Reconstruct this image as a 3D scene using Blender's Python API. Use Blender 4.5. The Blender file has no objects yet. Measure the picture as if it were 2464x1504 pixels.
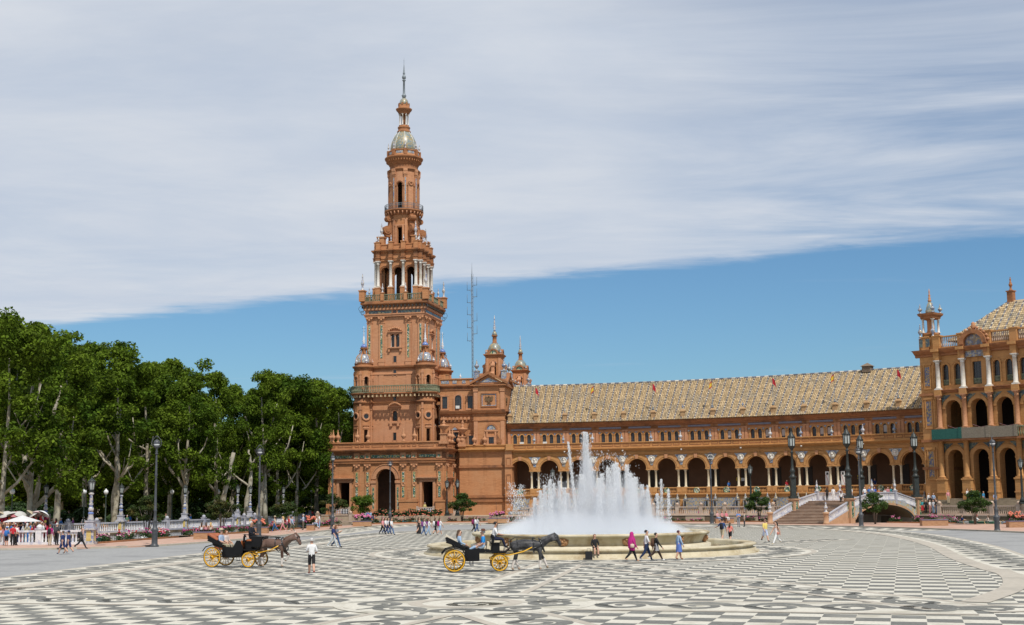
import bpy, math, random
import numpy as np
from mathutils import Vector, Matrix
sc = bpy.context.scene
COL = sc.collection
R = math.radians
sin, cos, pi = math.sin, math.cos, math.pi
# ---------------------------------------------------------------- camera
FPX, PX, PY, EYE = 3032.0, 1232.0, 829.5, 3.9          # pixels of a 2464 px wide picture, metres
PITCH, ROLL = math.atan(.12), .01
cam = bpy.data.cameras.new('camera'); camo = bpy.data.objects.new('camera', cam); COL.objects.link(camo)
cam.sensor_width = 36; cam.lens = 36 * FPX / 2464; cam.shift_y = 77.5 / 2464
cam.clip_end = 6000; cam.clip_start = .5
_r0, _u0, _f = Vector((1, 0, 0)), Vector((0, -sin(PITCH), cos(PITCH))), Vector((0, cos(PITCH), sin(PITCH)))
_r = cos(ROLL) * _r0 - sin(ROLL) * _u0; _u = sin(ROLL) * _r0 + cos(ROLL) * _u0
m3 = Matrix((_r, _u, -_f)).transposed()
camo.matrix_world = Matrix.Translation((0, 0, EYE)) @ m3.to_4x4()
sc.camera = camo
def ray(x, y):
    return ((x - PX) / FPX) * _r - ((y - PY) / FPX) * _u + _f
def gnd(x, y, z=0.0):
    d = ray(x, y); t = (z - EYE) / d.z
    return (d.x * t, d.y * t)
def atY(x, y, Y):
    d = ray(x, y); t = Y / d.y
    return (d.x * t, Y, EYE + d.z * t)
# ---------------------------------------------------------------- sky and sun
SUN_AZ, SUN_EL = Vector((.40, -.92, 0)).normalized(), R(55)
w = bpy.data.worlds.new('World'); sc.world = w; w.use_nodes = True
nt = w.node_tree; nt.nodes.clear()
def N(t, **k):
    n = nt.nodes.new(t)
    for a, b in k.items(): setattr(n, a, b)
    return n
def L(a, b): nt.links.new(a, b)
def MA(op, a=None, b=None, c=None):
    n = N('ShaderNodeMath', operation=op)
    for i, v in enumerate((a, b, c)):
        if v is None: continue
        if isinstance(v, (int, float)): n.inputs[i].default_value = v
        else: L(v, n.inputs[i])
    return n.outputs[0]
out = N('ShaderNodeOutputWorld'); bg = N('ShaderNodeBackground'); L(bg.outputs[0], out.inputs[0])
sky = N('ShaderNodeTexSky', sky_type='NISHITA', sun_disc=False)
sky.sun_elevation = SUN_EL; sky.sun_rotation = math.atan2(SUN_AZ.x, SUN_AZ.y)
sky.air_density = 1.0; sky.dust_density = .8; sky.ozone_density = 1.2; sky.altitude = 60
tc = N('ShaderNodeTexCoord'); sep = N('ShaderNodeSeparateXYZ'); L(tc.outputs['Generated'], sep.inputs[0])
zc = MA('MAXIMUM', sep.outputs[2], .02)
u = MA('DIVIDE', sep.outputs[0], zc); v = MA('DIVIDE', sep.outputs[1], zc)
cmb = N('ShaderNodeCombineXYZ'); L(u, cmb.inputs[0]); L(v, cmb.inputs[1])
def noise(vec, scale, detail=6, rough=.55, dist=0.0, rot=0.0, sc_=(1, 1, 1)):
    mp = N('ShaderNodeMapping'); L(vec, mp.inputs[0]); mp.inputs['Rotation'].default_value = (0, 0, rot); mp.inputs['Scale'].default_value = sc_
    n = N('ShaderNodeTexNoise'); L(mp.outputs[0], n.inputs['Vector'])
    n.inputs['Scale'].default_value = scale; n.inputs['Detail'].default_value = detail
    n.inputs['Roughness'].default_value = rough; n.inputs['Distortion'].default_value = dist
    return n.outputs['Fac']
def ramp(x, a, b, lo=0.0, hi=1.0):
    n = N('ShaderNodeMapRange', interpolation_type='SMOOTHSTEP'); L(x, n.inputs[0])
    for i, q in enumerate((a, b, lo, hi)): n.inputs[1 + i].default_value = q
    return n.outputs[0]
# one high sheet of cirrostratus whose edge runs across the view; clear sky beyond the edge
edge = MA('SUBTRACT', 5.82, MA('ADD', v, MA('MULTIPLY', u, .5)))
n1 = noise(cmb.outputs[0], .55, 6, .55); n2 = noise(cmb.outputs[0], .55, 7, .6, .5, R(48), (1, 1.9, 1))
edge = MA('ADD', edge, MA('MULTIPLY', MA('SUBTRACT', n1, .5), .9)); edge = MA('ADD', edge, MA('MULTIPLY', MA('SUBTRACT', noise(cmb.outputs[0], 2.6, 6, .6, .4, R(25), (1, 1.8, 1)), .5), .55))
mask = ramp(edge, -.14, .32)
thin = ramp(n2, .34, .74, .0, .16)
# the sheet thins in streaks to one side
streak = MA('MULTIPLY', ramp(MA('SUBTRACT', MA('MULTIPLY', u, 1.0), MA('MULTIPLY', v, .17)), -.65, .6), ramp(n2, .28, .62))
mask = MA('MULTIPLY', mask, MA('SUBTRACT', 1.0, MA('MAXIMUM', MA('MULTIPLY', streak, .72), thin)))
wisp = MA('MULTIPLY', ramp(noise(cmb.outputs[0], .30, 6, .6, .3, R(20), (1, 2.2, 1)), .58, .82), .38)
mask = MA('MAXIMUM', mask, wisp)
shade = ramp(noise(cmb.outputs[0], .9, 6, .6, .4, R(50), (1, 1.5, 1)), .3, .75)
mixc = N('ShaderNodeMix', data_type='RGBA'); L(shade, mixc.inputs['Factor'])
mixc.inputs['A'].default_value = (5.0, 5.55, 6.45, 1); mixc.inputs['B'].default_value = (6.0, 6.32, 6.85, 1)
mix = N('ShaderNodeMix', data_type='RGBA'); L(mask, mix.inputs['Factor'])
tint = N('ShaderNodeMix', data_type='RGBA', blend_type='MULTIPLY'); tint.inputs['Factor'].default_value = 1
L(sky.outputs[0], tint.inputs['A']); tint.inputs['B'].default_value = (.51, .74, .90, 1)
L(tint.outputs['Result'], mix.inputs['A']); L(mixc.outputs['Result'], mix.inputs['B'])
L(mix.outputs['Result'], bg.inputs['Color']); bg.inputs['Strength'].default_value = .14
sun = bpy.data.lights.new('sun', 'SUN'); suno = bpy.data.objects.new('sun', sun); COL.objects.link(suno)
sun.energy = 5.0; sun.angle = R(.6); sun.color = (1, .94, .85)
suno.rotation_euler = Vector((-SUN_AZ.x * cos(SUN_EL), -SUN_AZ.y * cos(SUN_EL), -sin(SUN_EL))).to_track_quat('-Z', 'Y').to_euler()
suno.location = (60, -80, 120)
sc.view_settings.view_transform = 'Standard'; sc.view_settings.look = 'None'
sc.view_settings.exposure = -.3; sc.view_settings.gamma = 1
sc.render.engine = 'CYCLES'
sc.cycles.max_bounces = 6; sc.cycles.diffuse_bounces = 3; sc.cycles.glossy_bounces = 2; sc.cycles.transmission_bounces = 4
sc.cycles.volume_bounces = 3; sc.cycles.transparent_max_bounces = 12
sc.cycles.use_denoising = True
random.seed(7)
rnd = np.random.RandomState(11)
# ---------------------------------------------------------------- materials
MATS = {}
def pm(name, c1, c2=None, scale=1.0, rough=.8, st=(1, 1, 1), c3=None, s3=.2, bump=0.0, metal=0.0, spec=.3, island=0.0, trans=0.0, amount=1.0, bscale=None):
    """noise-driven procedural material: c1/c2 mix in fine noise, c3 in broad patches"""
    if name in MATS: return MATS[name]
    global nt
    m = bpy.data.materials.new(name); m.use_nodes = True; nt = m.node_tree; MATS[name] = m
    b = nt.nodes['Principled BSDF']; b.inputs['Roughness'].default_value = rough; b.inputs['Metallic'].default_value = metal
    b.inputs['Specular IOR Level'].default_value = spec
    c2 = c2 or tuple(min(1, x * 1.25) for x in c1)
    g = N('ShaderNodeNewGeometry')
    f = ramp(noise(g.outputs['Position'], scale, 5, .6, 0, 0, st), .5 - .22 / amount, .5 + .22 / amount)
    mx = N('ShaderNodeMix', data_type='RGBA'); L(f, mx.inputs['Factor'])
    mx.inputs['A'].default_value = (*c1, 1); mx.inputs['B'].default_value = (*c2, 1)
    res = mx.outputs['Result']
    if c3:
        f3 = ramp(noise(g.outputs['Position'], s3, 6, .65), .46, .68)
        m2 = N('ShaderNodeMix', data_type='RGBA'); L(f3, m2.inputs['Factor']); L(res, m2.inputs['A']); m2.inputs['B'].default_value = (*c3, 1)
        res = m2.outputs['Result']
    if island:
        hs = N('ShaderNodeHueSaturation'); L(res, hs.inputs['Color'])
        mr = N('ShaderNodeMapRange'); L(g.outputs['Random Per Island'], mr.inputs[0])
        mr.inputs[3].default_value = 1 - island; mr.inputs[4].default_value = 1 + island
        L(mr.outputs[0], hs.inputs['Value']); res = hs.outputs[0]
    L(res, b.inputs['Base Color'])
    if bump:
        bp = N('ShaderNodeBump'); bp.inputs['Strength'].default_value = bump; bp.inputs['Distance'].default_value = .05
        L(noise(g.outputs['Position'], bscale or scale * 3, 4, .6, 0, 0, st), bp.inputs['Height']); L(bp.outputs[0], b.inputs['Normal'])
    if trans:
        t = N('ShaderNodeBsdfTranslucent'); L(res, t.inputs[0]); ms = N('ShaderNodeMixShader'); ms.inputs[0].default_value = trans
        L(b.outputs[0], ms.inputs[1]); L(t.outputs[0], ms.inputs[2]); L(ms.outputs[0], nt.nodes['Material Output'].inputs[0])
    return m
def brickmat(name, ca, cb, cc, mortar):
    """thin flat roman bricks: fine horizontal courses, broad paler and darker patches, dark weather streaks"""
    m = pm(name, ca, cb, 1.1, .86, (1, 1, 5), cc, .22, .15)
    global nt
    nt = m.node_tree; b = nt.nodes['Principled BSDF']
    src = b.inputs['Base Color'].links[0].from_socket
    g = N('ShaderNodeNewGeometry'); sp = N('ShaderNodeSeparateXYZ'); L(g.outputs['Position'], sp.inputs[0])
    course = MA('FRACT', MA('MULTIPLY', sp.outputs[2], 6.2))
    line = MA('MULTIPLY', MA('LESS_THAN', course, .2), .5)
    m2 = N('ShaderNodeMix', data_type='RGBA'); L(line, m2.inputs['Factor']); L(src, m2.inputs['A']); m2.inputs['B'].default_value = (*mortar, 1)
    st = MA('MULTIPLY', ramp(noise(g.outputs['Position'], 1.3, 5, .6, .2, 0, (1, 1, .13)), .54, .78), .55)
    m3_ = N('ShaderNodeMix', data_type='RGBA'); L(st, m3_.inputs['Factor']); L(m2.outputs['Result'], m3_.inputs['A']); m3_.inputs['B'].default_value = (ca[0] * .45, ca[1] * .42, ca[2] * .42, 1)
    pk = MA('MULTIPLY', ramp(noise(g.outputs['Position'], 3.2, 3, .7, 0, 0, (.6, .6, 3)), .57, .72), .5)
    m4 = N('ShaderNodeMix', data_type='RGBA'); L(pk, m4.inputs['Factor']); L(m3_.outputs['Result'], m4.inputs['A']); m4.inputs['B'].default_value = (min(1, cb[0] * 1.25), cb[1] * 1.4, cb[2] * 1.5, 1)
    L(m4.outputs['Result'], b.inputs['Base Color'])
    return m
def tilemat(name, c1, c2, c3, c4, scale, rough=.25):
    """glazed ceramic: small cells of several colours"""
    if name in MATS: return MATS[name]
    global nt
    m = bpy.data.materials.new(name); m.use_nodes = True; nt = m.node_tree; MATS[name] = m
    b = nt.nodes['Principled BSDF']; b.inputs['Roughness'].default_value = rough
    g = N('ShaderNodeNewGeometry'); vo = N('ShaderNodeTexVoronoi'); L(g.outputs['Position'], vo.inputs['Vector']); vo.inputs['Scale'].default_value = scale
    cr = N('ShaderNodeValToRGB'); cr.color_ramp.interpolation = 'CONSTANT'
    e = cr.color_ramp.elements; e[0].color = (*c1, 1); e[0].position = 0; e[1].color = (*c2, 1); e[1].position = .34
    q = e.new(.6); q.color = (*c3, 1); q = e.new(.8); q.color = (*c4, 1)
    sp = N('ShaderNodeSeparateColor'); L(vo.outputs['Color'], sp.inputs[0]); L(sp.outputs[0], cr.inputs[0]); L(cr.outputs[0], b.inputs['Base Color'])
    return m
BRICK = brickmat('brick', (.40, .175, .074), (.53, .25, .112), (.47, .24, .117), (.22, .11, .058))
BRICKP = brickmat('brick_pink', (.445, .208, .104), (.555, .278, .145), (.51, .262, .148), (.26, .145, .085))
BRICKY = brickmat('brick_ochre', (.41, .20, .069), (.545, .29, .108), (.47, .24, .094), (.22, .12, .058))
BRICKD = pm('brick_trim', (.27, .115, .05), (.38, .17, .075), 1.6, .85, (1, 1, 3), (.18, .085, .045), .5, .1)
CARVE = pm('carved_terracotta', (.40, .19, .095), (.52, .27, .145), 5, .85, bump=.5)
MARBLE = pm('white_marble', (.62, .585, .52), (.72, .69, .63), 2.2, .5, (1, 1, .4), (.50, .45, .36), .7)
CREAM = pm('cream_marble', (.62, .53, .37), (.70, .62, .46), 2, .5)
STONE = pm('pink_stone', (.46, .34, .26), (.56, .44, .35), 2, .75, c3=(.38, .28, .22), s3=.5)
FSTONE = pm('fountain_stone', (.42, .355, .225), (.57, .51, .375), 1.1, .7, (1, 1, .25), (.29, .215, .115), .55, .25)
DARKIN = pm('interior_shade', (.085, .045, .028), (.11, .06, .036), .8, .95)  # near-black base colour stands in for the shade inside the openings
GLASS = pm('window_glass', (.012, .014, .017), (.03, .033, .037), 1.2, .12, spec=.6)
IRON = pm('cast_iron', (.05, .054, .06), (.075, .08, .088), 4, .45, spec=.4)
GREYIRON = pm('grey_iron', (.13, .15, .17), (.17, .19, .21), 4, .5, spec=.4)
DKIRON = pm('dark_green_iron', (.022, .028, .026), (.04, .046, .044), 4, .42)
TILEB = tilemat('azulejo_blue', (.20, .25, .34), (.40, .40, .38), (.11, .15, .28), (.36, .31, .19), 7)
TILEG = tilemat('azulejo_green', (.045, .13, .085), (.40, .36, .16), (.06, .16, .14), (.50, .48, .40), 6)
TILEDK = tilemat('azulejo_dark', (.06, .085, .09), (.11, .15, .13), (.20, .18, .10), (.05, .07, .10), 5)
TILEMIX = tilemat('azulejo_panel', (.24, .245, .26), (.36, .28, .15), (.14, .18, .27), (.34, .32, .27), 6)
TILEDOME = tilemat('dome_tile', (.21, .225, .185), (.33, .26, .13), (.15, .21, .23), (.33, .31, .24), 4, .35)
TILEW = tilemat('ceramic_white', (.48, .46, .44), (.42, .41, .41), (.16, .20, .36), (.50, .46, .40), 9, .35)
CERBLUE = pm('ceramic_blue', (.10, .16, .40), (.20, .27, .50), 5, .25)
CERGREEN = pm('ceramic_green', (.12, .145, .08), (.27, .275, .185), 4, .4)
WHITEGLZ = pm('white_glaze', (.62, .61, .62), (.72, .71, .70), 3, .35, c3=(.36, .38, .50), s3=2.5)
GLOBE = pm('lamp_glass', (.66, .67, .66), (.72, .73, .72), 3, .2)
LANTERN = pm('lantern_glass', (.34, .37, .36), (.42, .45, .43), 3, .25)
# ---------------------------------------------------------------- mesh helper
class MB:
    def __init__(s, T=None): s.v = []; s.f = []; s.mi = []; s.sm = []; s.T = T; s.sub = 0
    def add(s, vs, fs, mi=0, sm=False):
        b = len(s.v); s.v.extend(vs)
        for f in fs: s.f.append(tuple(i + b for i in f)); s.mi.append(mi); s.sm.append(sm)
        return s
    def box(s, x0, x1, y0, y1, z0, z1, mi=0):
        return s.add([(x0, y0, z0), (x1, y0, z0), (x1, y1, z0), (x0, y1, z0), (x0, y0, z1), (x1, y0, z1), (x1, y1, z1), (x0, y1, z1)],
                     [(0, 3, 2, 1), (4, 5, 6, 7), (0, 1, 5, 4), (1, 2, 6, 5), (2, 3, 7, 6), (3, 0, 4, 7)], mi)
    def rbox(s, cx, cy, z0, z1, sx, sy, rz=0, mi=0):
        c, q = cos(rz), sin(rz); p = []
        for z in (z0, z1):
            for a, b in ((-1, -1), (1, -1), (1, 1), (-1, 1)):
                x, y = a * sx / 2, b * sy / 2; p.append((cx + x * c - y * q, cy + x * q + y * c, z))
        return s.add(p, [(0, 3, 2, 1), (4, 5, 6, 7), (0, 1, 5, 4), (1, 2, 6, 5), (2, 3, 7, 6), (3, 0, 4, 7)], mi)
    def prism(s, pts, z0, z1, mi=0):
        n = len(pts); v = [(x, y, z0) for x, y in pts] + [(x, y, z1) for x, y in pts]
        return s.add(v, [tuple(range(n - 1, -1, -1)), tuple(range(n, 2 * n))] + [(i, (i + 1) % n, n + (i + 1) % n, n + i) for i in range(n)], mi)
    def plate(s, pts, y0, y1, mi=0):
        """outline in x,z extruded along y"""
        n = len(pts); v = [(x, y0, z) for x, z in pts] + [(x, y1, z) for x, z in pts]
        return s.add(v, [tuple(range(n)), tuple(range(2 * n - 1, n - 1, -1))] + [(i, n + i, n + (i + 1) % n, (i + 1) % n) for i in range(n)], mi)
    def lathe(s, prof, n=12, cx=0, cy=0, z0=0, a0=0, mi=0, sm=True, cap=True, sx=1, sy=1):
        b = []; fs = []
        for r, z in prof:
            for k in range(n):
                a = a0 + 2 * pi * k / n; b.append((cx + r * cos(a) * sx, cy + r * sin(a) * sy, z0 + z))
        for j in range(len(prof) - 1):
            for k in range(n):
                k2 = (k + 1) % n; fs.append((j * n + k, j * n + k2, (j + 1) * n + k2, (j + 1) * n + k))
        s.add(b, fs, mi, sm)
        if cap:
            e = len(s.v) - len(b); m = len(prof) - 1
            if prof[0][0] > 1e-4: s.f.append(tuple(e + k for k in range(n - 1, -1, -1))); s.mi.append(mi); s.sm.append(False)
            if prof[-1][0] > 1e-4: s.f.append(tuple(e + m * n + k for k in range(n))); s.mi.append(mi); s.sm.append(False)
        return s
    def sq(s, hx, hy, prof, cx=0, cy=0, mi=0, cap=True):
        """rectangular body or moulding: prof = (outset, z)"""
        b = []; fs = []
        for o, z in prof: b += [(cx - hx - o, cy - hy - o, z), (cx + hx + o, cy - hy - o, z), (cx + hx + o, cy + hy + o, z), (cx - hx - o, cy + hy + o, z)]
        for j in range(len(prof) - 1):
            for k in range(4): fs.append((j * 4 + k, j * 4 + (k + 1) % 4, j * 4 + 4 + (k + 1) % 4, j * 4 + 4 + k))
        m = (len(prof) - 1) * 4
        if cap: fs += [(3, 2, 1, 0), (m, m + 1, m + 2, m + 3)]
        return s.add(b, fs, mi)
    def tube(s, pts, rad, n=6, mi=0, sm=True, cap=True):
        pts = [Vector(p) for p in pts]
        if not hasattr(rad, '__len__'): rad = [rad] * len(pts)
        b = []; fs = []; side = None
        for i, p in enumerate(pts):
            t = (pts[min(i + 1, len(pts) - 1)] - pts[max(i - 1, 0)]).normalized()
            if side is None: side = t.cross(Vector((0, 0, 1)) if abs(t.z) < .9 else Vector((1, 0, 0))).normalized()
            side = (side - t * side.dot(t)).normalized(); up = t.cross(side)
            for k in range(n):
                a = 2 * pi * k / n; q = p + rad[i] * (cos(a) * side + sin(a) * up); b.append(tuple(q))
        for j in range(len(pts) - 1):
            for k in range(n): fs.append((j * n + k, j * n + (k + 1) % n, (j + 1) * n + (k + 1) % n, (j + 1) * n + k))
        if cap: fs += [tuple(range(n - 1, -1, -1)), tuple((len(pts) - 1) * n + k for k in range(n))]
        return s.add(b, fs, mi, sm)
    def strip(s, xs, prof, mi=0, ends=True):
        """open profile (y,z) swept along x stations"""
        m = len(prof); b = [(x, y, z) for x in xs for y, z in prof]; fs = []
        for i in range(len(xs) - 1):
            for j in range(m - 1): fs.append((i * m + j, (i + 1) * m + j, (i + 1) * m + j + 1, i * m + j + 1))
        if ends: fs += [tuple(range(m)), tuple((len(xs) - 1) * m + j for j in range(m - 1, -1, -1))]
        return s.add(b, fs, mi)
    def panel(s, x0, x1, z0, z1, yf, t, ops, mi=0, mi_in=None, back=True, nseg=10):
        """wall with openings; op = (cx, half, zbottom, zspring, arched)"""
        ops = sorted(ops); mi_in = mi if mi_in is None else mi_in
        cuts = [x0] + [(ops[i][0] + ops[i + 1][0]) / 2 for i in range(len(ops) - 1)] + [x1]
        def q(a, b, c, d):
            n = max(1, int((b - a) / s.sub)) if s.sub else 1
            if n > 1:
                for k in range(n): q1(a + (b - a) * k / n, a + (b - a) * (k + 1) / n, c, d)
            else: q1(a, b, c, d)
        def q1(a, b, c, d):
            s.add([(a, yf, c), (b, yf, c), (b, yf, d), (a, yf, d)], [(0, 1, 2, 3)], mi)
            if back: s.add([(a, yf + t, c), (b, yf + t, c), (b, yf + t, d), (a, yf + t, d)], [(3, 2, 1, 0)], mi_in)
        if not ops: q(x0, x1, z0, z1); return s
        for i, (cx, h, zb, zs, ar) in enumerate(ops):
            a, b = cuts[i], cuts[i + 1]
            q(a, cx - h, z0, z1); q(cx + h, b, z0, z1)
            if zb > z0 + 1e-4:
                q(cx - h, cx + h, z0, zb); s.add([(cx - h, yf, zb), (cx + h, yf, zb), (cx + h, yf + t, zb), (cx - h, yf + t, zb)], [(0, 1, 2, 3)], mi)
            pts = [(cx - h * cos(pi * k / nseg), zs + h * sin(pi * k / nseg)) for k in range(nseg + 1)] if ar else [(cx - h, zs), (cx + h, zs)]
            for (xa, za), (xb, zb_) in zip(pts, pts[1:]):
                for y, rev in ((yf, 0), (yf + t, 1)):
                    if rev and not back: continue
                    s.add([(xa, y, za), (xb, y, zb_), (xb, y, z1), (xa, y, z1)], [(3, 2, 1, 0) if rev else (0, 1, 2, 3)], mi_in if rev else mi)
                s.add([(xa, yf, za), (xb, yf, zb_), (xb, yf + t, zb_), (xa, yf + t, za)], [(3, 2, 1, 0)], mi)
            for x, rev in ((cx - h, 0), (cx + h, 1)):
                s.add([(x, yf, zb), (x, yf + t, zb), (x, yf + t, zs), (x, yf, zs)], [(0, 1, 2, 3) if not rev else (3, 2, 1, 0)], mi)
        return s
    def archband(s, cx, h, zs, w, y0, y1, mi=0, n=12, a0=0, a1=pi):
        """archivolt ring standing proud of the wall"""
        v = []; fs = []
        for k in range(n + 1):
            a = a0 + (a1 - a0) * k / n
            for r in (h, h + w):
                for y in (y0, y1): v.append((cx - r * cos(a), y, zs + r * sin(a)))
        for k in range(n):
            i = k * 4; j = i + 4
            fs += [(i, j, j + 2, i + 2), (i + 2, j + 2, j + 3, i + 3), (i + 1, j + 1, j, i)]
        fs += [(0, 2, 3, 1), (n * 4, n * 4 + 1, n * 4 + 3, n * 4 + 2)]
        return s.add(v, fs, mi)
    def mesh(s, name, mats):
        me = bpy.data.meshes.new(name)
        vs = [s.T(*p) for p in s.v] if s.T else s.v
        me.from_pydata(vs, [], s.f)
        for m in (mats if isinstance(mats, (list, tuple)) else [mats]): me.materials.append(m)
        me.polygons.foreach_set('material_index', s.mi); me.polygons.foreach_set('use_smooth', s.sm)
        me.update(); return me
    def build(s, name, mats, parent=None, loc=None, rz=None):
        return ob(name, s.mesh(name, mats), parent, loc, rz)
def ob(name, me, parent=None, loc=None, rz=None, scale=None):
    o = bpy.data.objects.new(name, me); COL.objects.link(o)
    if parent: o.parent = parent
    if loc is not None: o.location = loc
    if rz is not None: o.rotation_euler = (0, 0, rz)
    if scale is not None: o.scale = (scale,) * 3 if isinstance(scale, (int, float)) else scale
    return o
def tag(o, label=None, cat=None, group=None, kind=None):
    for k, v_ in (('label', label), ('category', cat), ('group', group), ('kind', kind)):
        if v_: o[k] = v_
    return o
def empty(name, loc=(0, 0, 0), rz=0.0, label=None, cat=None, group=None):
    o = bpy.data.objects.new(name, None); COL.objects.link(o); o.location = loc; o.rotation_euler = (0, 0, rz); o.empty_display_size = .2
    return tag(o, label, cat, group)
def copy_tree(o, loc=None, rz=None, scale=None, label=None, group=None, parent=None):
    c = o.copy(); COL.objects.link(c); c.parent = parent
    if loc is not None: c.location = loc
    if rz is not None: c.rotation_euler = (0, 0, rz)
    if scale is not None: c.scale = (scale,) * 3
    tag(c, label, None, group)
    for ch in o.children: copy_tree(ch, parent=c)
    return c
def struct(o): o['kind'] = 'structure'; return o
def stuff(o): o['kind'] = 'stuff'; return o
def column_mesh(name, r, h, mat, n=10, cap=.16, base=.08, ent=.9):
    """classical column: plinth, torus base, tapered shaft, flared capital with abacus"""
    m = MB(); hb, hc = h * base, h * cap
    m.rbox(0, 0, 0, hb * .45, r * 2.7, r * 2.7)
    m.lathe([(r * 1.3, hb * .45), (r * 1.38, hb * .62), (r * 1.15, hb * .8), (r, hb), (r * ent, h - hc), (r * 1.05, h - hc * .96), (r * ent, h - hc * .9), (r * .98, h - hc * .55), (r * 1.3, h - hc * .25)], n)
    m.rbox(0, 0, h - hc * .25, h, r * 2.75, r * 2.75)
    for k in range(4):
        a = pi / 4 + k * pi / 2
        m.lathe([(r * .1, -hc * .12), (r * .34, 0), (r * .1, hc * .12)], 6, r * 1.3 * cos(a), r * 1.3 * sin(a), h - hc * .36)
    return m.mesh(name, mat)
def urn_prof(h, r): return [(r * a, h * b) for a, b in ((.75, 0), (.75, .06), (.35, .1), (.35, .2), (.9, .34), (1, .42), (.8, .52), (.42, .58), (.5, .62), (.3, .68), (.34, .78), (.14, .86), (.2, .92), (.04, 1))]
def finial_prof(h, r): return [(r * a, h * b) for a, b in ((1, 0), (1, .05), (.55, .1), (.5, .28), (.8, .34), (.95, .42), (.8, .5), (.5, .54), (.62, .58), (.42, .62), (.36, .76), (.5, .8), (.3, .85), (.18, .92), (.26, .95), (.03, 1))]
# ================================================================ the setting
QB = (-16.2, 96.0)                                     # centre of the curved wings and the canal
def arc(r, th): return (QB[0] + r * sin(R(th)), QB[1] + r * cos(R(th)))
def catmull(P, n=8, closed=False):
    res = []; m = len(P)
    rng = range(m if closed else m - 1)
    for i in rng:
        p0, p1, p2, p3 = (P[(i + k) % m] if closed else P[min(max(i + k, 0), m - 1)] for k in (-1, 0, 1, 2))
        for j in range(n):
            t = j / n
            res.append(tuple(.5 * (2 * b + (c - a) * t + (2 * a - 5 * b + 4 * c - d) * t * t + (3 * b - a - 3 * c + d) * t ** 3) for a, b, c, d in zip(p0, p1, p2, p3)))
    if not closed: res.append(tuple(P[-1]))
    return res
PEB_W = pm('white_pebbles', (.50, .475, .405), (.63, .60, .52), 9, .85, c3=(.40, .375, .305), s3=.45, bump=.35, bscale=30)
PEB_D = pm('dark_pebbles', (.115, .115, .105), (.19, .19, .172), 9, .85, c3=(.24, .236, .21), s3=.45, bump=.35, bscale=30)
PEB_B = pm('band_stone', (.385, .345, .285), (.46, .42, .355), 3, .85, c3=(.35, .32, .27), s3=.5)
ASPH = pm('asphalt', (.265, .266, .262), (.325, .325, .318), 3, .9, (1, 1, 1), (.225, .226, .224), .22, .1, bscale=40)
REDPAV = pm('red_paving', (.43, .27, .20), (.52, .35, .275), 2, .85, c3=(.37, .24, .18), s3=.3)
KERB = pm('kerb_stone', (.36, .32, .25), (.44, .40, .33), 2, .85)
SOIL = pm('soil', (.10, .07, .045), (.15, .11, .07), 2, .95)
SANDY = pm('sandy_ground', (.34, .26, .16), (.42, .33, .22), .7, .95)
WATERM = pm('canal_water', (.02, .03, .022), (.03, .04, .028), .3, .06, spec=.5, bump=.12, bscale=2.2)
POOLW = pm('pool_water', (.17, .16, .09), (.24, .22, .13), .8, .08, spec=.5, bump=.2, bscale=3)
def flat(name, pts, z, mat, thick=None, parent=None):
    m = MB()
    if thick: m.prism(pts, z - thick, z)
    else: m.add([(x, y, z) for x, y in pts], [tuple(range(len(pts)))])
    return m.build(name, mat, parent)
struct(flat('ground', [(-3000, -600), (3000, -600), (3000, 5000), (-3000, 5000)], -1.3, SOIL))
struct(flat('canal_water', [(-60, 100), (140, 60), (140, 260), (-60, 260)], -.14, WATERM))
BANK = [arc(90, t) for t in range(96, 6, -3)] + [(-9, 192.5), (-16, 191), (-21, 186), (-26, 175), (-29.5, 160), (-31.7, 145), (-36, 128), (-39.5, 112)]
plaza = [(-260, -60), (150, -60), (150, 90), (76, 90)] + BANK + [(-260, 116)]
struct(flat('road', plaza, 0, ASPH, 1.2))
struct(flat('park_ground', [(-44.5, 112.3), (-46.5, 125), (-50.5, 139), (-46, 153), (-39.6, 172), (-35.6, 195), (-31.2, 222), (-31.2, 600), (-700, 600), (-700, 112.3)], .06, SANDY, 1.3))
TZ = .9
TCX, TCY, TA = -18.32, 212.0, -.21576
def tw(x, y):
    c, s = cos(TA), sin(TA); return (TCX + x * c - y * s, TCY + x * s + y * c)
struct(flat('terrace', [tw(-11.5, -11.2), tw(9.9, -11.2)] + [arc(99, t) for t in range(9, 100, 3)] + [arc(150, 96), arc(150, 70), arc(150, 45), arc(150, 20), tw(-11.5, 60)], TZ, pm('terrace_paving', (.40, .30, .21), (.47, .36, .26), 1, .85), 1.9))
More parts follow.
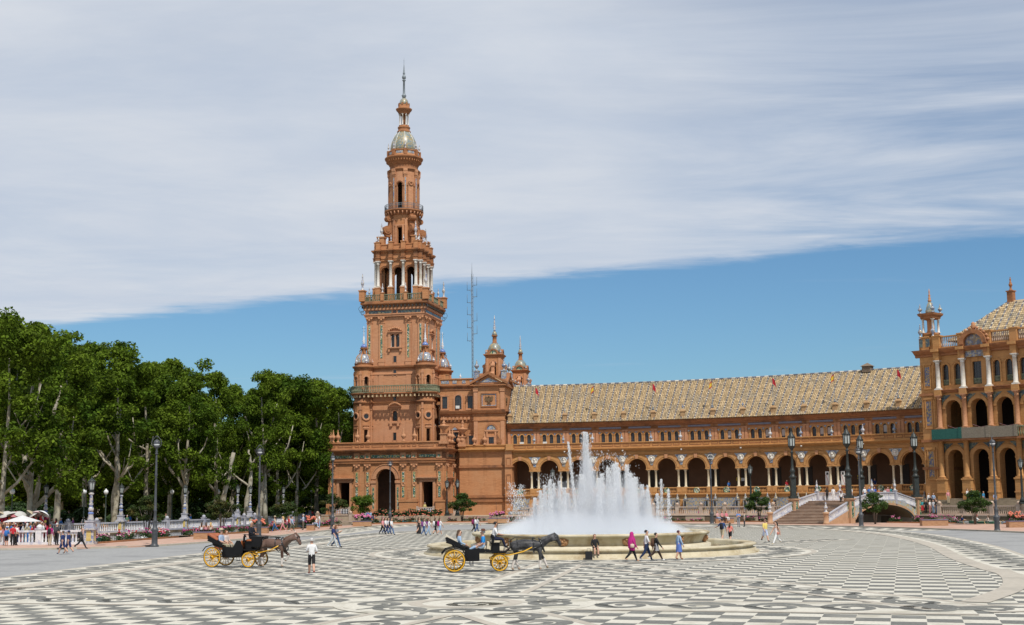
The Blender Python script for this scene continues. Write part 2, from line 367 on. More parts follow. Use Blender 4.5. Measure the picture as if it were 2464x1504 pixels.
# red sidewalk with its kerb, a real step above the road
KL = catmull([(-120, 101), (-60, 101), (-41.4, 101.8), (-33.5, 103), (-28.9, 108.5), (-24.6, 127), (-21.4, 155), (-18.6, 172), (-13.5, 179.5), (-5, 180.6), (5, 176.6), (17, 169.2), (25, 161.8), (39, 143.2), (46.3, 122.5), (49, 104), (50, 80), (50, 20), (50, -55)], 6)
BF = [(-160, 111.8), (-46, 111.2), (-36.6, 109.6), (-33, 127), (-28.6, 144), (-26.2, 158), (-22.9, 173), (-18, 184.5), (-10, 189.3), (-3.5, 187.6)] + [arc(88, t) for t in range(12, 92, 4)] + [(78, 90), (90, 60), (90, -55)]
def ribbon(mb, A, B, z0, z1):
    """quads between two polylines, resampled, as a slab"""
    def res(P, n):
        P = [Vector((*p, 0)) for p in P]; d = [0]
        for a, b in zip(P, P[1:]): d.append(d[-1] + (b - a).length)
        o = []
        for k in range(n):
            t = d[-1] * k / (n - 1); i = max(j for j in range(len(d)) if d[j] <= t + 1e-6); i = min(i, len(P) - 2)
            o.append(P[i].lerp(P[i + 1], (t - d[i]) / max(1e-6, d[i + 1] - d[i])))
        return o
    n = 90; a, b = res(A, n), res(B, n)
    v = [(p.x, p.y, z) for p, q in zip(a, b) for p, z in ((p, z0), (p, z1), (q, z1), (q, z0))]
    f = []
    for i in range(n - 1):
        for k in range(4): f.append((i * 4 + k, i * 4 + (k + 1) % 4, i * 4 + 4 + (k + 1) % 4, i * 4 + 4 + k))
    mb.add(v, f)
def offs(P, d):
    o = []
    for i, p in enumerate(P):
        a, b = P[max(i - 1, 0)], P[min(i + 1, len(P) - 1)]; t = Vector((b[0] - a[0], b[1] - a[1])).normalized()
        o.append((p[0] - t.y * d, p[1] + t.x * d))
    return o
BANKW = pm('bank_wall', (.12, .085, .055), (.19, .135, .085), 1.2, .9, (1, 1, .3), (.08, .06, .04), .5)
def wall_strip(name, P, z0, z1, th, mat):
    m = MB(); B = offs(P, th)
    for (a, b), (c, d) in zip(zip(P, P[1:]), zip(B, B[1:])): m.add([(*a, z0), (*b, z0), (*b, z1), (*a, z1), (*c, z0), (*d, z0), (*d, z1), (*c, z1)], [(0, 1, 2, 3), (4, 7, 6, 5), (3, 2, 6, 7)])
    return struct(m.build(name, mat))
wall_strip('canal_wall', [arc(98.98, t) for t in np.arange(9, 80, 1)], -1.2, TZ - .12, .1, BANKW); wall_strip('bank_coping', [arc(98.9, t) for t in np.arange(9, 80, 1)], TZ - .12, TZ + .03, .4, STONE)
wall_strip('canal_wall', catmull([(-50.3, 138.6), (-45.9, 152.8), (-39.5, 171.8), (-35.5, 194.8), (-31.1, 221.8)], 5), -1.2, .04, .08, BANKW)
m = MB(); m.prism(offs(KL, .3) + BF[::-1], -.01, .13); struct(m.build('sidewalk', REDPAV))
m = MB(); ribbon(m, KL, offs(KL, .32), -.02, .142); struct(m.build('kerb', KERB))
# manhole covers let into the sidewalk
for x, y in ((150, 1318), (242, 1311.5), (292, 1314), (352, 1312)):
    g = gnd(x, y, .13); o = MB().lathe([(.42, .134), (.42, .142), (.36, .146), (.33, .142), (.0, .144)], 14).build('manhole_cover', IRON, None, (g[0], g[1], 0))
    tag(o, 'dark round manhole cover set in the pink sidewalk', 'manhole cover', 'manhole covers in the sidewalk')
# ---------------------------------------------------------------- pebble mosaic of the plaza
OUT = catmull([(-27, 18), (-26.8, 48), (-26.2, 64.5), (-24.9, 77), (-22.6, 93), (-20.3, 112), (-18, 129), (-13.6, 143), (-4, 150.5), (10, 153.5), (22, 152.5), (30.5, 147), (36.9, 137), (38.7, 122), (37.4, 108), (34.4, 91), (30.2, 74), (27.6, 60), (26.5, 45), (26.5, 18)], 6)
FC = Vector((5.3, 88.6))                                # fountain centre
pav = struct(flat('plaza_pavement', OUT, .006, PEB_W))
def inside(p, poly):
    x, y = p; c = False; j = len(poly) - 1
    for i in range(len(poly)):
        (xi, yi), (xj, yj) = poly[i], poly[j]
        if (yi > y) != (yj > y) and x < (xj - xi) * (y - yi) / (yj - yi) + xi: c = not c
        j = i
    return c
E1, E2, SQ = Vector((.295, .9555)), Vector((.9555, -.295)), 1.05
INN = offs(OUT, -4.4)
M1, M2, M0 = Vector((-1.8, 46.9)), Vector((15.2, 42.6)), Vector((-26, 52.5))
sqs = []
for i in range(-70, 130):
    for j in range(-60, 60):
        if (i + j) % 2: continue
        c = FC + E1 * (i * SQ) + E2 * (j * SQ)
        if c.y < 34 or not inside(c, INN) or (c - FC).length < 14: continue
        sqs.append(c)
sqs.sort(key=lambda c: c.length)
one = MB(); h = SQ / 2 * .985
one.add([(*(E1 * a * h + E2 * b * h), 0) for a, b in ((-1, -1), (-1, 1), (1, 1), (1, -1))] + [(*(E1 * a * h + E2 * b * h), -.004) for a, b in ((-1, -1), (-1, 1), (1, 1), (1, -1))], [(0, 1, 2, 3), (0, 4, 5, 1), (1, 5, 6, 2), (2, 6, 7, 3), (3, 7, 4, 0)])
sqm = one.mesh('mosaic_square', PEB_D)
vis = [c for c in sqs if abs(c.x / c.y) < .42]
for c in vis[:300]: ob('mosaic_square', sqm, pav, (c.x, c.y, .012))
m = MB(); near = set((c.x, c.y) for c in vis[:300])
for c in sqs:
    if (c.x, c.y) in near: continue
    m.add([(c.x + (E1 * a * h + E2 * b * h).x, c.y + (E1 * a * h + E2 * b * h).y, .012) for a, b in ((-1, -1), (-1, 1), (1, 1), (1, -1))], [(0, 1, 2, 3)])
stuff(m.build('mosaic_squares_far', PEB_D, pav))
# a running-scroll unit: spiral and tail
def scroll_mesh(s=1.0):
    P = []; Wd = []
    for k in range(34):
        t = k / 33; a = -2.2 - t * 2 * pi * 1.62; r = .10 + .74 * t ** .85
        P.append(Vector((r * cos(a) * 1.12, r * sin(a)))); Wd.append(.08 + .16 * t)
    e = P[-1]; d = (P[-1] - P[-2]).normalized()
    for k in range(1, 9):
        t = k / 8; q = e.lerp(Vector((2.05, -.62)), t) + Vector((0, .20 * sin(pi * t))); P.append(q); Wd.append(.24 * (1 - t) + .06 * t)
    m = MB(); v = []
    for i, p in enumerate(P):
        t = (P[min(i + 1, len(P) - 1)] - P[max(i - 1, 0)]).normalized(); nrm = Vector((-t.y, t.x)) * Wd[i] / 1
        for q in (p + nrm, p - nrm): v.append((q.x * s, q.y * s, 0))
    m.add(v, [(2 * i, 2 * i + 1, 2 * i + 3, 2 * i + 2) for i in range(len(P) - 1)])
    return m.mesh('scroll', PEB_D)
SCR = scroll_mesh(1.0)
def band(P, wd, z=.018, scr=True, sp=2.35, edge=.34, flip=False):
    """white strip with two stone borders and scrolls along a polyline"""
    Lf, Rt = offs(P, wd / 2), offs(P, -wd / 2)
    def strip(a, b, zz, mat, nm):
        v = [(p[0], p[1], zz) for q in zip(a, b) for p in q]
        MB().add(v, [(2 * i, 2 * i + 1, 2 * i + 3, 2 * i + 2) for i in range(len(a) - 1)]).build(nm, mat, pav)
    strip(Lf, Rt, z, PEB_W, 'scroll_band')
    if edge:
        strip(Lf, offs(P, wd / 2 - edge), z + .005, PEB_B, 'band_border'); strip(Rt, offs(P, -wd / 2 + edge), z + .005, PEB_B, 'band_border')
    if scr:
        d = 0; nxt = .7
        for a, b in zip(P, P[1:]):
            a, b = Vector(a), Vector(b); l = (b - a).length
            while nxt <= d + l:
                p = a.lerp(b, (nxt - d) / l); t = (b - a).normalized()
                if p.y > 33 and abs(p.x / p.y) < .46:
                    ob('scroll', SCR, pav, (p.x, p.y, z + .006), math.atan2(t.y, t.x) + (pi if flip else 0), (sp / 2.2, wd / 2.55, 1))
                nxt += sp
            d += l
def ring(c, r, n=72): return [(c.x + r * cos(2 * pi * k / n), c.y + r * sin(2 * pi * k / n)) for k in range(n + 1)]
def seg(a, b, n=8): return [tuple(a.lerp(b, k / n)) for k in range(n + 1)]
Fe = lambda q, r=15: FC + (q - FC).normalized() * r
band(seg(M0, M1), 4.2, sp=2.6); band(seg(M1, M2), 4.2, .0185, sp=2.6)
band(seg(M1, Fe(M1)), 3.1, .019, flip=True); band(seg(M2, FC + Vector((-1.0, -15))), 2.9, .0195)
band(seg(M0, Fe(Vector((-6, 74)))), 2.9, .020)
band(seg(M1, Vector((-8.5, 30))), 3.1, .0205); band(seg(M1, Vector((3.4, 31))), 3.1, .021); band(seg(M2, Vector((24, 44))), 2.6, .0215)
for a in (40, 92, 150, 205): band(seg(Vector((FC.x + 15 * cos(R(a)), FC.y + 15 * sin(R(a)))), Vector((FC.x + 46 * cos(R(a)), FC.y + 46 * sin(R(a))))) if a not in (40, 150, 205) else seg(Vector((FC.x + 15 * cos(R(a)), FC.y + 15 * sin(R(a)))), Vector((FC.x + 29 * cos(R(a)), FC.y + 29 * sin(R(a))))), 2.8, .018)
m = MB(); v = ring(FC, 15.4); m.add([(x, y, .024) for x, y in v[:-1]], [tuple(range(len(v) - 1))]); m.build('fountain_surround', PEB_W, pav)
band(ring(FC, 13.6), 3.4, .03, sp=2.4)
for c, r in ((M1, 4.8),):
    v = ring(c, r, 48); MB().add([(x, y, .027) for x, y in v[:-1]], [tuple(range(48))]).build('medallion', PEB_W, pav)
    band(ring(c, r - 1.55, 48), 2.5, .031, sp=2.4, edge=0)
    MB().add([(c.x + rr * cos(2 * pi * k / 32), c.y + rr * sin(2 * pi * k / 32), .037) for rr in (1.6, 2.1) for k in range(32)], [(k, (k + 1) % 32, 32 + (k + 1) % 32, 32 + k) for k in range(32)]).build('medallion_ring', PEB_B, pav)
    MB().lathe([(.45, .040), (0, .040)], 20, c.x, c.y, cap=False, sm=False).build('medallion_eye', PEB_D, pav)
band(offs(OUT, -2.2), 4.4, .022, sp=2.9, edge=.0)
def edge_strip(P, a, b, z, mat, nm):
    A, B = offs(P, a), offs(P, b); v = [(p[0], p[1], z) for q in zip(A, B) for p in q]
    MB().add(v, [(2 * i, 2 * i + 1, 2 * i + 3, 2 * i + 2) for i in range(len(A) - 1)]).build(nm, mat, pav)
edge_strip(OUT, -3.75, -4.75, .026, PEB_B, 'border_band'); edge_strip(catmull([(24.2, 64), (22.6, 58), (20, 51.5), (16.2, 45.2)], 5), -.5, .5, .0275, PEB_B, 'border_band'); edge_strip(OUT, 0, -.3, .026, PEB_B, 'border_band')
# second mosaic strip along the far kerb
KF = [p for p in KL if (p[1] > 128 or p[0] > 24) and p[1] > 118 and not (p[0] > 44.5)]
far = MB(); A, B = offs(KF, -.25), offs(KF, -5.0)
far.add([(p[0], p[1], .006) for q in zip(A, B) for p in q], [(2 * i, 2 * i + 1, 2 * i + 3, 2 * i + 2) for i in range(len(A) - 1)])
farp = struct(far.build('kerbside_pavement', PEB_W))
m = MB(); d = 0
for i, (a, b) in enumerate(zip(offs(KF, -.7), offs(KF, -.7)[1:])):
    a, b = Vector(a), Vector(b); n = max(1, int((b - a).length / 1.1)); t = (b - a).normalized(); nn = Vector((-t.y, t.x))
    for k in range(n):
        p = a.lerp(b, k / n)
        for r_ in range(4):
            if (k + r_ + i) % 2: continue
            q = p - nn * (r_ * 1.02); hh = .5
            m.add([(q.x + t.x * hh * s1 - nn.x * hh * s2, q.y + t.y * hh * s1 - nn.y * hh * s2, .012) for s1, s2 in ((-1, -1), (1, -1), (1, 1), (-1, 1))], [(0, 1, 2, 3)])
stuff(m.build('mosaic_squares', PEB_D, farp))
# damp patch and drain beside the fountain
tag(MB().box(-1.8, 1.8, -.16, .16, .034, .046).build('drain_grate', IRON, None, (*gnd(1852, 1328), 0), R(-4)), 'long dark drain grate in the mosaic beside the fountain pool', 'drain')
# ================================================================ the tower
def zt(y): return atY(972, y, 212)[2]
def zf(y): return atY(955, y, 207.2)[2]
def zp(y): return atY(930, y, 202.5)[2]
def faceT(h, side, cx=0, cy=0, hy=None):
    """(s along the face, d into the wall, z) -> local xyz"""
    hy = h if hy is None else hy
    return {0: lambda s, d, z: (cx + s, cy - hy + d, z), 1: lambda s, d, z: (cx + h - d, cy + s, z),
            2: lambda s, d, z: (cx - s, cy + hy - d, z), 3: lambda s, d, z: (cx - h + d, cy - s, z)}[side]
TW = empty('brick_tower', (TCX, TCY, 0), TA, 'tall brick tower with tiled dome, spire, corner turrets and white columned belvedere', 'tower')
def cyl(r, cx=0, cy=0):
    """(s measured as arc length from local -y towards +x, d inwards, z)"""
    return lambda s, d, z: (cx + (r - d) * sin(s / r), cy - (r - d) * cos(s / r), z)
def window(parent, T, s, hw, z0, z1, arched=True, d=.3, bars=True, name='window'):
    """glazed window set back in its opening: dark pane with iron bars"""
    m = MB(T)
    pts = [(s - hw, z0), (s + hw, z0)]
    if arched: pts += [(s + hw * cos(pi * k / 8), z1 - hw + hw * sin(pi * k / 8)) for k in range(9)]
    else: pts += [(s + hw, z1), (s - hw, z1)]
    m.plate(pts, d, d + .05, 0)
    if bars:
        for k in (-.33, .33): m.box(s + k * hw * 1.1 - .03, s + k * hw * 1.1 + .03, d - .05, d - .003, z0, z1 - hw * .3, 1)
        for k in (.35, .7): m.box(s - hw, s + hw, d - .06, d - .004, z0 + (z1 - z0) * k, z0 + (z1 - z0) * k + .06, 1)
    return m.build(name, [GLASS, IRON], parent)
# ---- podium
PH = 9.72; zr = zp(1081)
P_wall = MB()
zc0 = zp(1114.5)
for side in range(4):
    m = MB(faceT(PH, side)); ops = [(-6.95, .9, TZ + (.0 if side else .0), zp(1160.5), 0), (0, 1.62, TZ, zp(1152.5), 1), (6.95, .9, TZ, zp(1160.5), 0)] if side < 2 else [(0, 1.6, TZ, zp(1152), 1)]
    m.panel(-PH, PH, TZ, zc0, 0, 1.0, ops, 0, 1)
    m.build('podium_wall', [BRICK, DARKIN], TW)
    if side > 1: continue
    T = faceT(PH, side)
    m = MB(T); m.archband(0, 1.62, zp(1152.5), .28, -.16, .02, 0, 14); m.archband(0, 1.92, zp(1152.5), .32, -.10, .02, 0, 14); m.archband(0, 2.26, zp(1152.5), .12, -.2, .02, 0, 14)
    for k in (-1, 1):
        m.box(k * 2.05 - .45, k * 2.05 + .45, -.24, .02, zp(1163), zp(1156.2)); m.box(k * 2.05 - .36, k * 2.05 + .36, -.12, .02, TZ, zp(1163)); m.box(k * 2.05 - .48, k * 2.05 + .48, -.2, .02, TZ, TZ + .8)
    m.build('arch_surround', BRICKD if side == 9 else BRICKP, TW)
    for k in (-1, 1): MB(T).box(k * 2.05 - .13, k * 2.05 + .13, -.15, -.121, zp(1225), zp(1172.5)).build('tile_panel', TILEG, TW)
    for c in (-6.95, 6.95):
        m = MB(T); zd = zp(1160.5)
        for k in (-1, 1): m.box(c + k * 1.1 - .2, c + k * 1.1 + .2, -.14, .02, TZ, zd + .25)
        m.box(c - 1.3, c + 1.3, -.145, .02, zd + .02, zd + .4); m.box(c - 1.6, c + 1.6, -.4, .02, zd + .4, zd + .62); m.box(c - 1.75, c + 1.75, -.55, .02, zd + .62, zd + .78)
        m.build('door_surround', BRICKP, TW)
        m = MB(T); m.box(c - 1.25, c + 1.25, -1.3, 0, TZ + .02, TZ + .34); m.box(c - 1.25, c + 1.25, -1.3, -1.1, TZ + 1.25, TZ + 1.4)
        for k in (-1, 1): m.box(c + k * 1.32 - .14, c + k * 1.32 + .14, -1.36, -1.06, TZ + .02, TZ + 1.55)
        bal = m.build('balcony', STONE, TW)
        m = MB(T)
        for k in range(9):
            b = MB(); b.lathe([(.05, 0), (.09, .25), (.045, .45), (.09, .68), (.05, .9)], 6); m.add([(c - 1.08 + k * .27 + x, -1.2 + y, TZ + .34 + z) for x, y, z in b.v], b.f, 0, True)
        stuff(m.build('balusters', WHITEGLZ, bal))
    for c in (-8.95, -4.8, -2.98, 2.98, 4.8, 8.95):
        m = MB(T); m.box(c - .42, c + .42, -.18, .02, zp(1203.5), zp(1130.5)); m.box(c - .5, c + .5, -.26, .02, zp(1203.5), zp(1200)); m.box(c - .46, c + .46, -.22, .02, zp(1132.5), zp(1130.5))
        m.build('pilaster', BRICK, TW)
        m = MB(T); z0, z1 = zp(1130.5), zp(1116)
        m.add([(c - .38, -.2, z0), (c + .38, -.2, z0), (c + .6, -.42, z1), (c - .6, -.42, z1), (c - .38, .0, z0), (c + .38, .0, z0), (c + .6, .0, z1), (c - .6, 0, z1)], [(0, 1, 2, 3), (1, 5, 6, 2), (4, 0, 3, 7), (3, 2, 6, 7)])
        for k in (-1, 1): m.lathe([(.05, -.16), (.2, 0), (.05, .16)], 8, c + k * .42, -.36, z1 - .28)
        m.lathe([(.05, -.2), (.22, 0), (.05, .2)], 8, c, -.36, z0 + .42); m.build('capital', CARVE, TW)
        [MB(T).box(c - .19, c + .19, -.215, -.181, za, zb_).build('tile_panel', TILEG, TW) for za, zb_ in ((zp(1160.5), zp(1136)), (zp(1197), zp(1171.5)))]
        m = MB(T); a = MB(); a.lathe([(.34, 0), (.34, .06), (.24, .1), (.22, .05), (0, .05)], 14, cap=False); m.add([(c + x, -.18 - z, zp(1166.5) + y) for x, y, z in a.v], a.f, 0, True); m.build('roundel', CARVE, TW)
    for a, b in ((2.35, 5.35), (8.35, 9.9)):
        for k in (-1, 1):
            m = MB(T); x0, x1 = sorted((k * a, k * b)); x1 = min(x1, PH + .42); x0 = max(x0, -PH - .42)
            m.box(x0, x1, -.42, .02, TZ, zp(1208)); m.box(x0 - .1, x1 + .1, -.52, .02, zp(1208), zp(1204)); m.box(x0 - .08, x1 + .08, -.5, .02, TZ, TZ + .4); m.build('pedestal', BRICK, TW)
    m = MB(T)                                           # tile frieze between the triglyph blocks
    for a, b in ((-9.3, -5.6), (-2.4, 2.4), (5.6, 8.4), (-4.3, -3.5), (3.5, 4.3)): m.box(a, b, -.27, -.2, zp(1101.5), zp(1095))
    m.build('tile_frieze', TILEDK if side else TILEG, TW)
    for c in (-8.95, -4.8, -2.98, 2.98, 4.8, 8.95):
        m = MB(T); m.box(c - .46, c + .46, -.36, -.19, zp(1104), zp(1090)); m.build('frieze_block', BRICKP, TW)
        m = MB(T); m.box(c - .22, c + .22, -.39, -.361, zp(1101.2), zp(1095.4)); m.build('tile_panel', TILEG, TW)
m = MB(); m.sq(PH, PH, [(.02, zc0), (.28, zc0), (.28, zp(1110)), (.38, zp(1109)), (.38, zp(1106)), (.2, zp(1105)), (.2, zp(1091)), (.45, zp(1089.5)), (.5, zp(1087)), (.95, zp(1084.5)), (1.0, zp(1082)), (.55, zp(1081)), (.3, zp(1080))]); m.build('cornice', BRICKD, TW)
m = MB(); m.sq(PH - .0, PH - .0, [(.12, zp(1081)), (.3, zp(1081)), (.3, zp(1077.5)), (.16, zp(1077)), (.16, zp(1066.5)), (.34, zp(1066)), (.34, zp(1063.2)), (-.35, zp(1063)), (-.4, zp(1081))], cap=False); m.build('parapet', BRICK, TW)
m = MB(); m.sq(PH - .3, PH - .3, [(0, zp(1083)), (0, zp(1080.5))]); m.build('podium_roof', BRICKP, TW)
for side in (0, 1):
    T = faceT(PH, side)
    for a, b in ((-9.4, -8.4), (-8.1, -5.5), (-5.2, -4.4), (-3.4, -2.6), (-4.25, -3.55), (-2.35, -.35), (.0, 2.3), (2.6, 3.4), (3.55, 4.25), (4.4, 5.2), (5.5, 8.1), (8.4, 9.4)):
        m = MB(T); x0, x1, z0, z1 = a + .06, b - .06, zp(1075.5), zp(1068.3)
        for q in ((x0, x1, z0, z0 + .1), (x0, x1, z1 - .1, z1), (x0, x0 + .1, z0 + .1, z1 - .1), (x1 - .1, x1, z0 + .1, z1 - .1)): m.box(q[0], q[1], -.225, -.16, q[2], q[3])
        m.build('parapet_panel', BRICKD, TW)
zpt = zp(1063)
MB().sq(5.6, 5.6, [(0, TZ), (0, zp(1084))]).build('podium_blocker', DARKIN, TW)  # added dark box that stops daylight showing through the podium openings
URN = MB().lathe(urn_prof(2.1, .42), 12).mesh('urn', CARVE)
um = MB(); um.rbox(0, 0, 0, .5, 1.3, 1.3); um.rbox(0, 0, .5, 1.5, .95, .95); um.rbox(0, 0, 1.5, 1.65, 1.2, 1.2); um.lathe([(.3, 1.65), (.2, 2.0), (.3, 2.2), (.9, 2.75), (.95, 2.9), (.3, 3.0), (.22, 3.2), (.34, 3.35), (.16, 3.5), (.16, 3.75), (.26, 3.9), (.05, 4.2), (.0, 4.4)], 14); BOWL = um.mesh('corner_urn', CARVE)
for s in (-9.3, -4.8, -2.98, 2.98, 4.8):
    ob('urn', URN, TW, (s, -PH + .0, zpt)); ob('urn', URN, TW, (PH, s if s > -9 else -6.5, zpt))
for s in (-8.1, -8.9): ob('urn', URN, TW, (s, -PH, zpt))
for x, y in ((PH - .1, -PH + .1), (PH - .1, PH - .6)): ob('corner_urn', BOWL, TW, (x, y, zpt - .5))
# ---- lower body with four corner turrets
SH = 4.94; zb = zp(1080.5)
z_low, z_bal, z_up = zf(967), zf(946), zf(881)
for side in range(4):
    m = MB(faceT(SH, side)); vis = side < 2
    m.panel(-SH, SH, zb, z_up, 0, .6, [(0, .38, zf(1013), zf(994), 1)] if vis else [], 0, 0, back=False); m.build('wall', BRICKP, TW)
    if not vis: continue
    T = faceT(SH, side)
    window(TW, T, 0, .38, zf(1013), zf(994) + .38)
    m = MB(T)
    for k in (-1, 1): m.box(k * .7 - .16, k * .7 + .16, -.16, .02, zf(1015), zf(984)); m.box(k * .62 - .2, k * .62 + .2, -.3, .02, zf(1026), zf(1019))
    m.box(-1.0, 1.0, -.25, .02, zf(1019), zf(1015)); m.box(-1.0, 1.0, -.22, .02, zf(984), zf(980)); m.box(-1.15, 1.15, -.42, .02, zf(980), zf(978)); m.archband(0, .38, zf(994), .2, -.12, .02)
    wf = m.build('window_surround', BRICKP, TW)
    m = MB(T)
    for k in range(9): m.lathe([(.04, -.22), (.2, 0), (.04, .2)], 6, -.9 + k * .225, -.15, zf(975) + .18 * sin(k / 8 * pi) * 2)
    m.build('carved_crest', CARVE, wf)
    for zz, hh in ((zf(1050), .62), (zf(957), .48), (zf(897), .45)):
        m = MB(T); m.box(-.27, .27, -.03, -.005, zz - hh, zz + hh, 0)
        for q in ((-.37, -.272, zz - hh - .1, zz + hh + .1), (.272, .37, zz - hh - .1, zz + hh + .1)): m.box(q[0], q[1], -.09, .02, q[2], q[3], 1)
        m.box(-.27, .27, -.09, .02, zz + hh + .001, zz + hh + .1, 1); m.build('small_window', [GLASS, BRICKP], TW)
    m = MB(T); m.strip((-SH, SH), [(.02, z_low - .35), (-.12, z_low - .33), (-.12, z_low - .15), (-.2, z_low - .12), (-.25, z_low + .1), (.02, z_low + .12)]); m.build('string_course', BRICKD, TW)
    m = MB(T)
    for a in (-3.4, -2.35, 2.35, 3.4): m.box(a - .42, a + .42, -.08, .02, z_bal + .2, zf(898))
    m.strip((-SH, SH), [(.02, zf(902)), (-.14, zf(901)), (-.14, zf(898.5)), (.02, zf(897.5))]); m.build('pilaster', BRICKP, TW)
m = MB(); m.sq(SH, SH, [(.0, zf(890)), (.12, zf(889.5)), (.12, zf(887)), (.4, zf(884)), (.46, zf(880.5)), (.1, zf(879.5)), (-.2, zf(879))]); m.build('cornice', BRICKD, TW)
# white column standing free beside the turret on the right face
MCOL = column_mesh('marble_column', .36, zf(969) - zf(1024), MARBLE)
for s in (-2.6, 2.6): ob('marble_column', MCOL, TW, (SH + .75, s, zf(1024)))
m = MB(faceT(SH, 1))
for s in (-2.6, 2.6): m.box(s - .6, s + .6, -1.35, 0, zb, zf(1024)); m.box(s - .6, s + .6, -1.25, 0, zf(969), zf(962))
m.build('column_plinth', BRICK, TW)
TR, TRr = 5.3, 1.52
def turret(cx, cy, rz0):
    t = ob('corner_turret', MB().lathe([(1.0, 0), (1.0, .2)], 12).mesh('corner_turret', BRICKD), TW, (cx, cy, zb)); z0 = zb
    T = cyl(TRr); A = [R(a) * TRr for a in (-36, 36, 108, 180, 252)]
    ops = [(a + 0, .34, 0, zf(1033.4) - z0, 0) for a in A]
    m = MB(T); m.sub = .35; m.panel(R(-72) * TRr, R(288) * TRr, 0, z_low - z0, 0, .3, ops, 0, 1); m.build('turret_wall', [BRICK, DARKIN], t)
    m = MB(T); m.sub = .35; zl = z_bal - z0; m.panel(R(-72) * TRr, R(288) * TRr, zl - .1, zf(889) - z0, 0, .3, [(a, .34, zl, zf(911) - z0, 1) for a in A], 0, 1); m.build('turret_wall', [BRICK, DARKIN], t)
    m = MB(T)
    for a in A:
        m.archband(a, .34, zf(911) - z0, .22, -.1, .02, 0, 8)
        for k in (-1, 1): m.box(a + k * .5 - .14, a + k * .5 + .14, -.12, .02, zl, zf(916) - z0); m.box(a + k * .5 - .19, a + k * .5 + .19, -.17, .02, zf(916) - z0, zf(912.5) - z0)
        m.box(a - .5, a + .5, -.12, .02, zf(1031) - z0, zf(1027.5) - z0); m.box(a - .55, a + .55, -.18, .02, zf(1024) - z0, zf(1022.5) - z0)
    for a in A:
        b = a + R(36) * TRr; m.box(b - .15, b + .15, -.13, .02, 0, zf(972) - z0); m.box(b - .15, b + .15, -.13, .02, zl, zf(893) - z0); m.box(b - .22, b + .22, -.2, .02, zf(902) - z0, zf(897) - z0); m.box(b - .24, b + .24, -.22, .02, zf(986) - z0, zf(984) - z0)
    m.build('turret_trim', BRICKP, t)
    for a in A[:2] + A[4:]:
        g = MB(T); zz = zf(1002) - z0; ra = MB(); ra.lathe([(.72, 0), (.72, .12), (.62, .17), (.55, .12), (.5, .16), (.4, .02)], 16, cap=False)
        g.add([(a + x, -z, zz + y) for x, y, z in ra.v], ra.f, 1, True); d = MB(); d.lathe([(.41, .021), (0, .021)], 16, cap=False); g.add([(a + x, -z, zz + y) for x, y, z in d.v], d.f, 0)
        g.build('round_window', [GLASS, BRICKP], t)
    r = TRr; m = MB()
    m.lathe([(r, z_low - z0 - .5), (r + .12, z_low - z0 - .45), (r + .12, z_low - z0 - .25), (r + .2, z_low - z0 - .2), (r + .26, z_low - z0), (r + .02, z_low - z0 + .05), (r + .02, zl - .1)], 24); m.build('turret_cornice', BRICKD, t); MB().lathe([(.85, 0), (.85, zf(882) - z0)], 10).build('turret_blocker', DARKIN, t); m = MB()  # dark cylinder added so no bright sky shows through the turret windows
    m.lathe([(r, zf(891) - z0), (r + .1, zf(890) - z0), (r + .1, zf(886) - z0), (r + .3, zf(884.5) - z0), (r + .38, zf(881) - z0), (r, zf(880) - z0), (r - .02, zf(875) - z0), (r + .06, zf(874.5) - z0), (r + .06, zf(873.5) - z0), (0, zf(873) - z0)], 24); m.build('turret_cornice', BRICKD, t)
    zd = zf(874) - z0; hd = zf(851) - zf(874)
    dp = [(1.3 * cos(k / 8 * 1.25) ** .8, zd + hd * sin(k / 8 * pi / 2)) for k in range(9)]
    dm = MB().lathe(dp, 20).build('dome', TILEB, t)
    m = MB()
    for k in range(5):
        a = R(0 + 72 * k) - pi / 2; pts = [((r_ + .03) * cos(a), (r_ + .03) * sin(a), z) for r_, z in dp]; m.tube(pts, .1, 5)
    m.build('dome_rib', BRICK, dm)
    zt0 = zd + hd; m = MB()
    m.lathe([(.62, zt0 - .12), (.62, zt0 + .05), (.42, zt0 + .1), (.38, zt0 + .8), (.5, zt0 + .85), (.66, zt0 + .98), (.6, zt0 + 1.08), (.4, zt0 + 1.1)], 12)
    for k in range(4):
        a = k * pi / 2 + .4; m.tube([(.42 * cos(a), .42 * sin(a), zt0 + .8), (.66 * cos(a), .66 * sin(a), zt0 + .55), (.55 * cos(a), .55 * sin(a), zt0 + .25), (.75 * cos(a), .75 * sin(a), zt0 + .08)], .1, 5)
    m.build('lantern', BRICKD, t)
    z2 = zt0 + 1.1; MB().lathe([(.52, z2), (.5, z2 + .25), (.34, z2 + .5), (.14, z2 + .62)], 14).build('lantern_dome', CERBLUE, t)
    m = MB(); m.lathe([(.14, z2 + .6), (.24, z2 + .75), (.12, z2 + .9), (.3, z2 + 1.15), (.12, z2 + 1.4), (.2, z2 + 1.6), (.1, z2 + 1.8), (.1, z2 + 2.2), (.05, z2 + 2.5), (.03, zf(783) - z0)], 10); m.build('finial', WHITEGLZ, t)
    m = MB(); m.box(-.28, .28, -.025, .025, zf(789) - z0, zf(788.2) - z0); m.box(-.2, .2, -.025, .025, zf(796) - z0, zf(795.2) - z0); m.box(-.025, .025, -.26, .26, zf(792) - z0, zf(791.2) - z0); m.build('iron_cross', IRON, t)
    for k in range(5):
        a = R(36 + 72 * k) - pi / 2; ob('urn', SURN, t, ((r - .12) * cos(a), (r - .12) * sin(a), zd))
SURN = MB().lathe(urn_prof(.85, .2), 8).mesh('urn', WHITEGLZ)
for sx, sy in ((-1, -1), (1, -1), (1, 1), (-1, 1)): turret(sx * TR, sy * TR, 0)
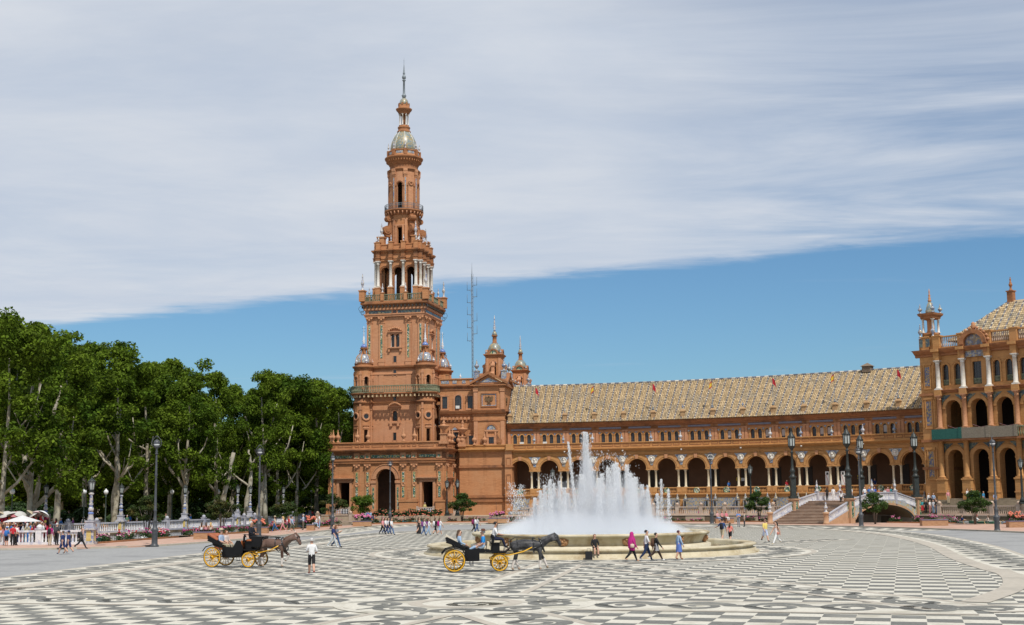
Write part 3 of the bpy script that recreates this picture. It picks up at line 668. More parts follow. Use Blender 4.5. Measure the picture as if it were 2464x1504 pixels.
# ---- long balcony around body and turrets
m = MB(); BO, BRr = .72, 2.08
m.sq(SH, SH, [(.0, z_bal - .32), (BO - .1, z_bal - .3), (BO + .05, z_bal - .1), (BO + .05, z_bal), (0, z_bal + .01)], cap=False)
for sx, sy in ((-1, -1), (1, -1), (1, 1)): m.lathe([(1.4, z_bal - .33), (BRr - .08, z_bal - .31), (BRr + .06, z_bal - .11), (BRr + .06, z_bal + .004), (1.4, z_bal + .014)], 28, sx * TR, sy * TR, cap=False, sm=False)
m.build('balcony_slab', BRICKD, TW)
cor = MB(); bal = MB(); rail = MB(); q1 = MB(); q1.box(-.12, .12, -.62, 0, -.72, -.33); q2 = MB(); q2.lathe([(.05, 0), (.06, .08), (.1, .3), (.045, .5), (.045, .62), (.09, .78), (.05, .9)], 6)
path = []
e = math.acos((BO + SH - TR) / BRr)                     # angle where the arc meets the straight run
for i, (sx, sy) in enumerate(((-1, -1), (1, -1), (1, 1), (-1, 1))):
    base = [R(-180), R(-90), R(0), R(90)][i]
    a0 = base - (pi / 2 - e) + 0; a1 = base + pi / 2 + (pi / 2 - e)
    for k in range(25):
        a = a0 + (a1 - a0) * k / 24; path.append((sx * TR + BRr * cos(a), sy * TR + BRr * sin(a), a))
path.append(path[0])
for (x0, y0, a0), (x1, y1, a1) in zip(path, path[1:]):
    l = math.hypot(x1 - x0, y1 - y0); n = max(1, round(l / .3)); nx, ny = (y1 - y0) / l, -(x1 - x0) / l
    for k in range(n):
        x, y = x0 + (x1 - x0) * k / n, y0 + (y1 - y0) * k / n
        bal.add([(x - nx * .1 + p[0], y - ny * .1 + p[1], z_bal + p[2] + .1) for p in q2.v], q2.f, 0, True)
    for zz, hh, wd in ((z_bal, .1, .2), (z_bal + 1.0, .13, .24)):
        rail.add([(x0 - nx * (.1 + s * wd / 2), y0 - ny * (.1 + s * wd / 2), z) for s in (-1, 1) for z in (zz, zz + hh)] + [(x1 - nx * (.1 + s * wd / 2), y1 - ny * (.1 + s * wd / 2), z) for s in (-1, 1) for z in (zz, zz + hh)], [(0, 1, 5, 4), (1, 3, 7, 5), (3, 2, 6, 7), (2, 0, 4, 6)])
d = 0
for (x0, y0, _), (x1, y1, _) in zip(path, path[1:]):
    l = math.hypot(x1 - x0, y1 - y0); nx, ny = (y1 - y0) / l, -(x1 - x0) / l; rz = math.atan2(y1 - y0, x1 - x0); c, s = cos(rz), sin(rz)
    while d <= l:
        x, y = x0 + (x1 - x0) * d / l, y0 + (y1 - y0) * d / l
        cor.add([(x - nx * .12 + px * c - (py + .75) * s, y - ny * .12 + px * s + (py + .75) * c, z_bal + pz) for px, py, pz in q1.v], q1.f); d += .72
    d -= l
cor.build('corbels', pm('corbel_stone', (.50, .36, .20), (.60, .45, .27), 2, .8), TW); tb = rail.build('balcony_rail', CERGREEN, TW); stuff(bal.build('balusters', CERGREEN, tb))
# ---- shaft
z_sh = zf(762)
for side in range(4):
    T = faceT(SH - .06, side); m = MB(T); vis = side < 2
    m.panel(-SH + .06, SH - .06, z_up - .2, z_sh, 0, .6, [(-.42, .3, zf(835), zf(808), 1), (.42, .3, zf(835), zf(808), 1)] if vis else [], 0, 0, back=False); m.build('wall', BRICKP, TW)
    if not vis: continue
    for c in (-.42, .42): window(TW, T, c, .3, zf(835), zf(808) + .3, True, .35, False)
    for c in (-.76, 0, .76): ob('window_column', column_mesh('window_column', .09, zf(809) - zf(835), MARBLE, 8), TW, T(c, .12, zf(835)))
    m = MB(T); m.box(-1.25, 1.25, -.4, .02, zf(838), zf(835.4)); m.box(-1.15, 1.15, -.28, .02, zf(840), zf(838))
    for k in (-1, 1): m.box(k * 1.0 - .16, k * 1.0 + .16, -.3, .02, zf(846), zf(840)); m.box(k * .98 - .17, k * .98 + .17, -.18, .02, zf(835.4), zf(803))
    m.box(-1.2, 1.2, -.2, .02, zf(803), zf(799.5)); m.box(-1.3, 1.3, -.38, .02, zf(799.5), zf(797.5))
    for c in (-.42, .42): m.archband(c, .3, zf(808), .14, -.08, .02, 0, 8)
    wf = m.build('window_surround', BRICKP, TW); m = MB(T)
    for k in range(7): m.lathe([(.04, -.25), (.24, 0), (.04, .22)], 6, -1.0 + k * .33, -.15, zf(794) + .35 * sin(k / 6 * pi))
    m.build('carved_crest', CARVE, wf)
    m = MB(T); zz = zf(864)
    m.box(-.27, .27, -.03, -.004, zz - .5, zz + .5, 0)
    for a, b in ((-.37, -.272), (.272, .37)): m.box(a, b, -.09, .02, zz - .6, zz + .6, 1)
    m.box(-.27, .27, -.09, .02, zz + .501, zz + .6, 1); m.build('small_window', [GLASS, BRICKP], TW)
    for c in (-4.42, -2.32, 2.32, 4.42):
        m = MB(T); m.box(c - .46, c + .46, -.16, .02, zf(866), zf(775)); m.box(c - .56, c + .56, -.24, .02, zf(871), zf(866)); m.box(c - .52, c + .52, -.2, .02, zf(879), zf(871)); m.box(c - .54, c + .54, -.22, .02, zf(776.5), zf(775)); m.build('pilaster', BRICKP, TW)
        m = MB(T); m.box(c - .17, c + .17, -.195, -.161, zf(861), zf(781)); m.build('tile_panel', TILEG, TW)
        m = MB(T); z0, z1 = zf(775), zf(761.5); m.add([(c - .42, -.18, z0), (c + .42, -.18, z0), (c + .62, -.4, z1), (c - .62, -.4, z1), (c - .42, .0, z0), (c + .42, .0, z0), (c + .62, .0, z1), (c - .62, 0, z1)], [(0, 1, 2, 3), (1, 5, 6, 2), (4, 0, 3, 7), (3, 2, 6, 7)])
        for k in (-.4, .4): m.lathe([(.05, -.2), (.22, 0), (.05, .2)], 8, c + k, -.36, z1 - .3)
        m.lathe([(.05, -.2), (.22, 0), (.05, .2)], 8, c, -.34, z0 + .4); m.build('capital', CARVE, TW)
m = MB(); m.sq(SH, SH, [(.1, zf(762)), (.3, zf(761.5)), (.3, zf(758)), (.42, zf(757)), (.42, zf(754.5)), (.2, zf(754)), (.2, zf(746)), (.45, zf(745)), (.45, zf(740))], cap=False); m.build('entablature', BRICKP, TW)
for side in range(2):
    T = faceT(SH + .2, side)
    for a, b in ((-4.5, -.55), (.55, 4.5)): m = MB(T); m.box(a, b, -.04, -.003, zf(753.4), zf(746.6)); m.build('tile_frieze', TILEDK, TW)
    m = MB(T); m.box(-.26, .26, -.05, -.003, zf(753), zf(747)); m.build('small_window', GLASS, TW)
m = MB(); DARKWOOD = pm('dark_eaves', (.035, .03, .026), (.06, .05, .04), 3, .8)
for side in range(4):
    T = faceT(SH + .45, side); b = MB(T)
    for k in range(17): b.box(-5.2 + k * .65 - .11, -5.2 + k * .65 + .11, -.32, 0, zf(739.8), zf(734.5))
    m.add([T(*p) for p in b.v], b.f)
m.build('eaves_brackets', DARKWOOD, TW)
m = MB(); zbv = zf(724); m.sq(SH, SH, [(.5, zf(740)), (.5, zf(735)), (.74, zf(733)), (.84, zf(731)), (.84, zf(727)), (.72, zf(726)), (.72, zbv), (-4, zbv + .02)], cap=False); m.build('balcony_slab', BRICKD, TW)
BH = SH + .56; zrl = zf(708.5); bal = MB(); rail = MB(); ped = MB()
for side in range(4):
    T = faceT(BH, side); b = MB(T)
    for x in np.arange(-BH + .5, BH - .4, .3): b.lathe([(.05, .1), (.09, .35), (.05, .55), (.08, .75), (.05, .95)], 6, x, .0, zbv)
    bal.add([T(*p) for p in b.v], b.f, 0, True)
    b = MB(T); b.box(-BH, BH, -.12, .12, zbv, zbv + .1); b.box(-BH, BH, -.13, .13, zrl - .12, zrl); rail.add([T(*p) for p in b.v], b.f)
tb = rail.build('balcony_rail', CERGREEN, TW); stuff(bal.build('balusters', CERGREEN, tb))
PEDm = MB(); PEDm.rbox(0, 0, 0, 1.25, .55, .55); PEDm.rbox(0, 0, 1.25, 1.38, .7, .7); PEDM = PEDm.mesh('balcony_pedestal', BRICK)
PEDc = MB(); PEDc.rbox(0, 0, 0, 1.7, .95, .95); PEDc.rbox(0, 0, 1.7, 1.88, 1.15, 1.15); PEDC = PEDc.mesh('balcony_pedestal', BRICK)
FINS = MB().lathe(finial_prof(1.6, .22), 10).mesh('finial', TILEW); FINL = MB().lathe(finial_prof(2.9, .3), 10).mesh('finial', TILEW)
for side in range(4):
    T = faceT(BH, side)
    for s in (-2.0, 2.0): p = T(s, 0, zbv); ob('balcony_pedestal', PEDM, TW, p); ob('finial', FINS, TW, (p[0], p[1], zbv + 1.38))
    p = T(-BH, 0, zbv); ob('balcony_pedestal', PEDC, TW, p); ob('finial', FINL, TW, (p[0], p[1], zbv + 1.88))
    c = T(-SH - .3, .35, 0); m = MB()
    d = Vector((c[0], c[1], 0)).normalized()
    for rr, z0_ in ((.55, zf(742)), (.32, zf(751))): m.tube([(c[0] + d.x * (.1 + rr * (1 - cos(a)) * .9 - .0), c[1] + d.y * (.1 + rr * (1 - cos(a)) * .9), z0_ + rr * sin(a) * (1 - a / 14)) for a in np.linspace(-2.4, 5.2, 20)], .035, 4)
    m.build('iron_scroll', IRON, TW)
# ---- belvedere
VH = 3.42; zv0, zv1 = zbv, zf(622)
for side in range(4):
    T = faceT(VH, side); m = MB(T); m.panel(-VH, VH, zv0, zf(597), 0, .55, [(s, .7, zv0, zf(648), 1) for s in (-2.2, 0, 2.2)], 0, 1); m.build('belvedere_wall', [BRICK, DARKIN], TW)
    m = MB(T)
    for s in (-2.2, 0, 2.2):
        m.archband(s, .7, zf(648), .18, -.1, .02, 0, 10); m.archband(s, .9, zf(648), .08, -.16, .02, 0, 10)
        for k in (-1, 1): m.box(s + k * .86 - .15, s + k * .86 + .15, -.08, .02, zv0, zf(653)); m.box(s + k * .86 - .2, s + k * .86 + .2, -.16, .02, zf(653), zf(648.5))
    m.build('arch_surround', BRICKD, TW)
BCOL = column_mesh('marble_column', .27, zf(624) - zf(688.5), MARBLE, 12, .13, .09)
pd = MB(); pd.rbox(0, 0, 0, zf(691) - zv0, .86, .86); pd.rbox(0, 0, zf(691) - zv0, zf(688.5) - zv0, .98, .98); pd.rbox(0, 0, 0, .5, .98, .98); PEDB = pd.mesh('column_pedestal', BRICK)
rs = MB(); rs.rbox(0, 0, 0, .45, .72, .72); rs.rbox(0, 0, .45, .6, .86, .86); rs.rbox(0, 0, .6, zf(601) - zf(624), .62, .62); RES = rs.mesh('entablature_block', BRICKD)
pp = MB(); pp.rbox(0, 0, 0, 1.25, .75, .75); pp.rbox(0, 0, 1.25, 1.4, .9, .9); PPED = pp.mesh('parapet_pedestal', BRICK)
zco = zf(597)
for side in range(4):
    T = faceT(VH, side)
    for s in (-3.3, -1.1, 1.1, 3.3):
        p = T(s, -.5, 0); ob('column_pedestal', PEDB, TW, (p[0], p[1], zv0)); ob('marble_column', BCOL, TW, (p[0], p[1], zf(688.5))); ob('entablature_block', RES, TW, (p[0], p[1], zf(624)))
        q = T(s, -.3, 0); ob('parapet_pedestal', PPED, TW, (q[0], q[1], zco)); ob('finial', FINS, TW, (q[0], q[1], zco + 1.4), None, (.8, .8, .75))
        m = MB(T); m.box(s - .55, s + .55, -1.15, 0, zf(600), zco + .02); m.box(s - .45, s + .45, -1.0, 0, zf(603), zf(600)); m.build('cornice_break', BRICKD, TW)
m = MB(); m.sq(VH, VH, [(.0, zf(624)), (.2, zf(623)), (.2, zf(620)), (.3, zf(618.5)), (.3, zf(616.5)), (.1, zf(616)), (.1, zf(605)), (.3, zf(603)), (.5, zf(599.5)), (.62, zco - .05), (0, zco), (0, zco), (.12, zco), (.12, zf(585)), (.22, zf(584.5)), (.22, zf(582.5)), (-3, zf(582))], cap=False); m.build('belvedere_entablature', BRICK, TW)
zc = zf(583)
cp = MB(); cp.rbox(0, 0, 0, zf(566) - zc, 1.15, 1.15); cp.rbox(0, 0, zf(566) - zc, zf(563.5) - zc, 1.4, 1.4); CPM = cp.mesh('corner_pier', BRICK)
for sx, sy in ((-1, -1), (1, -1), (1, 1), (-1, 1)):
    ob('corner_pier', CPM, TW, (sx * 3.0, sy * 3.0, zc)); ob('finial', FINL, TW, (sx * 3.0, sy * 3.0, zf(563.5)), None, (1, 1, .85))
    ob('urn', SURN, TW, (sx * 3.65, sy * 3.65, zc + .3))
m = MB(); m.lathe([(1.3, zv0), (1.3, zv1)], 12); m.build('belvedere_blocker', DARKIN, TW)  # added dark pier, only there to make the belvedere interior look shaded
# ---- lower drum with volutes
r1 = 2.45; zd0, zd1 = zc - .1, zt(519)
m = MB(cyl(r1)); m.sub = .4; m.panel(R(-45) * r1, R(315) * r1, zd0, zd1, 0, .4, [(R(a) * r1, .42, zd0, zt(553), 0) for a in (0, 90, 180, 270)], 0, 1); m.build('drum_wall', [BRICK, DARKIN], TW)
m = MB(cyl(r1))
for a in (0, 90, 180, 270):
    s = R(a) * r1
    for k in (-1, 1): m.box(s + k * .62 - .17, s + k * .62 + .17, -.15, .02, zd0, zt(550)); m.box(s + k * 1.05 - .18, s + k * 1.05 + .18, -.2, .02, zd0, zt(536))
    m.box(s - .85, s + .85, -.22, .02, zt(550), zt(547)); m.box(s - 1.3, s + 1.3, -.3, .02, zt(536), zt(533))
m.build('drum_trim', BRICKP, TW)
vol = MB()
def spiral(cx, cz, r, a0, turns, n=18): return [(cx + r * (1 - .0 * k / n) * cos(a0 + 2 * pi * turns * k / n), cz + r * sin(a0 + 2 * pi * turns * k / n)) for k in range(n)]
for k in range(4):
    a = R(45 + 90 * k) - pi / 2; ca, sa = cos(a), sin(a)
    def VT(x, y, z, ca=ca, sa=sa): return (x * ca - y * sa, x * sa + y * ca, z)
    b = MB(VT); H0 = zt(575); H1 = zt(521)
    b.plate([(2.2, H0), (3.5, H0), (3.7, H0 + .5), (3.2, H0 + 1.3), (2.9, H0 + 2.2), (2.85, H1 - .5), (3.0, H1), (2.2, H1)], -.4, .4)
    for cx_, cz_, rr in ((3.35, H0 + 1.15, .72), (3.0, H1 - .75, .5)):
        q = MB(); q.lathe([(rr, -.55), (rr, .55)], 16); b.add([(cx_ + x, z, cz_ + y) for x, y, z in q.v], q.f)
        q = MB(); q.lathe([(rr * .55, -.62), (rr * .55, .62)], 12); b.add([(cx_ + x, z, cz_ + y) for x, y, z in q.v], q.f)
    vol = MB(); vol.add([VT(*p) for p in b.v], b.f); vol.build('volute', BRICKD, TW)
# ---- iron balcony and upper drum
m = MB(); r2 = 3.3; z0 = zt(511)
m.lathe([(r1, zt(524)), (r1 + .15, zt(522)), (r1 + .3, zt(519)), (r2 - .1, zt(515)), (r2 + .05, zt(513.5)), (r2 + .05, z0), (2, z0 + .01)], 28, cap=False); m.build('balcony_slab', BRICKD, TW)
m = MB()
for k in range(28): a = 2 * pi * k / 28; m.tube([((r2 - .3) * cos(a), (r2 - .3) * sin(a), zt(517) - .5), ((r2 - .05) * cos(a), (r2 - .05) * sin(a), zt(516))], .12, 4)
m.build('corbels', BRICKP, TW)
m = MB()
for k in range(72): a = 2 * pi * k / 72; m.tube([(r2 * cos(a), r2 * sin(a), z0), (r2 * cos(a), r2 * sin(a), zt(497))], .022 if k % 9 else .05, 4)
for zz in (z0 + .1, zt(498), zt(502)): m.tube([(r2 * cos(2 * pi * k / 40), r2 * sin(2 * pi * k / 40), zz) for k in range(41)], .035, 4)
m.build('iron_railing', GREYIRON, TW)
r3 = 2.55; z0, z1 = zt(510), zt(417)
m = MB(cyl(r3)); m.sub = .4; m.panel(R(-45) * r3, R(315) * r3, z0, z1, 0, .4, [(R(a) * r3, .48, z0, zt(452), 1) for a in (0, 90, 180, 270)], 0, 1, nseg=12); m.build('drum_wall', [BRICKP, DARKIN], TW)
m = MB(cyl(r3))
for a in range(0, 360, 45):
    s = R(a) * r3; m.archband(s, .48, zt(452), .18, -.08, .02, 0, 10)
    for k in (-1, 1): m.box(s + k * .58 - .1, s + k * .58 + .1, -.06, .02, z0, zt(455)); m.box(s + k * .62 - .16, s + k * .62 + .16, -.14, .02, zt(455), zt(452))
m.build('arch_surround', BRICKD, TW)
for a in range(0, 360, 45):
    s = R(a + 22.5) * r3
    m = MB(cyl(r3)); m.box(s - .22, s + .22, -.14, .02, z0, zt(432)); m.build('pilaster', BRICKP, TW)
    m = MB(cyl(r3)); m.box(s - .1, s + .1, -.175, -.141, zt(492), zt(436)); m.build('tile_panel', TILEB, TW)
    m = MB(cyl(r3)); m.box(s - .26, s + .26, -.2, .02, zt(432), zt(428)); m.box(s - .34, s + .34, -.3, .02, zt(428), zt(420)); m.build('capital', CARVE, TW)
    m = MB(cyl(r3)); m.box(s - .32, s + .32, -.34, .02, zt(420), zt(413.5)); m.build('entablature_block', BRICKP, TW)
    if a % 90:
        m = MB(cyl(r3)); q = R(a) * r3
        for k in range(8): m.lathe([(.03, -.16), (.15, 0), (.03, .16)], 6, q + .28 * cos(k * pi / 4), -.08, zt(449) + .28 * sin(k * pi / 4))
        m.build('carved_emblem', CARVE, TW)
m = MB(); m.lathe([(r3, zt(420)), (r3 + .1, zt(419)), (r3 + .1, zt(416)), (r3 + .22, zt(415)), (r3 + .22, zt(413.5)), (2.42, zt(413)), (2.42, zt(402)), (2.55, zt(401)), (2.6, zt(398)), (2.75, zt(396)), (3.0, zt(390)), (3.25, zt(387)), (3.32, zt(384)), (3.2, zt(383)), (2.75, zt(381)), (2.3, zt(380.5))], 32, cap=False); m.build('drum_cornice', BRICKD, TW)
m = MB()
for k in range(40): a = 2 * pi * k / 40; m.rbox(2.9 * cos(a), 2.9 * sin(a), zt(394), zt(389), .3, .14, a)
m.build('cornice_dentils', BRICK, TW)
m = MB(); m.lathe([(2.72, zt(381)), (2.72, zt(379)), (2.62, zt(378.5)), (2.62, zt(370)), (2.72, zt(369.5)), (2.72, zt(368)), (2.2, zt(367.5))], 32, cap=False); m.build('dome_parapet', BRICK, TW)
SF = MB().lathe(finial_prof(1.25, .2), 8).mesh('finial', TILEW)
for k in range(8):
    a = R(22.5 + 45 * k) - pi / 2; c_, s_ = cos(a), sin(a)
    m = MB(); m.rbox(2.68 * c_, 2.68 * s_, zt(381), zt(366), .5, .5, a); m.build('parapet_pedestal', BRICKD, TW); ob('finial', SF, TW, (2.66 * c_, 2.66 * s_, zt(366)), None, (1, 1, 1.15))
    m = MB(cyl(2.62)); s = R(45 * k) * 2.62; m.box(s - .62, s - .02, -.03, -.002, zt(377), zt(371.5)); m.box(s + .02, s + .62, -.03, -.002, zt(377), zt(371.5)); m.build('tile_panel', TILEB, TW)
DP = [(2.24, zt(368)), (2.30, zt(362)), (2.28, zt(355)), (2.16, zt(347)), (1.98, zt(340)), (1.75, zt(333)), (1.48, zt(327)), (1.2, zt(322)), (1.05, zt(319))]
dome = MB().lathe(DP, 36).build('dome', TILEDOME, TW)
m = MB()
for k in range(8): a = R(22.5 + 45 * k) - pi / 2; m.tube([((r + .01) * cos(a), (r + .01) * sin(a), z) for r, z in DP], .06, 5)
m.build('dome_rib', pm('pale_glaze', (.55, .55, .50), (.62, .62, .58), 3, .2), dome)
m = MB(); m.lathe([(1.15, zt(321)), (1.18, zt(317)), (1.02, zt(316)), (.98, zt(311)), (1.08, zt(309.5)), (1.08, zt(307)), (.85, zt(305.5)), (.85, zt(303))], 20); m.build('lantern_base', BRICKD, TW)
LC = column_mesh('marble_column', .105, zt(276) - zt(303), MARBLE, 8)
for k in range(8): a = R(45 * k) - pi / 2; ob('marble_column', LC, TW, (.76 * cos(a), .76 * sin(a), zt(303)))
m = MB(); m.lathe([(.22, zt(303)), (.22, zt(276))], 10); m.build('lantern_core', BRICKD, TW)
m = MB(); m.lathe([(.9, zt(276.5)), (.95, zt(274)), (1.1, zt(270)), (1.36, zt(266)), (1.42, zt(263.5)), (1.0, zt(262)), (.98, zt(254)), (.9, zt(254)), (.6, zt(256))], 20)
for k in range(8): a = R(45 * k) - pi / 2; m.rbox(.95 * cos(a), .95 * sin(a), zt(256), zt(250), .12, .3, a)
m.build('lantern_cornice', BRICKD, TW)
MB().lathe([(.82, zt(255)), (.8, zt(249)), (.68, zt(243)), (.48, zt(239)), (.3, zt(237))], 20).build('lantern_dome', TILEDOME, TW)
SPIRE = pm('grey_lead', (.17, .20, .22), (.23, .26, .28), 3, .5, metal=.2)
MB().lathe([(.26, zt(237)), (.3, zt(234)), (.42, zt(231)), (.4, zt(230)), (.24, zt(227)), (.2, zt(224)), (.17, zt(196)), (.3, zt(194.5)), (.3, zt(193)), (.16, zt(191)), (.3, zt(189.5)), (.36, zt(186.5)), (.3, zt(183)), (.16, zt(181)), (.2, zt(178)), (.22, zt(177)), (.16, zt(175)), (.05, zt(157)), (.03, zt(155)), (.025, zt(147)), (.07, zt(146)), (.02, zt(145)), (.008, zt(138))], 14).build('spire', SPIRE, TW)
# ================================================================ curved arcade wing
RW, TH0, BAYD, NB = 108.3, 7.952, 2.496, 14
BW = R(BAYD) * RW
WB = (*arc(RW, 25), TZ)
WING = empty('arcade_wing', WB, 0, 'long curved brick arcade wing with paired white columns under a tiled roof', 'building')
def WT(s, d, z):
    th = R(TH0) + s / RW; r = RW + d
    return (QB[0] + r * sin(th) - WB[0], QB[1] + r * cos(th) - WB[1], z - WB[2])
def wplace(name, me, s, d, z, parent=None, scale=None):
    return ob(name, me, parent or WING, WT(s, d, z), -(R(TH0) + s / RW), scale)
def zw(y): return atY(1249, y, 203)[2]
LW = BW * NB
xs = [LW * k / 70 for k in range(71)]
def wstrip(name, prof, mat, a=0, b=None):
    m = MB(WT); x = xs if b is None else [a + (b - a) * k / 8 for k in range(9)]
    m.strip(x, prof); return m.build(name, mat, WING)
zcb, zct, zsp, zin = 5.0, 7.72, 8.0, 9.5
# gallery: back wall, floor, ceiling
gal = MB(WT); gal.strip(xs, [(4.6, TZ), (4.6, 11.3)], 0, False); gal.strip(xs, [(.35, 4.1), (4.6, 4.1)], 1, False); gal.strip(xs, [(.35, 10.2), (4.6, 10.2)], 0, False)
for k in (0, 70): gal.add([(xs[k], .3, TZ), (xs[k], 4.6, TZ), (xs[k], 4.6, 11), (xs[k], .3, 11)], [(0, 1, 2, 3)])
gal.build('gallery_wall', [pm('gallery_shaded', (.125, .068, .04), (.16, .088, .052), .7, .9), pm('gallery_floor', (.28, .18, .12), (.35, .24, .17), 1, .7)], WING)  # wall colour darkened to carry the shade of the gallery
for k in range(NB):
    c = BW * (k + .5)
    m = MB(WT); m.sub = 1.2
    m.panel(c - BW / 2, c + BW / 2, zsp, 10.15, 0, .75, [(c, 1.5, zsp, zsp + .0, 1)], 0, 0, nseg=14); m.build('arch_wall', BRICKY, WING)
    m = MB(WT); m.archband(c, 1.5, zsp, .2, -.07, .02, 0, 16); m.archband(c, 1.72, zsp, .36, -.14, .02, 0, 16); m.build('archivolt', BRICKY, WING)
    m = MB(WT); m.plate([(c - .2, zin + .0), (c + .2, zin), (c + .28, zin + .62), (c - .28, zin + .62)], -.26, .0); m.build('keystone', CARVE, WING)
    # gallery door, dark, and its wooden leaf
    if k != 13:
        m = MB(WT); m.box(c + .95, c + 2.3, 4.5, 4.59, 4.1, 7.9); m.build('gallery_door', pm('dark_door', (.03, .022, .016), (.045, .033, .024), 2, .6), WING)
    # balustrade with ceramic shield
    m = MB(WT); m.box(c - BW / 2, c + BW / 2, -.25, .5, 3.72, 4.1); m.box(c - BW / 2, c + BW / 2, -.32, -.2, 3.86, 4.0); m.box(c - 1.6, c + 1.6, -.05, .2, 4.82, 4.99)
    bt = m.build('balustrade', BRICKY, WING)
    m = MB(WT)
    for x in list(np.arange(-1.42, -.5, .225)) + list(np.arange(.55, 1.5, .225)): m.lathe([(.06, 0), (.07, .08), (.1, .24), (.05, .46), (.05, .58), (.08, .68), (.06, .72)], 6, c + x, .08, 4.1)
    stuff(m.build('balusters', BRICKY, bt))
    m = MB(WT); a = MB(); a.lathe([(.48, 0), (.48, .1), (.36, .14), (.33, .08), (0, .09)], 16, cap=False); m.add([(c + x, -.06 - z, 4.47 + y) for x, y, z in a.v], a.f, 0, True); m.build('shield', TILEG, bt)
    m = MB(WT)
    for x0 in (c - BW / 2, c + BW / 2 - .78): m.box(x0, x0 + .78, -.15, .45, 4.1, zcb); m.box(x0 + .12, x0 + .66, -.2, -.15, 4.25, 4.85)
    m.build('pedestal', BRICKY, bt)
    # tiled bench alcove under the balustrade
    m = MB(WT); m.sub = 1.5; m.panel(c - BW / 2, c + BW / 2, TZ, 3.72, 0, .4, []); m.box(c - 1.9, c + 1.9, -.7, 0, TZ, TZ + .55); al = m.build('alcove_wall', BRICKY, WING)
    m = MB(WT); m.box(c - 1.45, c + 1.45, -.05, -.004, TZ + .75, 3.35); m.box(c - 1.9, c + 1.9, -.76, -.704, TZ + .05, TZ + .5); m.box(c - 1.9, c + 1.9, -.72, -.01, TZ + .56, TZ + .6); m.build('tile_picture', TILEMIX, al)
    # upper storey: triple windows
    m = MB(WT); m.sub = 1.2; zb_, zs_ = 12.0, 13.45
    m.panel(c - BW / 2, c + BW / 2, 10.9, 15.25, 2.3, .5, [(c + x, .29, zb_, zs_, 1) for x in (-1.12, 0, 1.12)], 0, 0, back=False, nseg=8); m.build('upper_wall', BRICK, WING)
    TW2 = lambda s, d, z: WT(s, d + 2.3, z)
    for x in (-1.12, 0, 1.12):
        blind = (k * 3 + x) % 5 < 1.2 and k > 5
        wd = window(WING, TW2, c + x, .29, zb_, zs_ + .29, True, .22)
        if blind: MB(TW2).box(c + x - .28, c + x + .28, .12, .16, zb_ + .55, zs_ + .1).build('blind', pm('window_blind', (.42, .36, .33), (.46, .40, .36), 1, .8), wd)
    m = MB(TW2)
    for x in (-1.12, 0, 1.12):
        m.archband(c + x, .29, zs_, .14, -.1, .02, 0, 8)
        for q in (-1, 1): m.box(c + x + q * .42 - .1, c + x + q * .42 + .1, -.08, .02, zb_ - .3, zs_ - .05); m.box(c + x + q * .42 - .14, c + x + q * .42 + .14, -.13, .02, zs_ - .05, zs_ + .05)
    m.build('window_surround', BRICKY, WING)
    m = MB(TW2); 
    for x in (-1.68, -.56, .56, 1.68): m.plate([(c + x - .22, zs_ + .42), (c + x + .22, zs_ + .42), (c + x, zs_ + .1)], -.05, -.003)
    m.build('tile_spandrel', TILEB, WING)
    m = MB(TW2); m.box(c - 1.75, c + 1.75, -.09, -.003, 14.38, 14.66); m.build('tile_frieze', pm('slate_tile', (.15, .15, .19), (.22, .21, .25), 4, .4), WING)
    for x in (c - BW / 2 + .25, c + BW / 2 - .25): m = MB(TW2); m.box(x - .2, x + .2, -.12, .02, 12, 14.2); m.box(x - .26, x + .26, -.18, .02, 14.0, 14.15); m.build('pilaster', BRICKP, WING)
    # parapet panels
    for a, b in ((-2.2, -1.15), (-.95, .95), (1.15, 2.2)):
        m = MB(WT); x0, x1, z0, z1 = c + a, c + b, 11.5, 11.95
        for q in ((x0, x1, z0, z0 + .09), (x0, x1, z1 - .09, z1), (x0, x0 + .09, z0 + .09, z1 - .09), (x1 - .09, x1, z0 + .09, z1 - .09)): m.box(q[0], q[1], -.06, 0.01, q[2], q[3])
        m.build('parapet_panel', BRICKD, WING)
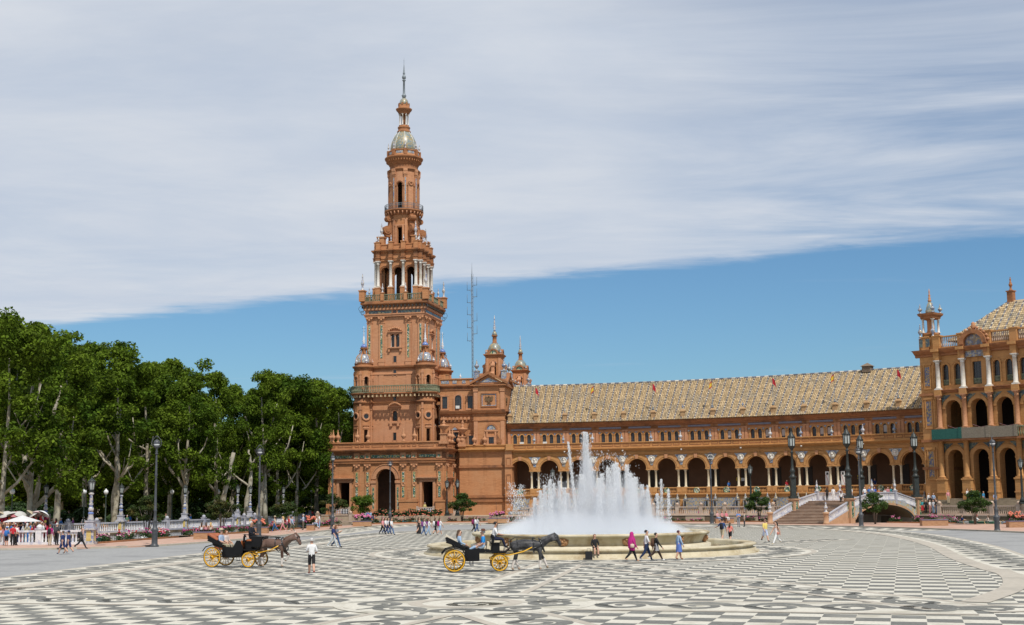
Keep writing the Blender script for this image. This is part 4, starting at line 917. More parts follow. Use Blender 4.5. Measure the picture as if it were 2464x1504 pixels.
# spandrel tiles with portrait roundels, imposts, columns, floodlights
RND = MB(); RND.lathe([(.52, 0), (.52, .1), (.44, .15), (.40, .08), (0, .07)], 20, cap=False); RND.lathe([(.17, .08), (.2, .2), (.12, .27), (0, .3)], 10, 0, .12, cap=False); RND.lathe([(.3, .07), (.26, .17), (0, .19)], 10, 0, -.2, cap=False)
rv = [(x, -z, y) for x, y, z in RND.v]; RM = MB(); RM.add(rv, RND.f, 0, True); RNDM = RM.mesh('portrait_roundel', MARBLE)
LCOL = column_mesh('arcade_column', .175, zct - zcb, CREAM, 10, .14, .07)
FL = MB(); FL.tube([(0, .1, 0), (0, -.25, .05)], .05, 5); FL.lathe([(.09, -.12), (.16, .12)], 8, 0, -.35); FLM = FL.mesh('floodlight', pm('lamp_housing', (.5, .48, .44), (.6, .58, .54), 3, .4))
for k in range(NB + 1):
    s = BW * k; a, b = (s - .62 if k else s), (s + .62 if k < NB else s)
    m = MB(WT)
    zt_ = 10.02; pts = []
    for j in range(9):
        an = pi * .5 * j / 8; pts.append((s - BW / 2 + 2.1 * sin(an + 0) if 0 else 0, 0))
    tri = [(max(s - 1.02, 0.05), zt_), (min(s + 1.02, LW - .05), zt_), (min(s + .36, LW - .05), 9.25), (min(s + .2, LW), 8.45), (max(s - .2, 0), 8.45), (max(s - .36, 0.05), 9.25)]
    m.plate(tri, -.06, -.003); m.build('tile_spandrel', TILEB, WING)
    if 0 < k < NB: wplace('portrait_roundel', RNDM, s, -.08, 9.42)
    m = MB(WT)
    m.box(max(s - .92, 0), min(s + .92, LW), -.16, .8, zct, zct + .12); m.box(max(s - .86, 0), min(s + .86, LW), -.1, .78, zct + .12, zsp); m.build('impost', BRICKY, WING)
    for q in (-.56, .56):
        if 0 < s + q < LW: wplace('arcade_column', LCOL, s + q, .35, zcb)
    if k % 2 == 0 and 0 < k < NB: wplace('floodlight', FLM, s + .3, -.55, 10.75)
wstrip('entablature', [(.1, 10.15), (-.12, 10.15), (-.12, 10.35), (-.2, 10.38), (-.2, 10.5), (-.05, 10.52), (-.05, 10.8), (-.25, 10.85), (-.3, 10.95), (-.72, 11.05), (-.78, 11.18), (-.2, 11.22), (.3, 11.22)], BRICKY)
wstrip('parapet', [(.4, 11.2), (-.12, 11.2), (-.12, 11.4), (0, 11.42), (0, 12.02), (-.14, 12.05), (-.14, 12.18), (.4, 12.2), (.4, 11.2)], BRICKY)
wstrip('terrace_floor', [(.3, 11.24), (2.4, 11.24)], STONE)
wstrip('upper_cornice', [(2.3, 14.2), (2.16, 14.22), (2.16, 14.34), (2.3, 14.36), (2.3, 14.72), (2.1, 14.76), (2.1, 14.95), (1.95, 15.0), (1.75, 15.2), (1.6, 15.42), (1.5, 15.45), (1.5, 15.52), (2.6, 15.6)], BRICKD)
# roof of half-round tiles with glazed blue and white ribs
RD0, RZ0, RD1, RZ1 = 1.25, 15.55, 8.4, 22.15
rf = MB(WT); rf.strip(xs, [(RD0, RZ0 - .02), (RD1, RZ1), (15.5, 15.6)], 0, False); roof = rf.build('roof', pm('roof_bed', (.22, .15, .08), (.3, .2, .11), 1, .9), WING)
def tiles(Tf, s0, s1, d0, z0, d1, z1, spacing, tl, r, clip=None, ev=4):
    """half-round cover tiles laid in ribs up the slope; every third rib glazed in blue and white"""
    n = int((s1 - s0) / spacing); L_ = math.hypot(d1 - d0, z1 - z0); rows = int(L_ / tl)
    ud, uz = (d1 - d0) / L_, (z1 - z0) / L_; nd, nz = -uz, ud
    pl, gb, gw = MB(Tf), MB(Tf), MB(Tf); rr = random.Random(5)
    for i in range(n):
        s = s0 + (i + .5) * (s1 - s0) / n
        for j in range(rows):
            if clip and not clip(s, j / rows): continue
            t0, t1 = j * tl, (j + 1.08) * tl; l0, l1 = .05 + rr.random() * .015, .012
            v = []
            for t, rad, lift in ((t0, r, l0), (t1, r * .82, l1)):
                for a in (0, pi / 3, 2 * pi / 3, pi):
                    o = rad * sin(a) + lift; v.append((s - rad * cos(a), d0 + ud * t + nd * o, z0 + uz * t + nz * o))
            tgt = pl if i % ev else ((gb if j % 2 else gw) if (i // ev) % 1 == 0 else pl)
            tgt.add(v, [(0, 4, 5, 1), (1, 5, 6, 2), (2, 6, 7, 3), (0, 1, 2, 3)])
    return pl, gb, gw
RTILE = pm('roof_tile', (.39, .285, .155), (.52, .40, .24), 1.3, .85, c3=(.33, .28, .20), s3=.5, island=.3)
TBLUE = pm('tile_blue_glaze', (.105, .105, .135), (.16, .155, .175), 6, .35, island=.3); TWHITE = pm('tile_white_glaze', (.38, .345, .28), (.48, .44, .37), 6, .45, island=.3)
pl, gb, gw = tiles(WT, 0, LW, RD0, RZ0, RD1, RZ1, .268, .31, .115)
stuff(pl.build('roof_tiles', RTILE, roof)); stuff(gb.build('blue_tiles', TBLUE, roof)); stuff(gw.build('white_tiles', TWHITE, roof))
m1, m2 = MB(WT), MB(WT); n = int(LW / .62)
for k in range(n):
    s = LW * k / n; mm = (m1, m2)[k % 2]; v = []
    for ss in (s, s + LW / n * .97):
        for a in (0, pi / 3, 2 * pi / 3, pi): v.append((ss, RD1 - .2 * cos(a), RZ1 + .02 + .22 * sin(a)))
    mm.add(v, [(0, 1, 5, 4), (1, 2, 6, 5), (2, 3, 7, 6)])
stuff(m1.build('ridge_tiles', TBLUE, roof)); stuff(m2.build('ridge_tiles', TWHITE, roof))
# pedestals on the eave with ceramic urns, every second one carrying a flag
PD = MB(); PD.rbox(0, 0, -.6, .75, .62, .62); PD.rbox(0, 0, .75, .88, .8, .8); PD.add([(-.4, -.4, .88), (.4, -.4, .88), (.4, .4, .88), (-.4, .4, .88), (-.12, -.12, 1.2), (.12, -.12, 1.2), (.12, .12, 1.2), (-.12, .12, 1.2)], [(0, 1, 5, 4), (1, 2, 6, 5), (2, 3, 7, 6), (3, 0, 4, 7), (4, 5, 6, 7)]); PDM = PD.mesh('eave_pedestal', pm('old_brick', (.33, .20, .10), (.42, .27, .14), 2, .9))
EU = MB().lathe(urn_prof(.75, .2), 8).mesh('eave_urn', TILEB); GU = MB().lathe(urn_prof(1.35, .3), 10).mesh('parapet_urn', TILEB); GU2 = MB().lathe(urn_prof(1.5, .32), 10).mesh('parapet_urn', TILEW)
FLAGR = pm('red_flag', (.38, .02, .03), (.47, .03, .04), 2, .8); FLAGS = pm('yellow_flag', (.60, .40, .03), (.62, .42, .05), 2, .8)
nf = 0
for k in range(NB + 1):
    s = BW * k - .05 if k else .5; p = wplace('eave_pedestal', PDM, s, 1.9, 16.0)
    if k % 2 == 0 or k in (0,): wplace('eave_urn', EU, s, 1.9, 17.2)
    else:
        wl = WT(s, 1.9, 17.2); spn = (nf % 2 == 1); th = R(TH0) + s / RW
        fl = empty('flag_pole', (wl[0] + WB[0], wl[1] + WB[1], wl[2] + WB[2]), -th + R(10), 'thin pole with a hanging %s flag on the arcade roof eave' % ('red and yellow' if spn else 'crimson'), 'flag', 'flags along the arcade roof')
        nf += 1
        MB().lathe([(.22, 0), (.22, .12), (.1, .25), (.14, .4), (.035, .5), (.028, 4.3), (.06, 4.34), (.0, 4.4)], 8).build('pole', GREYIRON, fl)
        m = MB(); v = []; nx, nz_ = 9, 6; wd, ht = .85, .95
        dr = 1 if k % 4 == 1 else -1
        for i in range(nx):
            for j in range(nz_): u_ = i / (nx - 1); w_ = j / (nz_ - 1); v.append((dr * (wd * u_ * (1 - .35 * u_)) * (.8 + .2 * w_), .14 * sin(6 * u_ + 1.4 * w_) * u_, 4.15 - ht * w_ - .62 * u_ ** 1.3 * dr * dr))
        for i in range(nx - 1):
            for j in range(nz_ - 1): m.add([v[i * nz_ + j], v[i * nz_ + j + 1], v[(i + 1) * nz_ + j + 1], v[(i + 1) * nz_ + j]], [(0, 1, 2, 3)], 1 if spn and 1 <= j <= 3 else 0, True)
        m.build('cloth', [FLAGR, FLAGS], fl)
    if k: wplace('parapet_urn', GU if k % 3 else GU2, s, .1, 12.18)
# hoist box on the ridge, air conditioner and notices on the arcade
m = MB(); m.rbox(0, 0, 0, .9, 1.3, 1.3); m.add([(-.85, -.85, .9), (.85, -.85, .9), (.85, .85, .9), (-.85, .85, .9), (0, 0, 1.45)], [(0, 1, 4), (1, 2, 4), (2, 3, 4), (3, 0, 4), (3, 2, 1, 0)])
for q in (-.3, .3): m.box(q - .16, q + .16, -.67, -.652, .25, .75)
wplace('roof_vent', m.mesh('roof_vent', pm('vent_brick', (.16, .12, .09), (.22, .17, .12), 2, .9)), BW * 11.55, RD1, RZ1 - .25)
ACM = pm('white_plastic', (.62, .61, .57), (.68, .67, .63), 3, .5)
for k, dx in ((0, .0), (4, 1.9), (1, -1.0)):
    m = MB(WT); c = BW * (k + .5) + dx; m.box(c - .32, c + .32, 1.9, 2.28, 12.1, 12.55); m.build('air_conditioner', ACM, WING)
def text_obj(body, size, mat, parent, M):
    cu = bpy.data.curves.new('lettering', 'FONT'); cu.body = body; cu.size = size; cu.align_x = 'CENTER'; cu.align_y = 'CENTER'; cu.extrude = .004; cu.materials.append(mat)
    o = bpy.data.objects.new('lettering', cu); COL.objects.link(o); o.parent = parent; o.matrix_local = M; return o
BLK = pm('black_ink', (.02, .02, .02), (.03, .03, .03), 3, .7); WHT = pm('sign_white', (.66, .65, .62), (.72, .71, .68), 3, .7); REDI = pm('sign_red', (.5, .04, .04), (.56, .06, .05), 3, .7); YELS = pm('sign_yellow', (.62, .42, .03), (.68, .48, .05), 3, .6)
for k, lab in ((10, 'white hanging banner with black emblem and red foot beside the tenth arch'), (11, 'white hanging banner with black emblem and red foot inside the next arch')):
    s = BW * k + (1.15 if k == 11 else BW - 1.2); p = WT(s, .75, 4.6); th = R(TH0) + s / RW
    b = empty('banner', (p[0] + WB[0], p[1] + WB[1], p[2] + WB[2]), -th, lab, 'banner', 'banners in the arcade')
    MB().box(-.3, .3, -.015, .015, 0, 2.4).build('cloth', WHT, b); MB().box(-.3, .3, -.022, -.0155, .02, .34).build('red_foot', REDI, b)
    m = MB(); m.add([(.24, -.024, .45), (.28, -.024, .45), (-.2, -.024, 1.9), (-.26, -.024, 1.9)], [(0, 1, 2, 3)]); m.build('red_stripe', REDI, b)
    m = MB(); m.box(-.16, .16, -.03, -.018, 2.0, 2.12)
    for q in (-.16, -.03, .1): m.box(q, q + .07, -.03, -.018, 1.88, 2.0)
    m.box(-.1, .12, -.03, -.018, 2.12, 2.26); m.build('emblem', BLK, b)
for k, wd in ((7, 1.1), (11, .7)):
    s = BW * (k + .5) + (.9 if k == 7 else -.2) * .8; p = WT(s, 4.5, 5.9); th = R(TH0) + s / RW
    b = empty('notice_board', (p[0] + WB[0], p[1] + WB[1], p[2] + WB[2]), -th, 'yellow notice with a small white sheet on the gallery wall under the %s arch' % ('eighth' if k == 7 else 'twelfth'), 'sign', 'notices in the gallery')
    MB().box(-wd / 2, wd / 2 * .3, -.03, .03, 0, .5).build('yellow_plate', YELS, b); MB().box(wd / 2 * .36, wd * .85, -.03, .03, -.05, .42).build('white_sheet', WHT, b)
    m = MB(); m.lathe([(.11, 0), (.11, .01), (0, .012)], 10); mm = MB(); mm.add([(x - wd * .28, -.032 - z, .26 + y) for x, y, z in m.v], m.f); mm.build('crest', BLK, b)
# small tiled book-kiosks that flank each alcove
KS = MB(); KS.rbox(0, 0, 0, 1.5, .62, .62); KS.rbox(0, 0, 1.5, 1.62, .78, .78); KS.lathe([(.34, 1.62), (.3, 1.8), (.2, 1.9), (.24, 1.98), (.1, 2.1), (.12, 2.25), (.02, 2.5)], 8)
KM = KS.mesh('book_kiosk', TILEMIX); KD = MB(); KD.box(-.15, .15, -.34, -.315, .45, 1.35); KDM = KD.mesh('niche', GLASS)
for k in range(3, NB):
    for q in (-1.72, 1.72):
        s = BW * (k + .5) + q; p = WT(s, -.85, 1.45 + .05); o = wplace('book_kiosk', KM, s, -.36, 1.5); ob('niche', KDM, o)
# ================================================================ corner block with pediment and two bell turrets
BXc = atY(1177, 1000, 204.5); BA = R(-9.5)
BLKO = empty('corner_block', (BXc[0], 204.5, 0), BA, 'brick corner block with pediment, carved arms and two domed bell turrets', 'building')
def zb4(y): return atY(1177, y, 204.8)[2]
zg, zm, ze = zb4(1071), zb4(988), zb4(925)
m = MB(); m.box(-8.4, -2.62, 1.2, 33, TZ, zb4(917)); m.box(-2.6, 2.55, .02, 33, zg - .1, ze); m.box(-4.9, 2.75, -.25, 1.19, TZ, zb4(1085)); m.box(2.76, 3.9, -1.4, 6, TZ, zb4(1085)); m.build('wall', BRICK, BLKO)
m = MB(); m.strip((-5.0, 2.95), [(.0, zb4(1088)), (-.45, zb4(1087)), (-.5, zb4(1085)), (-1.0, zb4(1082.5)), (-1.0, zb4(1080.5)), (-.4, zb4(1080)), (-.4, zb4(1073)), (-.55, zb4(1072.6)), (-.55, zb4(1070.5)), (.3, zb4(1070.4))]); m.box(2.96, 4.3, -1.8, 6, zb4(1085), zb4(1081)); m.box(2.96, 4.1, -1.6, 6, zb4(1081), zb4(1070.5)); m.build('cornice', BRICKY, BLKO)
for zz in (zb4(1124), zb4(1196), zb4(1206)):
    m = MB(); m.box(-4.95, 2.85, -.52, -.24, zz - .1, zz + .14); m.box(-4.95, 2.85, -.4, -.24, zz + .14, zz + .3); m.box(2.9, 4.1, -1.6, 0, zz - .1, zz + .14); m.build('string_course', BRICKD, BLKO)
for z0, z1 in ((zb4(1122), zb4(1102)), (zb4(1180), zb4(1142))):
    m = MB(); x0, x1 = 2.95, 3.75
    for q in ((x0, x1, z0, z0 + .12), (x0, x1, z1 - .12, z1), (x0, x0 + .12, z0 + .12, z1 - .12), (x1 - .12, x1, z0 + .12, z1 - .12)): m.box(q[0], q[1], -1.47, -1.4, q[2], q[3])
    m.build('wall_panel', BRICKD, BLKO)
def mould(x0, x1, yf, prof, name='cornice', mat=BRICKD):
    m = MB(); m.strip((x0, x1), [(yf - o, z) for o, z in prof]); m.build(name, mat, BLKO)
for yf, x0, x1 in ((.02, -2.75, 2.75), (1.2, -8.4, -2.62)):
    mould(x0, x1, yf, [(0, zb4(1001)), (.12, zb4(1000)), (.12, zb4(997)), (.35, zb4(994)), (.5, zb4(989)), (.55, zb4(986.5)), (.1, zb4(985.5)), (0, zb4(985))])
    mould(x0, x1, yf, [(0, zb4(1014)), (.14, zb4(1013)), (.14, zb4(1010.5)), (0, zb4(1010))])
m = MB(); m.box(2.552, 3.05, -.3, 33, zb4(991), zb4(986)); m.box(2.551, 2.9, -.25, 33, zb4(928), zb4(922)); m.build('side_cornice', BRICKD, BLKO)
mould(-8.4, -2.62, 1.2, [(0, zb4(937)), (.12, zb4(936)), (.12, zb4(930)), (.4, zb4(927)), (.45, zb4(924.5)), (0, zb4(924))])
# pediments to the front and to the side
def pediment(T, hw, z0, z1, parent):
    m = MB(T); m.plate([(-hw, z0), (hw, z0), (0, z1)], -.1, .35); m.build('pediment', BRICK, parent)
    m = MB(T); m.plate([(-hw * .62, z0 + .25), (hw * .62, z0 + .25), (0, z0 + (z1 - z0) * .66)], -.16, -.103); m.build('tile_tympanum', TILEB, parent)
    m = MB(T)
    for k in (-1, 1): m.plate([(k * (hw + .5), z0 - .12), (k * (hw + .5), z0 + .25), (0, z1 + .55), (0, z1 + .02)][::k], -.6, .36)
    m.box(-hw - .45, hw + .45, -.5, .34, z0 - .32, z0 - .125); m.build('raking_cornice', BRICKD, parent)
pediment(lambda s, d, z: (s, d, z), 2.6, zb4(924), zb4(902), BLKO)
pediment(lambda s, d, z: (2.55 - d, 2.6 + s, z), 2.4, zb4(926), zb4(903), BLKO)
m = MB(); m.add([(-2.6, 0, ze), (2.55, 0, ze), (2.55, 5.2, ze), (-2.6, 5.2, ze), (0, 0, zb4(902)), (0, 2.6, zb4(902)), (2.55, 2.6, zb4(902)), (0, 5.2, zb4(902))], [(0, 4, 7, 3), (4, 0, 1), (1, 6, 2), (1, 4, 5, 6), (2, 6, 5, 7), (2, 7, 3)]); m.build('roof', RTILE, BLKO)
# framed panel with eagle
m = MB(); x0, x1, z0, z1 = -1.35, 1.35, zb4(979), zb4(946)
for q in ((x0, x1, z0, z0 + .14), (x0, x1, z1 - .14, z1), (x0, x0 + .14, z0 + .14, z1 - .14), (x1 - .14, x1, z0 + .14, z1 - .14)): m.box(q[0], q[1], -.12, .02, q[2], q[3])
fr = m.build('panel_frame', BRICKD, BLKO); m = MB(); x0 += .15; x1 -= .15; z0 += .15; z1 -= .15
for q in ((x0, x1, z0, z0 + .12), (x0, x1, z1 - .12, z1), (x0, x0 + .12, z0 + .12, z1 - .12), (x1 - .12, x1, z0 + .12, z1 - .12)): m.box(q[0], q[1], -.04, .018, q[2], q[3])
m.build('tile_border', TILEB, fr)
AR = pm('arms_bronze', (.10, .06, .03), (.20, .12, .06), 4, .6)
def arms(T, zc, sc_):
    m = MB(T); m.plate([(-.3 * sc_, zc + .4 * sc_), (.3 * sc_, zc + .4 * sc_), (.3 * sc_, zc - .1 * sc_), (0, zc - .5 * sc_), (-.3 * sc_, zc - .1 * sc_)], -.16, 0)
    for k in (-1, 1): m.plate([(k * .3 * sc_, zc - .15 * sc_), (k * .62 * sc_, zc - .1 * sc_), (k * .72 * sc_, zc + .45 * sc_), (k * .55 * sc_, zc + .72 * sc_), (k * .36 * sc_, zc + .5 * sc_)], -.12, 0); m.plate([(k * .1 * sc_, zc - .4 * sc_), (k * .4 * sc_, zc - .6 * sc_), (k * .1 * sc_, zc - .85 * sc_)], -.1, 0)
    m.lathe([(.02, -.15 * sc_), (.14 * sc_, 0), (.02, .16 * sc_)], 8, 0, -.14, zc + .6 * sc_); m.plate([(-.28 * sc_, zc + .42 * sc_), (.28 * sc_, zc + .42 * sc_), (.34 * sc_, zc + .56 * sc_), (-.34 * sc_, zc + .56 * sc_)], -.14, -.02)
    m.build('coat_of_arms', AR, BLKO)
arms(lambda s, d, z: (s, d, z), zb4(963), .95); arms(lambda s, d, z: (2.55 - d, 1.7 + s, z), zb4(965), .8)
for k in (-1, 1):
    m = MB(); c = k * 2.2; m.box(c - .32, c + .32, -.12, .02, zb4(985), zb4(942)); m.box(c - .32, c + .32, -.12, .02, zg, zb4(1014)); m.build('pilaster', BRICKP, BLKO); m = MB(); m.box(c - .4, c + .4, -.22, .02, zb4(942), zb4(937)); m.box(c - .45, c + .45, -.27, .02, zb4(937), zb4(935)); m.build('capital', CARVE, BLKO)
def bwin(T, c, hw, z0, z1, arched, d=-.02):
    o = window(BLKO, T, c, hw, z0, z1, arched, d); m = MB(T)
    for k in (-1, 1): m.box(c + k * (hw + .13) - .12, c + k * (hw + .13) + .12, -.2, .02, z0 - .1, z1 - (hw if arched else 0))
    if arched: m.archband(c, hw, z1 - hw, .24, -.2, .02, 0, 10)
    else: m.box(c - hw - .3, c + hw + .3, -.24, .02, z1 + .0, z1 + .24)
    m.box(c - hw - .3, c + hw + .3, -.28, .02, z0 - .32, z0 - .1); m.build('window_frame', BRICKP, o); return o
F0 = lambda s, d, z: (s, d, z); F1 = lambda s, d, z: (s, d + 1.2, z)
bwin(F0, .35, .42, zg + .25, zb4(1052), 0); m = MB(); m.archband(.35, .75, zb4(1034), .28, -.2, .02, 0, 10); m.build('lunette_frame', BRICKD, BLKO); m = MB(); m.plate([(.35 + .74 * cos(pi * k / 10), zb4(1034) + .74 * sin(pi * k / 10)) for k in range(11)], -.08, .0); m.build('tile_lunette', TILEB, BLKO)
m = MB()
for k in (-1, 1): m.box(.35 + k * .7 - .14, .35 + k * .7 + .14, -.16, .02, zg, zb4(1038))
m.box(-.75, 1.45, -.2, .02, zb4(1038.5), zb4(1034.5)); m.build('window_surround', BRICKP, BLKO)
for k in (-1, 1):
    m = MB(); q = MB(); q.lathe([(.45, -.1), (.45, .1)], 14); m.add([(.35 + k * 1.35 + x, -.12 + z, zg + .6 + y) for x, y, z in q.v], q.f); q = MB(); q.lathe([(.25, -.16), (.25, .1)], 12); m.add([(.35 + k * 1.35 + x, -.12 + z, zg + .6 + y) for x, y, z in q.v], q.f); m.plate([(.35 + k * .95, zg + .2), (.35 + k * 1.3, zg + 1.0), (.35 + k * .95, zg + 1.9)][::k], -.14, 0); m.build('volute', BRICKD, BLKO)
bwin(F1, -5.35, .55, zb4(982), zb4(948), 1); bwin(F1, -3.35, .42, zb4(980), zb4(951), 0); bwin(F1, -5.9, .62, zg + .2, zb4(1038), 0); bwin(F1, -3.2, .4, zg + .2, zb4(1047), 0); bwin(F1, -7.6, .42, zb4(980), zb4(951), 0)
MB(F1).box(-5.7, -5.1, -.5, -.06, zb4(981), zb4(974)).build('air_conditioner', ACM, BLKO)
m = MB(F1); m.plate([(-7.1, zb4(1034)), (-4.7, zb4(1034)), (-5.9, zb4(1023))], -.3, 0); m.plate([(-6.6, zb4(1032.6)), (-5.2, zb4(1032.6)), (-5.9, zb4(1026.5))], -.34, -.302, 1); m.build('door_pediment', [BRICKD, TILEB], BLKO)
m = MB(F1)
for k in range(9): m.box(-8.2 + k * .64, -7.85 + k * .64, -.36, 0, zb4(1008), zb4(1001.5))
m.build('corbels', BRICKP, BLKO)
m = MB(); m.box(-8.4, -2.4, 1.15, 1.5, zb4(924), zb4(909)); m.box(-8.5, -2.35, 1.0, 1.6, zb4(910), zb4(907.5)); m.box(2.1, 2.6, 5.3, 33, ze, zb4(910)); m.box(2.0, 2.75, 5.3, 33, zb4(911), zb4(908)); m.build('parapet', BRICK, BLKO)
for a, b in ((-8.2, -6.9), (-6.3, -5.6), (-4.7, -4.1), (-3.4, -2.8)):
    m = MB(); m.box(a, b, 1.1, 1.149, zb4(920), zb4(913)); m.build('tile_panel', TILEB, BLKO)
for y in range(7, 32, 3):
    m = MB(); m.box(2.6, 2.65, y, y + 1.7, zb4(919), zb4(913)); m.build('tile_panel', TILEB, BLKO); ob('urn', EU, BLKO, (2.35, y + 2.3, zb4(908)))
m = MB(); m.rbox(-7.2, 1.3, zb4(908), zb4(899), .55, .55); m.rbox(-7.2, 1.3, zb4(899), zb4(897.5), .7, .7); m.build('chimney', BRICK, BLKO); ob('urn', SURN, BLKO, (-5, 1.3, zb4(908)))
def bell_turret(cx, cy, zc):
    """zc = height of its main cornice"""
    t = ob('bell_turret', MB().sq(1.5, 1.5, [(0, -4.6), (0, -4.1), (.12, -4.0), (.12, -3.8), (-.2, -3.7)]).mesh('bell_turret', BRICK), BLKO, (cx, cy, zc))
    for side in range(4):
        T = faceT(1.28, side); m = MB(T); m.panel(-1.28, 1.28, -3.8, -.4, 0, .4, [(0, .46, -3.8, -1.5, 1)], 0, 1); m.build('turret_wall', [BRICK, DARKIN], t)
        m = MB(T); m.archband(0, .46, -1.5, .2, -.1, .02, 0, 10)
        for k in (-1, 1): m.box(k * 1.0 - .2, k * 1.0 + .2, -.1, .02, -3.8, -.6)
        m.build('turret_trim', BRICKP, t)
        m = MB(T); m.archband(0, .62, .1, .26, -.18, .3, 0, 12); m.box(-1.25, 1.25, -.05, .3, .05, .3); m.build('gable', BRICKD, t)
        m = MB(T); m.plate([(.6 * cos(pi * k / 10), .1 + .6 * sin(pi * k / 10)) for k in range(11)], -.06, .1); m.build('tile_lunette', TILEG, t)
        for k in (-1, 1):
            def VT(s, d, z, T=T, k=k): return T(k * (1.28 + s), 1.28 + d, z)
            b = MB(VT); b.plate([(0, -4.4), (1.5, -4.4), (1.35, -3.6), (.75, -2.9), (.62, -1.9), (.35, -1.3), (0, -1.1)], -.25, .25)
            for cx_, cz_, rr in ((.95, -3.45, .5), (.45, -1.85, .34)):
                q = MB(); q.lathe([(rr, -.34), (rr, .34)], 12); b.add([(cx_ + x, z, cz_ + y) for x, y, z in q.v], q.f)
            if side < 2: bb = MB(); bb.add([VT(*p) for p in b.v], b.f); bb.build('volute', BRICKP, t)
    MB().sq(1.3, 1.3, [(0, -.5), (.1, -.45), (.1, -.3), (.3, -.12), (.36, 0), (.3, .08), (-.1, .1)]).build('turret_cornice', BRICKD, t)
    for a, b in ((-1, -1), (1, -1), (1, 1), (-1, 1)): ob('urn', EU, t, (a * 1.2, b * 1.2, .1))
    z = .55; d = MB().lathe([(1.12, z - .2), (1.15, z + .25), (1.05, z + .7), (.85, z + 1.1), (.55, z + 1.4), (.42, z + 1.46)], 20).build('dome', TILEDOME, t)
    z += 1.4; MB().lathe([(.52, z), (.52, z + .12), (.36, z + .15), (.34, z + 1.15), (.46, z + 1.2), (.55, z + 1.32), (.5, z + 1.38)], 12).build('lantern', BRICKD, t)
    z += 1.36; MB().lathe([(.44, z), (.42, z + .25), (.3, z + .6), (.12, z + .75)], 12).build('lantern_dome', TILEDOME, t)
    z += .72; MB().lathe([(.1, z), (.24, z + .15), (.1, z + .3), (.26, z + .6), (.12, z + .8), (.18, z + 1.0), (.09, z + 1.2), (.14, z + 1.5), (.08, z + 1.75), (.1, z + 2.0), (.02, z + 2.7)], 8).build('finial', TILEW, t)
BU = MB(); BU.rbox(0, 0, 0, 1.3, .8, .8); BU.rbox(0, 0, 1.3, 1.45, .98, .98); BU.lathe([(r_, z_ + 1.45) for r_, z_ in urn_prof(1.9, .42)], 10); BUM = BU.mesh('pedestal_urn', TILEB)
zc1 = zb4(850)
bell_turret(.35, 3.6, zc1); bell_turret(.35, 30.5, zc1)
for p in ((-2.2, 1.0), (2.3, 1.2), (2.3, 6.2), (2.3, 27.5)): ob('pedestal_urn', BUM, BLKO, (p[0], p[1], zb4(912)))
ob('corner_urn', BOWL, BLKO, (-4.4, -.1, zg - .2)); 
for x in (-6.2, -5.6, -3.6, -1.9): ob('urn', URN, BLKO, (x + 1.2, -.35, zg))
# lattice radio mast behind the block
mp = atY(1137, 900, 246); mast = empty('radio_mast', (mp[0], 246, 0), 0, 'slender grey lattice radio mast with side antennas behind the brick block', 'mast')
zt_m = atY(1137, 660, 246)[2]; ztip = atY(1135, 632, 246)[2]
m = MB(); m.tube([(0, 0, 0), (0, 0, zt_m)], .05, 4)
for k in range(3):
    a = 2 * pi * k / 3; m.tube([(.22 * cos(a), .22 * sin(a), 0), (.22 * cos(a), .22 * sin(a), zt_m)], .035, 4)
for j in range(int(zt_m / .8)):
    for k in range(3):
        a, b = 2 * pi * (k + (j % 2) * 0) / 3, 2 * pi * (k + 1) / 3; m.tube([(.22 * cos(a), .22 * sin(a), j * .8), (.22 * cos(b), .22 * sin(b), j * .8 + .8)], .025, 3)
m.build('lattice', GREYIRON, mast); MB().tube([(0, 0, zt_m), (0, 0, ztip)], [.05, .015], 4).build('tip', GREYIRON, mast)
for y, k in ((698, -1), (714, 1), (728, -1), (757, -1), (772, 1), (788, -1), (803, 1), (820, -1), (686, 1)):
    z = atY(1137, y, 246)[2]; m = MB(); m.tube([(0, 0, z), (k * .95, 0, z)], .04, 4); m.tube([(0, 0, z - .35), (k * .7, 0, z)], .025, 3); m.tube([(k * .95, 0, z - .1), (k * .95, 0, z + 1.6)], .035, 4); m.build('antenna', GREYIRON, mast)
# ================================================================ pavilion with three storeys of arches
PA = math.atan2(-.7524, .6587); PVL = (55.6, 171.0)
PV = empty('brick_pavilion', (*PVL, 0), PA, 'three storey brick pavilion with arched loggias, marble columns and corner kiosk', 'building')
def zv(y): return atY(2222, y, 171)[2]
PVIN = pm('loggia_shade', (.022, .014, .010), (.03, .02, .014), .8, .95)  # near-black colour paints in the deep shade behind the loggia arches
z3, z17, z23 = 3.0, zv(951.5), zv(846); PL = 26
m = MB(); m.box(0, 2.15, 0, 14, TZ, z23); m.build('corner_pier', BRICKY, PV)
zs1, zs2 = 8.35, 15.0
cs = [4.55 + 3.62 * k for k in range(6)]; js = [2.72 + 3.62 * k for k in range(7)]
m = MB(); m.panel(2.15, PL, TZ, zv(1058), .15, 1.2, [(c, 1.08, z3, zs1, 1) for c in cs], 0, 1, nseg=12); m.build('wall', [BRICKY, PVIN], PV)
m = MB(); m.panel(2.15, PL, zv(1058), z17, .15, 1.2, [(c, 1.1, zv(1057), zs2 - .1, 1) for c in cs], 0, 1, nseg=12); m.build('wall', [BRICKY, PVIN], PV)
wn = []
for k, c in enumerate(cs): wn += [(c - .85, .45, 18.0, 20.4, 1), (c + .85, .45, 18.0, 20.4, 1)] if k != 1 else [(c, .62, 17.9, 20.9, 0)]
m = MB(); m.panel(2.15, PL, z17, z23, .15, .8, wn, 0, 0, back=False); m.build('wall', BRICKY, PV)
